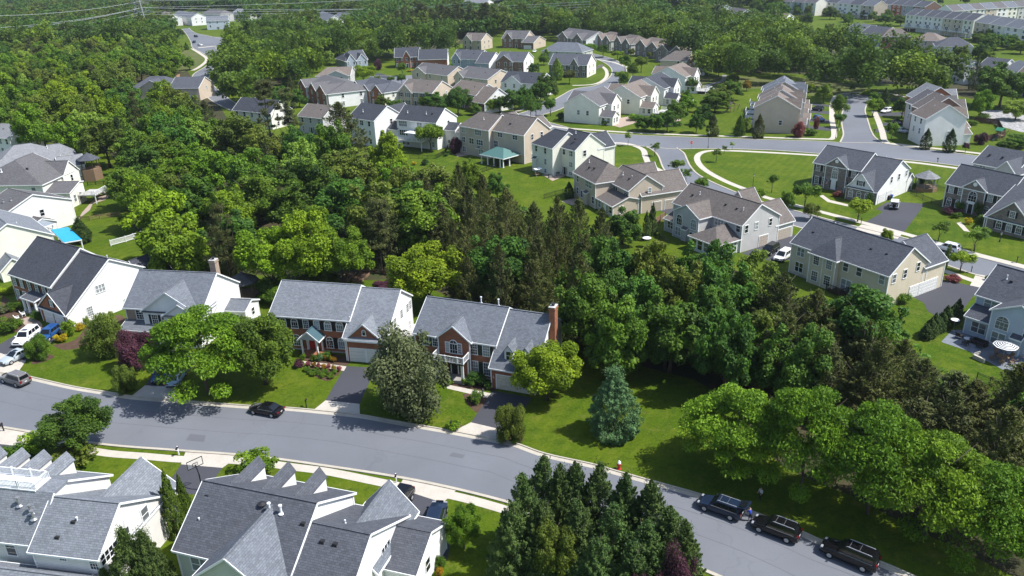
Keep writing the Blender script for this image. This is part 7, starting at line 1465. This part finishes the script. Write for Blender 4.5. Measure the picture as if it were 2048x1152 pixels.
for i, (px, by, ty_, w, m, lab) in enumerate(((1290, 262, 228, 44, F_DEEP, 'dark leafy tree in yard left of the mown strip, first'), (1312, 264, 226, 40, F_MID, 'green tree in yard left of the mown strip, second'), (1334, 264, 220, 44, F_DEEP, 'dark tree in yard left of the mown strip, third'), (1352, 250, 198, 46, F_MID, 'taller tree at edge of the mown strip'), (1375, 225, 190, 40, F_BRIGHT, 'bright low tree behind the white gazebo'), (1385, 185, 154, 26, F_MID, 'round tree on meadow lawn by the white house'), (1372, 215, 178, 24, F_BRIGHT, 'small bright tree at edge of meadow lawn'), (1430, 225, 180, 56, F_MID, 'broad tree left of the play tower'), (1460, 200, 160, 50, F_MID, 'green tree above the play tower'), (1440, 215, 170, 46, F_OLIVE, 'olive tree left of the play tower'), (1408, 250, 208, 34, F_DEEP, 'dark bushy tree right of the mown strip, upper'), (1392, 266, 225, 30, F_DEEP, 'dark bushy tree right of the mown strip, lower'), (1425, 272, 228, 24, F_CEDAR, 'conical dark tree by the long street lawn'), (1478, 272, 230, 20, F_MID, 'conical tree left of the tan gable'), (1516, 276, 228, 24, F_CEDAR, 'tall cone before the blank tan gable'), (1490, 268, 232, 24, F_LIGHT, 'pale green round tree by the tan row yards'), (1437, 152, 122, 26, F_DEEP, 'dark round tree at bend of the meadow path'), (1493, 182, 160, 18, F_ORAN, 'brownish small tree on the meadow'), (1465, 168, 145, 26, F_MID, 'tree on meadow above the play tower'), (1620, 185, 166, 18, F_YEL, 'yellow-green small tree behind the tan row'), (1960, 235, 178, 44, F_BRIGHT, 'yellow-green tree behind the white row'), (1998, 215, 130, 90, F_DEEP, 'big dark tree right of the white row, by tan house'), (1985, 190, 125, 60, F_DEEP, 'tall dark tree left of the tan house deck'), (1945, 180, 105, 22, F_CEDAR, 'tall thin pine before the small white gabled house'), (2030, 240, 200, 50, F_LIGHT, 'light green bush-tree above the stone rubble'), (1990, 100, 66, 46, F_DEEP, 'dark tree below the terrace at right edge'), (2040, 108, 80, 36, F_YEL, 'yellow-green tree at right edge below the terrace'), (1770, 50, 26, 40, F_DEEP, 'dark tree left of the pale terrace'), (1800, 52, 30, 30, F_MID, 'green tree beside left end of the pale terrace'), (1845, 60, 42, 16, F_DEEP, 'small tree before the pale terrace'), (2035, 295, 268, 50, F_MID, 'leafy tree at right edge by the long street'), (2010, 300, 280, 34, F_MID, 'low tree beside the play tower with green canopy'))):
    Yd('arbor' if 'con' in lab.split()[0] or 'cone' in lab else 'cedar' if m is F_CEDAR else 'wood', (px, by), (px, ty_), w, m, lab)
Yd('wood', (940, 395), (930, 318), 46, F_BRIGHT, 'bright narrow tree at wood edge below the tan house'); Yd('cedar', (965, 400), (958, 348), 26, F_CEDAR, 'conical cedar beside black metal fence'); Yd('wood', (995, 400), (995, 346), 44, F_DEEP, 'dark rounded tree at lower end of black metal fence')
for px_, py_, t_, w_, m_, l_ in ((1262, 712, 600, 120, F_DEEP, 'dark tree at wood edge directly above the blue-green spruce'), (1195, 700, 620, 90, F_DEEP, 'dark tree at wood edge right of tall brick chimney'), (1330, 735, 610, 130, F_MID, 'leafy tree at shaded wood edge right of the spruce'), (1410, 750, 620, 120, F_DEEP, 'dark leafy tree at wood edge above the locust row'), (1490, 770, 650, 120, F_BRIGHT, 'brighter leafy tree at wood edge above the locust row'), (1240, 760, 680, 90, F_MID, 'low leafy tree just behind the blue-green spruce')): Yd('wood', (px_, py_), (px_, t_), w_, m_, l_)
Yd('dead', (1815, 800), (1822, 725), 60, F_DEAD, 'bare grey dead tree among the cedars at right')
# shrubs
for px, py, w, h_, m, lab in ((121, 684, 26, 1.2, F_GOLD, 'bright yellow shrub beside dark blue car'), (160, 660, 22, 1.1, F_GOLD, 'bright yellow shrub at white gable wall'), (140, 670, 28, 2.6, F_BRIGHT, 'tall green shrub between the yellow ones'), (197, 650, 16, 1.0, F_MID, 'round clipped shrub at the white gable wall'), (175, 652, 12, 1.6, F_LIGHT, 'pale slim shrub at the white gable wall'), (225, 642, 14, 1.8, F_LIGHT, 'thin shrub near end of the white gable wall'), (15, 588, 40, 1.3, F_YEL, 'yellow-green shrub below the cream gable'), (28, 620, 30, 1.4, F_MID, 'green shrub left of brick porch'), (10, 625, 30, 1.2, F_GREYG, 'grey-green shrub at left frame edge'), (14, 665, 44, 2.2, F_MID, 'dense shrub at left edge by white car'), (75, 640, 26, 1.5, F_DEEP, 'dark shrub between porch and garage'), (36, 652, 24, 1.2, F_MID, 'green shrub beside paved front path'),
        (75, 905, 62, 2.4, F_BRIGHT, 'bright shrub behind left dormer'), (35, 920, 50, 2.0, F_MID, 'green shrub behind leftmost dormer'), (140, 930, 90, 2.3, F_OLIVE, 'olive shrub below the dark verge tree'), (510, 945, 84, 2.2, F_BRIGHT, 'bright green shrub behind the three dormers'), (882, 1135, 26, 1.2, F_MID, 'round shrub at white wall by bottom driveway'), (880, 1150, 16, .9, F_ORAN, 'orange-tinged shrub at bottom edge'),
        (607, 720, 12, .9, F_BRIGHT, 'round clipped shrub left of brick porch'), (629, 722, 16, 1.0, F_MID, 'round clipped shrub right of brick porch'), (655, 716, 22, 1.1, F_DEEP, 'dark shrub against brick front'), (642, 722, 14, .9, F_BLUE, 'blue-green shrub before brick front'), (598, 735, 20, 1.2, F_PURP, 'purple shrub at left of front path'),
        (898, 770, 18, 1.0, F_BRIGHT, 'bright shrub at porch with balcony, left'), (931, 770, 16, 1.0, F_MID, 'round green shrub at porch with balcony'), (955, 768, 44, 1.6, F_DEEP, 'dark hedge-like shrub below the brick windows'), (976, 778, 16, 1.1, F_DEEP, 'dark shrub beside garage of chimney house'), (955, 806, 26, 1.5, F_MID, 'leafy shrub in mulch bed by driveway'), (938, 800, 10, .6, F_BRIGHT, 'small low shrub in mulch bed by driveway'), (908, 858, 32, 1.1, F_BRIGHT, 'low bright shrub at foot of driveway'), (1028, 886, 20, .9, F_MID, 'low shrub below small olive tree'),
        (1675, 393, 22, 1.2, F_RED, 'red-leaved shrub before stone garage wall'), (1738, 414, 14, 3.4, F_DARKC, 'dark upright shrub at corner of stone garage'), (1640, 372, 14, 1.5, F_DEEP, 'dark shrub at left corner of stone front'), (1812, 380, 16, 1.4, F_MID, 'round shrub behind white gable, first'), (1828, 378, 16, 1.5, F_MID, 'round shrub behind white gable, second'), (1840, 374, 14, 2.6, F_DARKC, 'upright dark shrub beside gazebo'), (1905, 428, 36, 1.4, F_PURP, 'dark purple shrub at left of grey stone front'), (1920, 424, 22, 2.6, F_DEEP, 'upright shrub left of dark front door'), (1955, 434, 18, 3.0, F_DEEP, 'upright dark shrub right of dark front door'), (1935, 448, 16, 1.3, F_GOLD, 'golden shrub before the stone-fronted house at right'), (1975, 446, 36, 1.7, F_MID, 'broad green shrub by stone garage wing'), (1912, 436, 18, 1.1, F_MID, 'round shrub at foot of grey stone front'),
        (1904, 562, 32, 1.0, F_RED, 'red-flowering shrub by driveway of the beige house'), (1806, 605, 34, 1.7, F_MID, 'dense green shrub at right wall of beige house'), (1886, 555, 12, 5.5, F_LEY, 'tall dark clipped conifer at beige garage corner'), (1660, 492, 10, 1.0, F_MID, 'small shrub before beige house'), (1030, 316, 26, 1.6, F_DEEP, 'dark shrub at corner of teal pavilion'), (1000, 318, 14, .9, F_GOLD, 'low yellow-green shrub below teal pavilion'), (985, 315, 16, 1.2, F_DEEP, 'dark shrub left of teal pavilion'), (893, 312, 12, .9, F_DEEP, 'small dark shrub at path end below tan house'), (1268, 240, 28, 1.8, F_BRIGHT, 'bright rounded shrub at yard of the corner house'), (1121, 240, 14, 2.6, F_DARKC, 'dark clipped shrub at left wall of corner house'), (1210, 250, 14, 1.6, F_MID, 'green shrub before corner house sunroom'), (1620, 270, 26, 1.8, F_MID, 'green shrub right of red tree by tan gable'), (1870, 282, 26, 1.8, F_MID, 'shrub between the two conical evergreens'), (1835, 282, 24, 1.8, F_DEEP, 'dark shrub left of the conical evergreens'), (1740, 190, 30, 1.6, F_YEL, 'yellow-green bush behind the cul-de-sac head'), (1965, 238, 26, 1.8, F_MID, 'bush at left edge of the stone rubble'), (1945, 250, 20, 1.5, F_MID, 'bush below the stone rubble corner'),
        (828, 330, 10, .9, F_GOLD, 'tiny golden shrub at lawn corner below pergola'), (850, 330, 16, 1.6, F_DARKC, 'small dark conifer on lawn below pergola'), (640, 203, 24, 1.2, F_OLIVE, 'low shrub before brick gables'), (822, 143, 16, .8, F_GOLD, 'yellow flower bed shrub at brick entrance'), (1975, 560, 12, .9, F_MID, 'small shrub beside cross street apron')):
    shrub(px, py, w, h_, m, lab)
for i in range(7): shrub(617+i*10.2, 733+i*1.5, 11, .8, F_ORAN if i % 2 else F_RED, 'rust-tinged round shrub in the line along the front path', 'rust shrubs along the front path')
for i in range(6): shrub(640+i*6, 718+i*1.2, 10, .9, F_ORAN if i % 3 else F_MID, 'rounded reddish shrub in bed between path and brick wall', 'shrubs against the brick front')
for i in range(10): shrub(615+i*6, 742+(i % 3)*4+i*.8, 14, .6, F_MID, 'low green shrub in the curved bed below the front path', 'low shrubs in the curved bed')
for i in range(9):
    t = i/8; tree('arbor', *P(1850+62*t, 678-40*t), 1.1 if i % 2 else .9, 2.6+.5*(i % 3), F_DARKC, 'clipped dark evergreen in the hedge line beside asphalt drive', 'shrub', 'hedge conifers beside the asphalt drive', 'hedge_conifer')
for i in range(12): shrub(1880+i*9, 462+i*2.2, 14, .8, F_DEEP, 'low dark shrub in the border along the stone garage wing', 'border shrubs along the stone garage') if 1880+i*9 > 1985 else None
for i, (px, by, ty_, w) in enumerate(((655, 240, 208, 28), (676, 236, 204, 24), (846, 216, 190, 20), (900, 150, 128, 22), (884, 228, 200, 22), (950, 230, 205, 26), (980, 226, 196, 26), (1012, 180, 150, 22), (880, 112, 92, 20), (868, 130, 112, 18), (1088, 130, 106, 22), (1068, 150, 124, 24), (985, 215, 196, 20), (940, 165, 148, 14), (756, 170, 150, 16), (600, 215, 178, 34), (560, 210, 172, 34), (700, 200, 186, 16), (1095, 118, 96, 20), (1150, 150, 130, 18))):
    Yd('wood', (px, by), (px, ty_), w, (F_DEEP, F_MID, F_BRIGHT, F_DEEP)[i % 4], 'garden tree standing close among the roofs of the inner street houses', group='garden trees among the inner street houses', name='garden_tree')
# ------------------------------------------------------------------ the woods, tree by tree
LM = [((230, 500), 'the white picket fence'), ((186, 320), 'the deck tower'), ((490, 570), 'the wooden gazebo'), ((610, 480), 'the yellow trees'), ((850, 540), 'the yellow-green tree'), ((1105, 660), 'the tall brick chimney'), ((1230, 800), 'the blue-green spruce'), ((1245, 455), 'the dark round tree'), ((1420, 450), 'the grey-tan house'), ((1660, 560), 'the beige house'), ((2000, 700), 'the striped umbrella'), ((1600, 830), 'the bright locust row'), ((980, 280), 'the teal roof'), ((860, 280), 'the white pergola'), ((690, 260), 'the dark pine'), ((500, 230), 'the dark-roofed house'), ((300, 170), 'the sunken roof'), ((390, 120), 'the hill street'), ((60, 330), 'the grey roofs'), ((1070, 340), 'the cream house'), ((282, 40), 'the power pylon')]
def rel(px, py):
    (lx, ly), n = min(LM, key=lambda q: math.hypot(q[0][0]-px, (q[0][1]-py)*1.6)); dx, dy = px-lx, (py-ly)*1.6
    return (('left of ' if dx < 0 else 'right of ') if abs(dx) > abs(dy) else ('beyond ' if dy < 0 else 'in front of '))+n
def inside(p, poly):
    c = False; j = len(poly)-1
    for i in range(len(poly)):
        (xi, yi), (xj, yj) = poly[i], poly[j]
        if (yi > p[1]) != (yj > p[1]) and p[0] < (xj-xi)*(p[1]-yi)/(yj-yi)+xi: c = not c
        j = i
    return c
WP = []
def wood(poly, sp, zc, keep, seed=0):
    """dart throwing inside an outline, on the ground; returns ground points whose crown (at height zc) shows inside it"""
    g = random.Random(seed); w = [P(*q, zc) for q in poly]; xs = [q[0] for q in w]; ys = [q[1] for q in w]; pl = [tuple(q) for q in w]; out = []; cell = {}
    A = (max(xs)-min(xs))*(max(ys)-min(ys)); n = int(A/sp/sp*6)
    for _ in range(n):
        p = (g.uniform(min(xs), max(xs)), g.uniform(min(ys), max(ys)))
        if not inside(p, pl): continue
        k = (int(p[0]//sp), int(p[1]//sp)); ok = True
        for a in (-1, 0, 1):
            for b_ in (-1, 0, 1):
                for q in cell.get((k[0]+a, k[1]+b_), ()):
                    if (q[0]-p[0])**2+(q[1]-p[1])**2 < sp*sp: ok = False
        if not ok: continue
        px, py = proj(p[0], p[1], zc)
        if px < -60 or px > 2110 or not keep(px, py): continue
        cell.setdefault(k, []).append(p); out.append((p[0], p[1], px, py))
    return out
HOLES = [(252, 140, 352, 196), (352, 90, 460, 210), (455, 178, 585, 246), (270, 0, 300, 30)]
nohole = lambda px, py: not any(a < px < c and b_ < py < d for a, b_, c, d in HOLES)
WOODA = [(-40, 95), (150, 85), (280, 86), (345, 108), (360, 150), (400, 205), (440, 238), (480, 270), (600, 280), (640, 296), (707, 308), (780, 318), (830, 340), (880, 380), (850, 470), (740, 470), (720, 430), (600, 405), (500, 440), (490, 520), (430, 520), (300, 500), (330, 440), (265, 330), (235, 300), (180, 280), (20, 262), (-40, 220)]
WOODB = [(860, 372), (960, 395), (1100, 440), (1210, 490), (1200, 580), (1130, 620), (1000, 575), (930, 560), (840, 470), (760, 480), (740, 440)]
WOODC = [(1190, 515), (1300, 530), (1410, 536), (1500, 560), (1570, 606), (1650, 645), (1760, 658), (1845, 722), (1950, 800), (2080, 770), (2080, 930), (1950, 880), (1700, 770), (1560, 745), (1450, 730), (1350, 690), (1230, 690), (1160, 640)]
sel = []
WOODD = [(1560, 612), (1650, 650), (1760, 660), (1845, 722), (1950, 800), (2080, 775), (2080, 920), (1950, 870), (1800, 790), (1690, 745), (1600, 735), (1540, 700)]
for poly, sp, zc, sd, tag_ in ((WOODD, 4.5, 6.5, 13, 'b'), (WOODC, 5.7, 7, 3, 'c'), (WOODB, 5.0, 7, 2, 'b'), (WOODA, 9.6, 8, 1, 'a')):
    for q in wood(poly, sp, zc, nohole, sd): sel.append((q, tag_))
sel.sort(key=lambda s: s[0][1]); NIND = 470; rest = [s[0] for s in sel[NIND:]]
gw = random.Random(5); nbl = 0
for (x, y, px, py), tg in sel[:NIND]:
    r = gw.random()
    if tg == 'b' or (tg == 'c' and px > 1540): kind = 'cedar' if r < (.90 if tg == 'b' else .80) else 'wood'
    else: kind = 'cedar' if r < .10 else 'pine' if r < .14 else 'wood'
    if tg == 'b' and px < 880 and kind == 'cedar' and gw.random() < .5: kind = 'wood'
    if kind == 'cedar':
        R_, H_, m, ad = gw.uniform(3.1, 4.8), gw.uniform(8.5, 13.), gw.choice((F_BROWNC, F_BROWNC, F_BROWNC, F_CEDAR) if tg != 'a' else (F_CEDAR, F_DARKC)), 'cedar'
        if tg == 'b' and px < 1260: R_, H_ = gw.uniform(2.6, 3.8), gw.uniform(10.5, 14.5)
    elif kind == 'pine': R_, H_, m, ad = gw.uniform(2.6, 3.6), gw.uniform(14, 19), F_CEDAR, 'pine'
    else:
        R_, H_ = gw.uniform(4.8, 7.), gw.uniform(11.5, 16.5)
        if tg == 'c': R_, H_ = gw.uniform(3.6, 5.), gw.uniform(10, 14.5)
        m = gw.choice((F_MID, F_DEEP, F_DEEP, F_DEEP, F_DEEP, F_OLIVE) if tg != 'a' else (F_MID, F_MID, F_DEEP, F_BRIGHT, F_BRIGHT, F_YEL, F_OLIVE) if gw.random() < .8 else (F_OLIVE, F_LIGHT)); ad = 'broadleaf tree'
    if kind == 'wood':
        nbl += 1
        if nbl > 212: rest.append((x, y, px, py)); continue
    tone = {F_MID: 'green', F_DEEP: 'dark green', F_BRIGHT: 'bright green', F_OLIVE: 'olive', F_YEL: 'yellow-green', F_BROWNC: 'brownish', F_CEDAR: 'dark', F_DARKC: 'very dark', F_LIGHT: 'pale green'}[m]
    sz = 'tall ' if H_ > 13 else 'low ' if H_ < 11 else ''
    lab = f'{sz}{tone} {ad} in the wood, {rel(px, py)}'
    tree(kind, x, y, R_, H_, m, lab, group=lab)
# understorey of the woods and the farther wood: masses nobody could count
def canopy_mass(name, pts, cols, sub, rr, hh, size, label, seed=0, base=.12):
    g = np.random.default_rng(seed); C, Nn, T, S = [], [], [], []; idx = []
    pts = np.array(pts); pal = [broad(200+i, sub, 20, .3, 2.4, size, lr=(.28, .5)) for i in range(4)]
    for k, (x, y) in enumerate(pts):
        c, n, t, s = pal[k % 4]; a = g.random()*6.28; ca, sa = math.cos(a), math.sin(a); R_ = g.uniform(*rr); H_ = g.uniform(*hh)/2.4
        C.append(np.stack([(c[:, 0]*ca-c[:, 1]*sa)*R_+x, (c[:, 0]*sa+c[:, 1]*ca)*R_+y, c[:, 2]*H_], 1)); Nn.append(n); off = g.random()
        T.append(np.clip(t*.6+.4*off, 0, 1)); S.append(np.full(len(c), s*R_)); idx.append(np.full(len(c), k % len(cols)))
    C, Nn, T, S, idx = map(np.concatenate, (C, Nn, T, S, idx))
    me = cards(name, C, Nn, S, T, seed=seed, mat=cols[0])
    for m in cols[1:]: me.materials.append(m)
    me.polygons.foreach_set('material_index', idx.astype(np.int32)[:len(me.polygons)]); o = inst(name, me); return tag(o, label, 'wood', None, 'stuff')
canopy_mass('wood', [(q[0], q[1]) for q in rest] or [(0, 900)], [F_MID, F_DEEP, F_BRIGHT, F_OLIVE], 2600, (6., 8.8), (12, 18), .082, 'mixed green wood stretching away behind the nearer trees to the pylon', 4)
TOPW = [(-60, -20), (1560, -20), (1560, 74), (1700, 108), (1870, 128), (1905, 145), (1905, 160), (1830, 156), (1740, 156), (1640, 134), (1560, 128), (1430, 130), (1392, 112), (1330, 74), (1200, 58), (1110, 52), (1000, 46), (930, 62), (900, 88), (780, 90), (745, 96), (640, 96), (600, 140), (480, 170), (455, 118), (462, 50), (345, 96), (280, 84), (-60, 92)]
FH = [(330, 8, 500, 92), (0, 0, 40, 20), (0, 36, 28, 46), (500, 24, 540, 62), (566, 24, 600, 56), (618, 18, 712, 62), (680, 50, 1010, 76), (915, 0, 1020, 20), (985, 55, 1085, 90), (1100, 55, 1190, 90), (1410, 0, 1545, 46), (1318, 0, 1400, 28), (1530, 18, 1572, 44), (1680, 36, 1880, 78), (1870, 68, 1950, 130), (300, 10, 345, 40), (905, 62, 990, 100)]
far = wood(TOPW, 12., 9, lambda px, py: not any(a < px < c and b_ < py < d for a, b_, c, d in FH), 9)
near_far = [q for q in far if q[1] < 560]; far_far = [q for q in far if q[1] >= 560]
canopy_mass('far_wood', [(q[0], q[1]) for q in near_far], [F_DEEP, F_MID, F_DEEP, F_BRIGHT, F_MID], 2000, (6.5, 9.5), (14, 22), .085, 'broad green wood between the housing estates and the highway', 6)
canopy_mass('far_wood', [(q[0], q[1]) for q in far_far], [F_DEEP, F_MID, F_DEEP, F_OLIVE], 700, (7., 10.), (12, 18), .145, 'distant green wood reaching the top edge of the view', 7)
ped = []
for poly, sp in ((WOODA, 7.), (WOODB, 4.6), (WOODC, 4.6)): ped += wood(poly, sp, 2, nohole, 11)
canopy_mass('undergrowth', [(q[0], q[1]) for q in ped], [F_DEEP, F_CEDAR, F_MID], 520, (2.2, 3.6), (2.2, 4.5), .11, 'shady undergrowth beneath the trees of the wood', 8)
# a few lone pines along the highway
for i in range(26):
    px = 800+i*7.2+gw.uniform(-3, 3); x, y = P(px, 73+gw.uniform(-3, 5)); tree('pine', x, y, gw.uniform(3, 4.5), gw.uniform(17, 23), F_CEDAR, 'tall bare-trunked pine in the belt before the highway', group='pines along the highway')
for i in range(16):
    px = 1480+gw.uniform(-20, 150); py = gw.uniform(18, 62); x, y = P(px, py); tree('wood', x, y, gw.uniform(3.5, 5), gw.uniform(8, 12), gw.choice((F_DEEP, F_MID, F_BRIGHT)), 'garden tree among the houses of the far hilltop group', group='trees of the far hilltop gardens', name='garden_tree')

GARD = [(1870, 100, 1990, 130), (1640, 18, 1700, 50), (1700, 24, 1800, 40), (1950, 70, 2048, 100), (1560, 10, 1640, 40), (1860, 30, 1950, 62)]
for i in range(96):
    a, b_, c, d = GARD[i % len(GARD)] if i < 62 else (1380, 4, 2048, 70); px, py = gw.uniform(a, c), gw.uniform(b_, d)
    if i >= 62 and 1800 < px and py > 20: continue
    x, y = P(px, py); k = gw.random(); tree('wood', x, y, gw.uniform(2.5, 4.6), gw.uniform(5, 10), gw.choice((F_DEEP, F_MID, F_BRIGHT, F_OLIVE)), 'garden tree on the far slope among the pale terraces', group='garden trees on the far slope', name='garden_tree')

# ------------------------------------------------------------------ the air: one even box of haze round everything
hz = MB(); hz.box(-2600, 2600, -150, 3200, -1.2, 57.)
hm = D.materials.new('haze_air'); hm.use_nodes = True; hm.node_tree.nodes.remove(hm.node_tree.nodes['Principled BSDF'])
pv_ = hm.node_tree.nodes.new('ShaderNodeVolumePrincipled'); pv_.inputs['Color'].default_value = (.80, .88, 1., 1); pv_.inputs['Density'].default_value = .000065; pv_.inputs['Anisotropy'].default_value = .2
hm.node_tree.links.new(pv_.outputs[0], hm.node_tree.nodes['Material Output'].inputs['Volume'])
tag(hz.build('haze', hm), kind='stuff')
try: SC.cycles.volume_bounces = 0
except Exception: pass
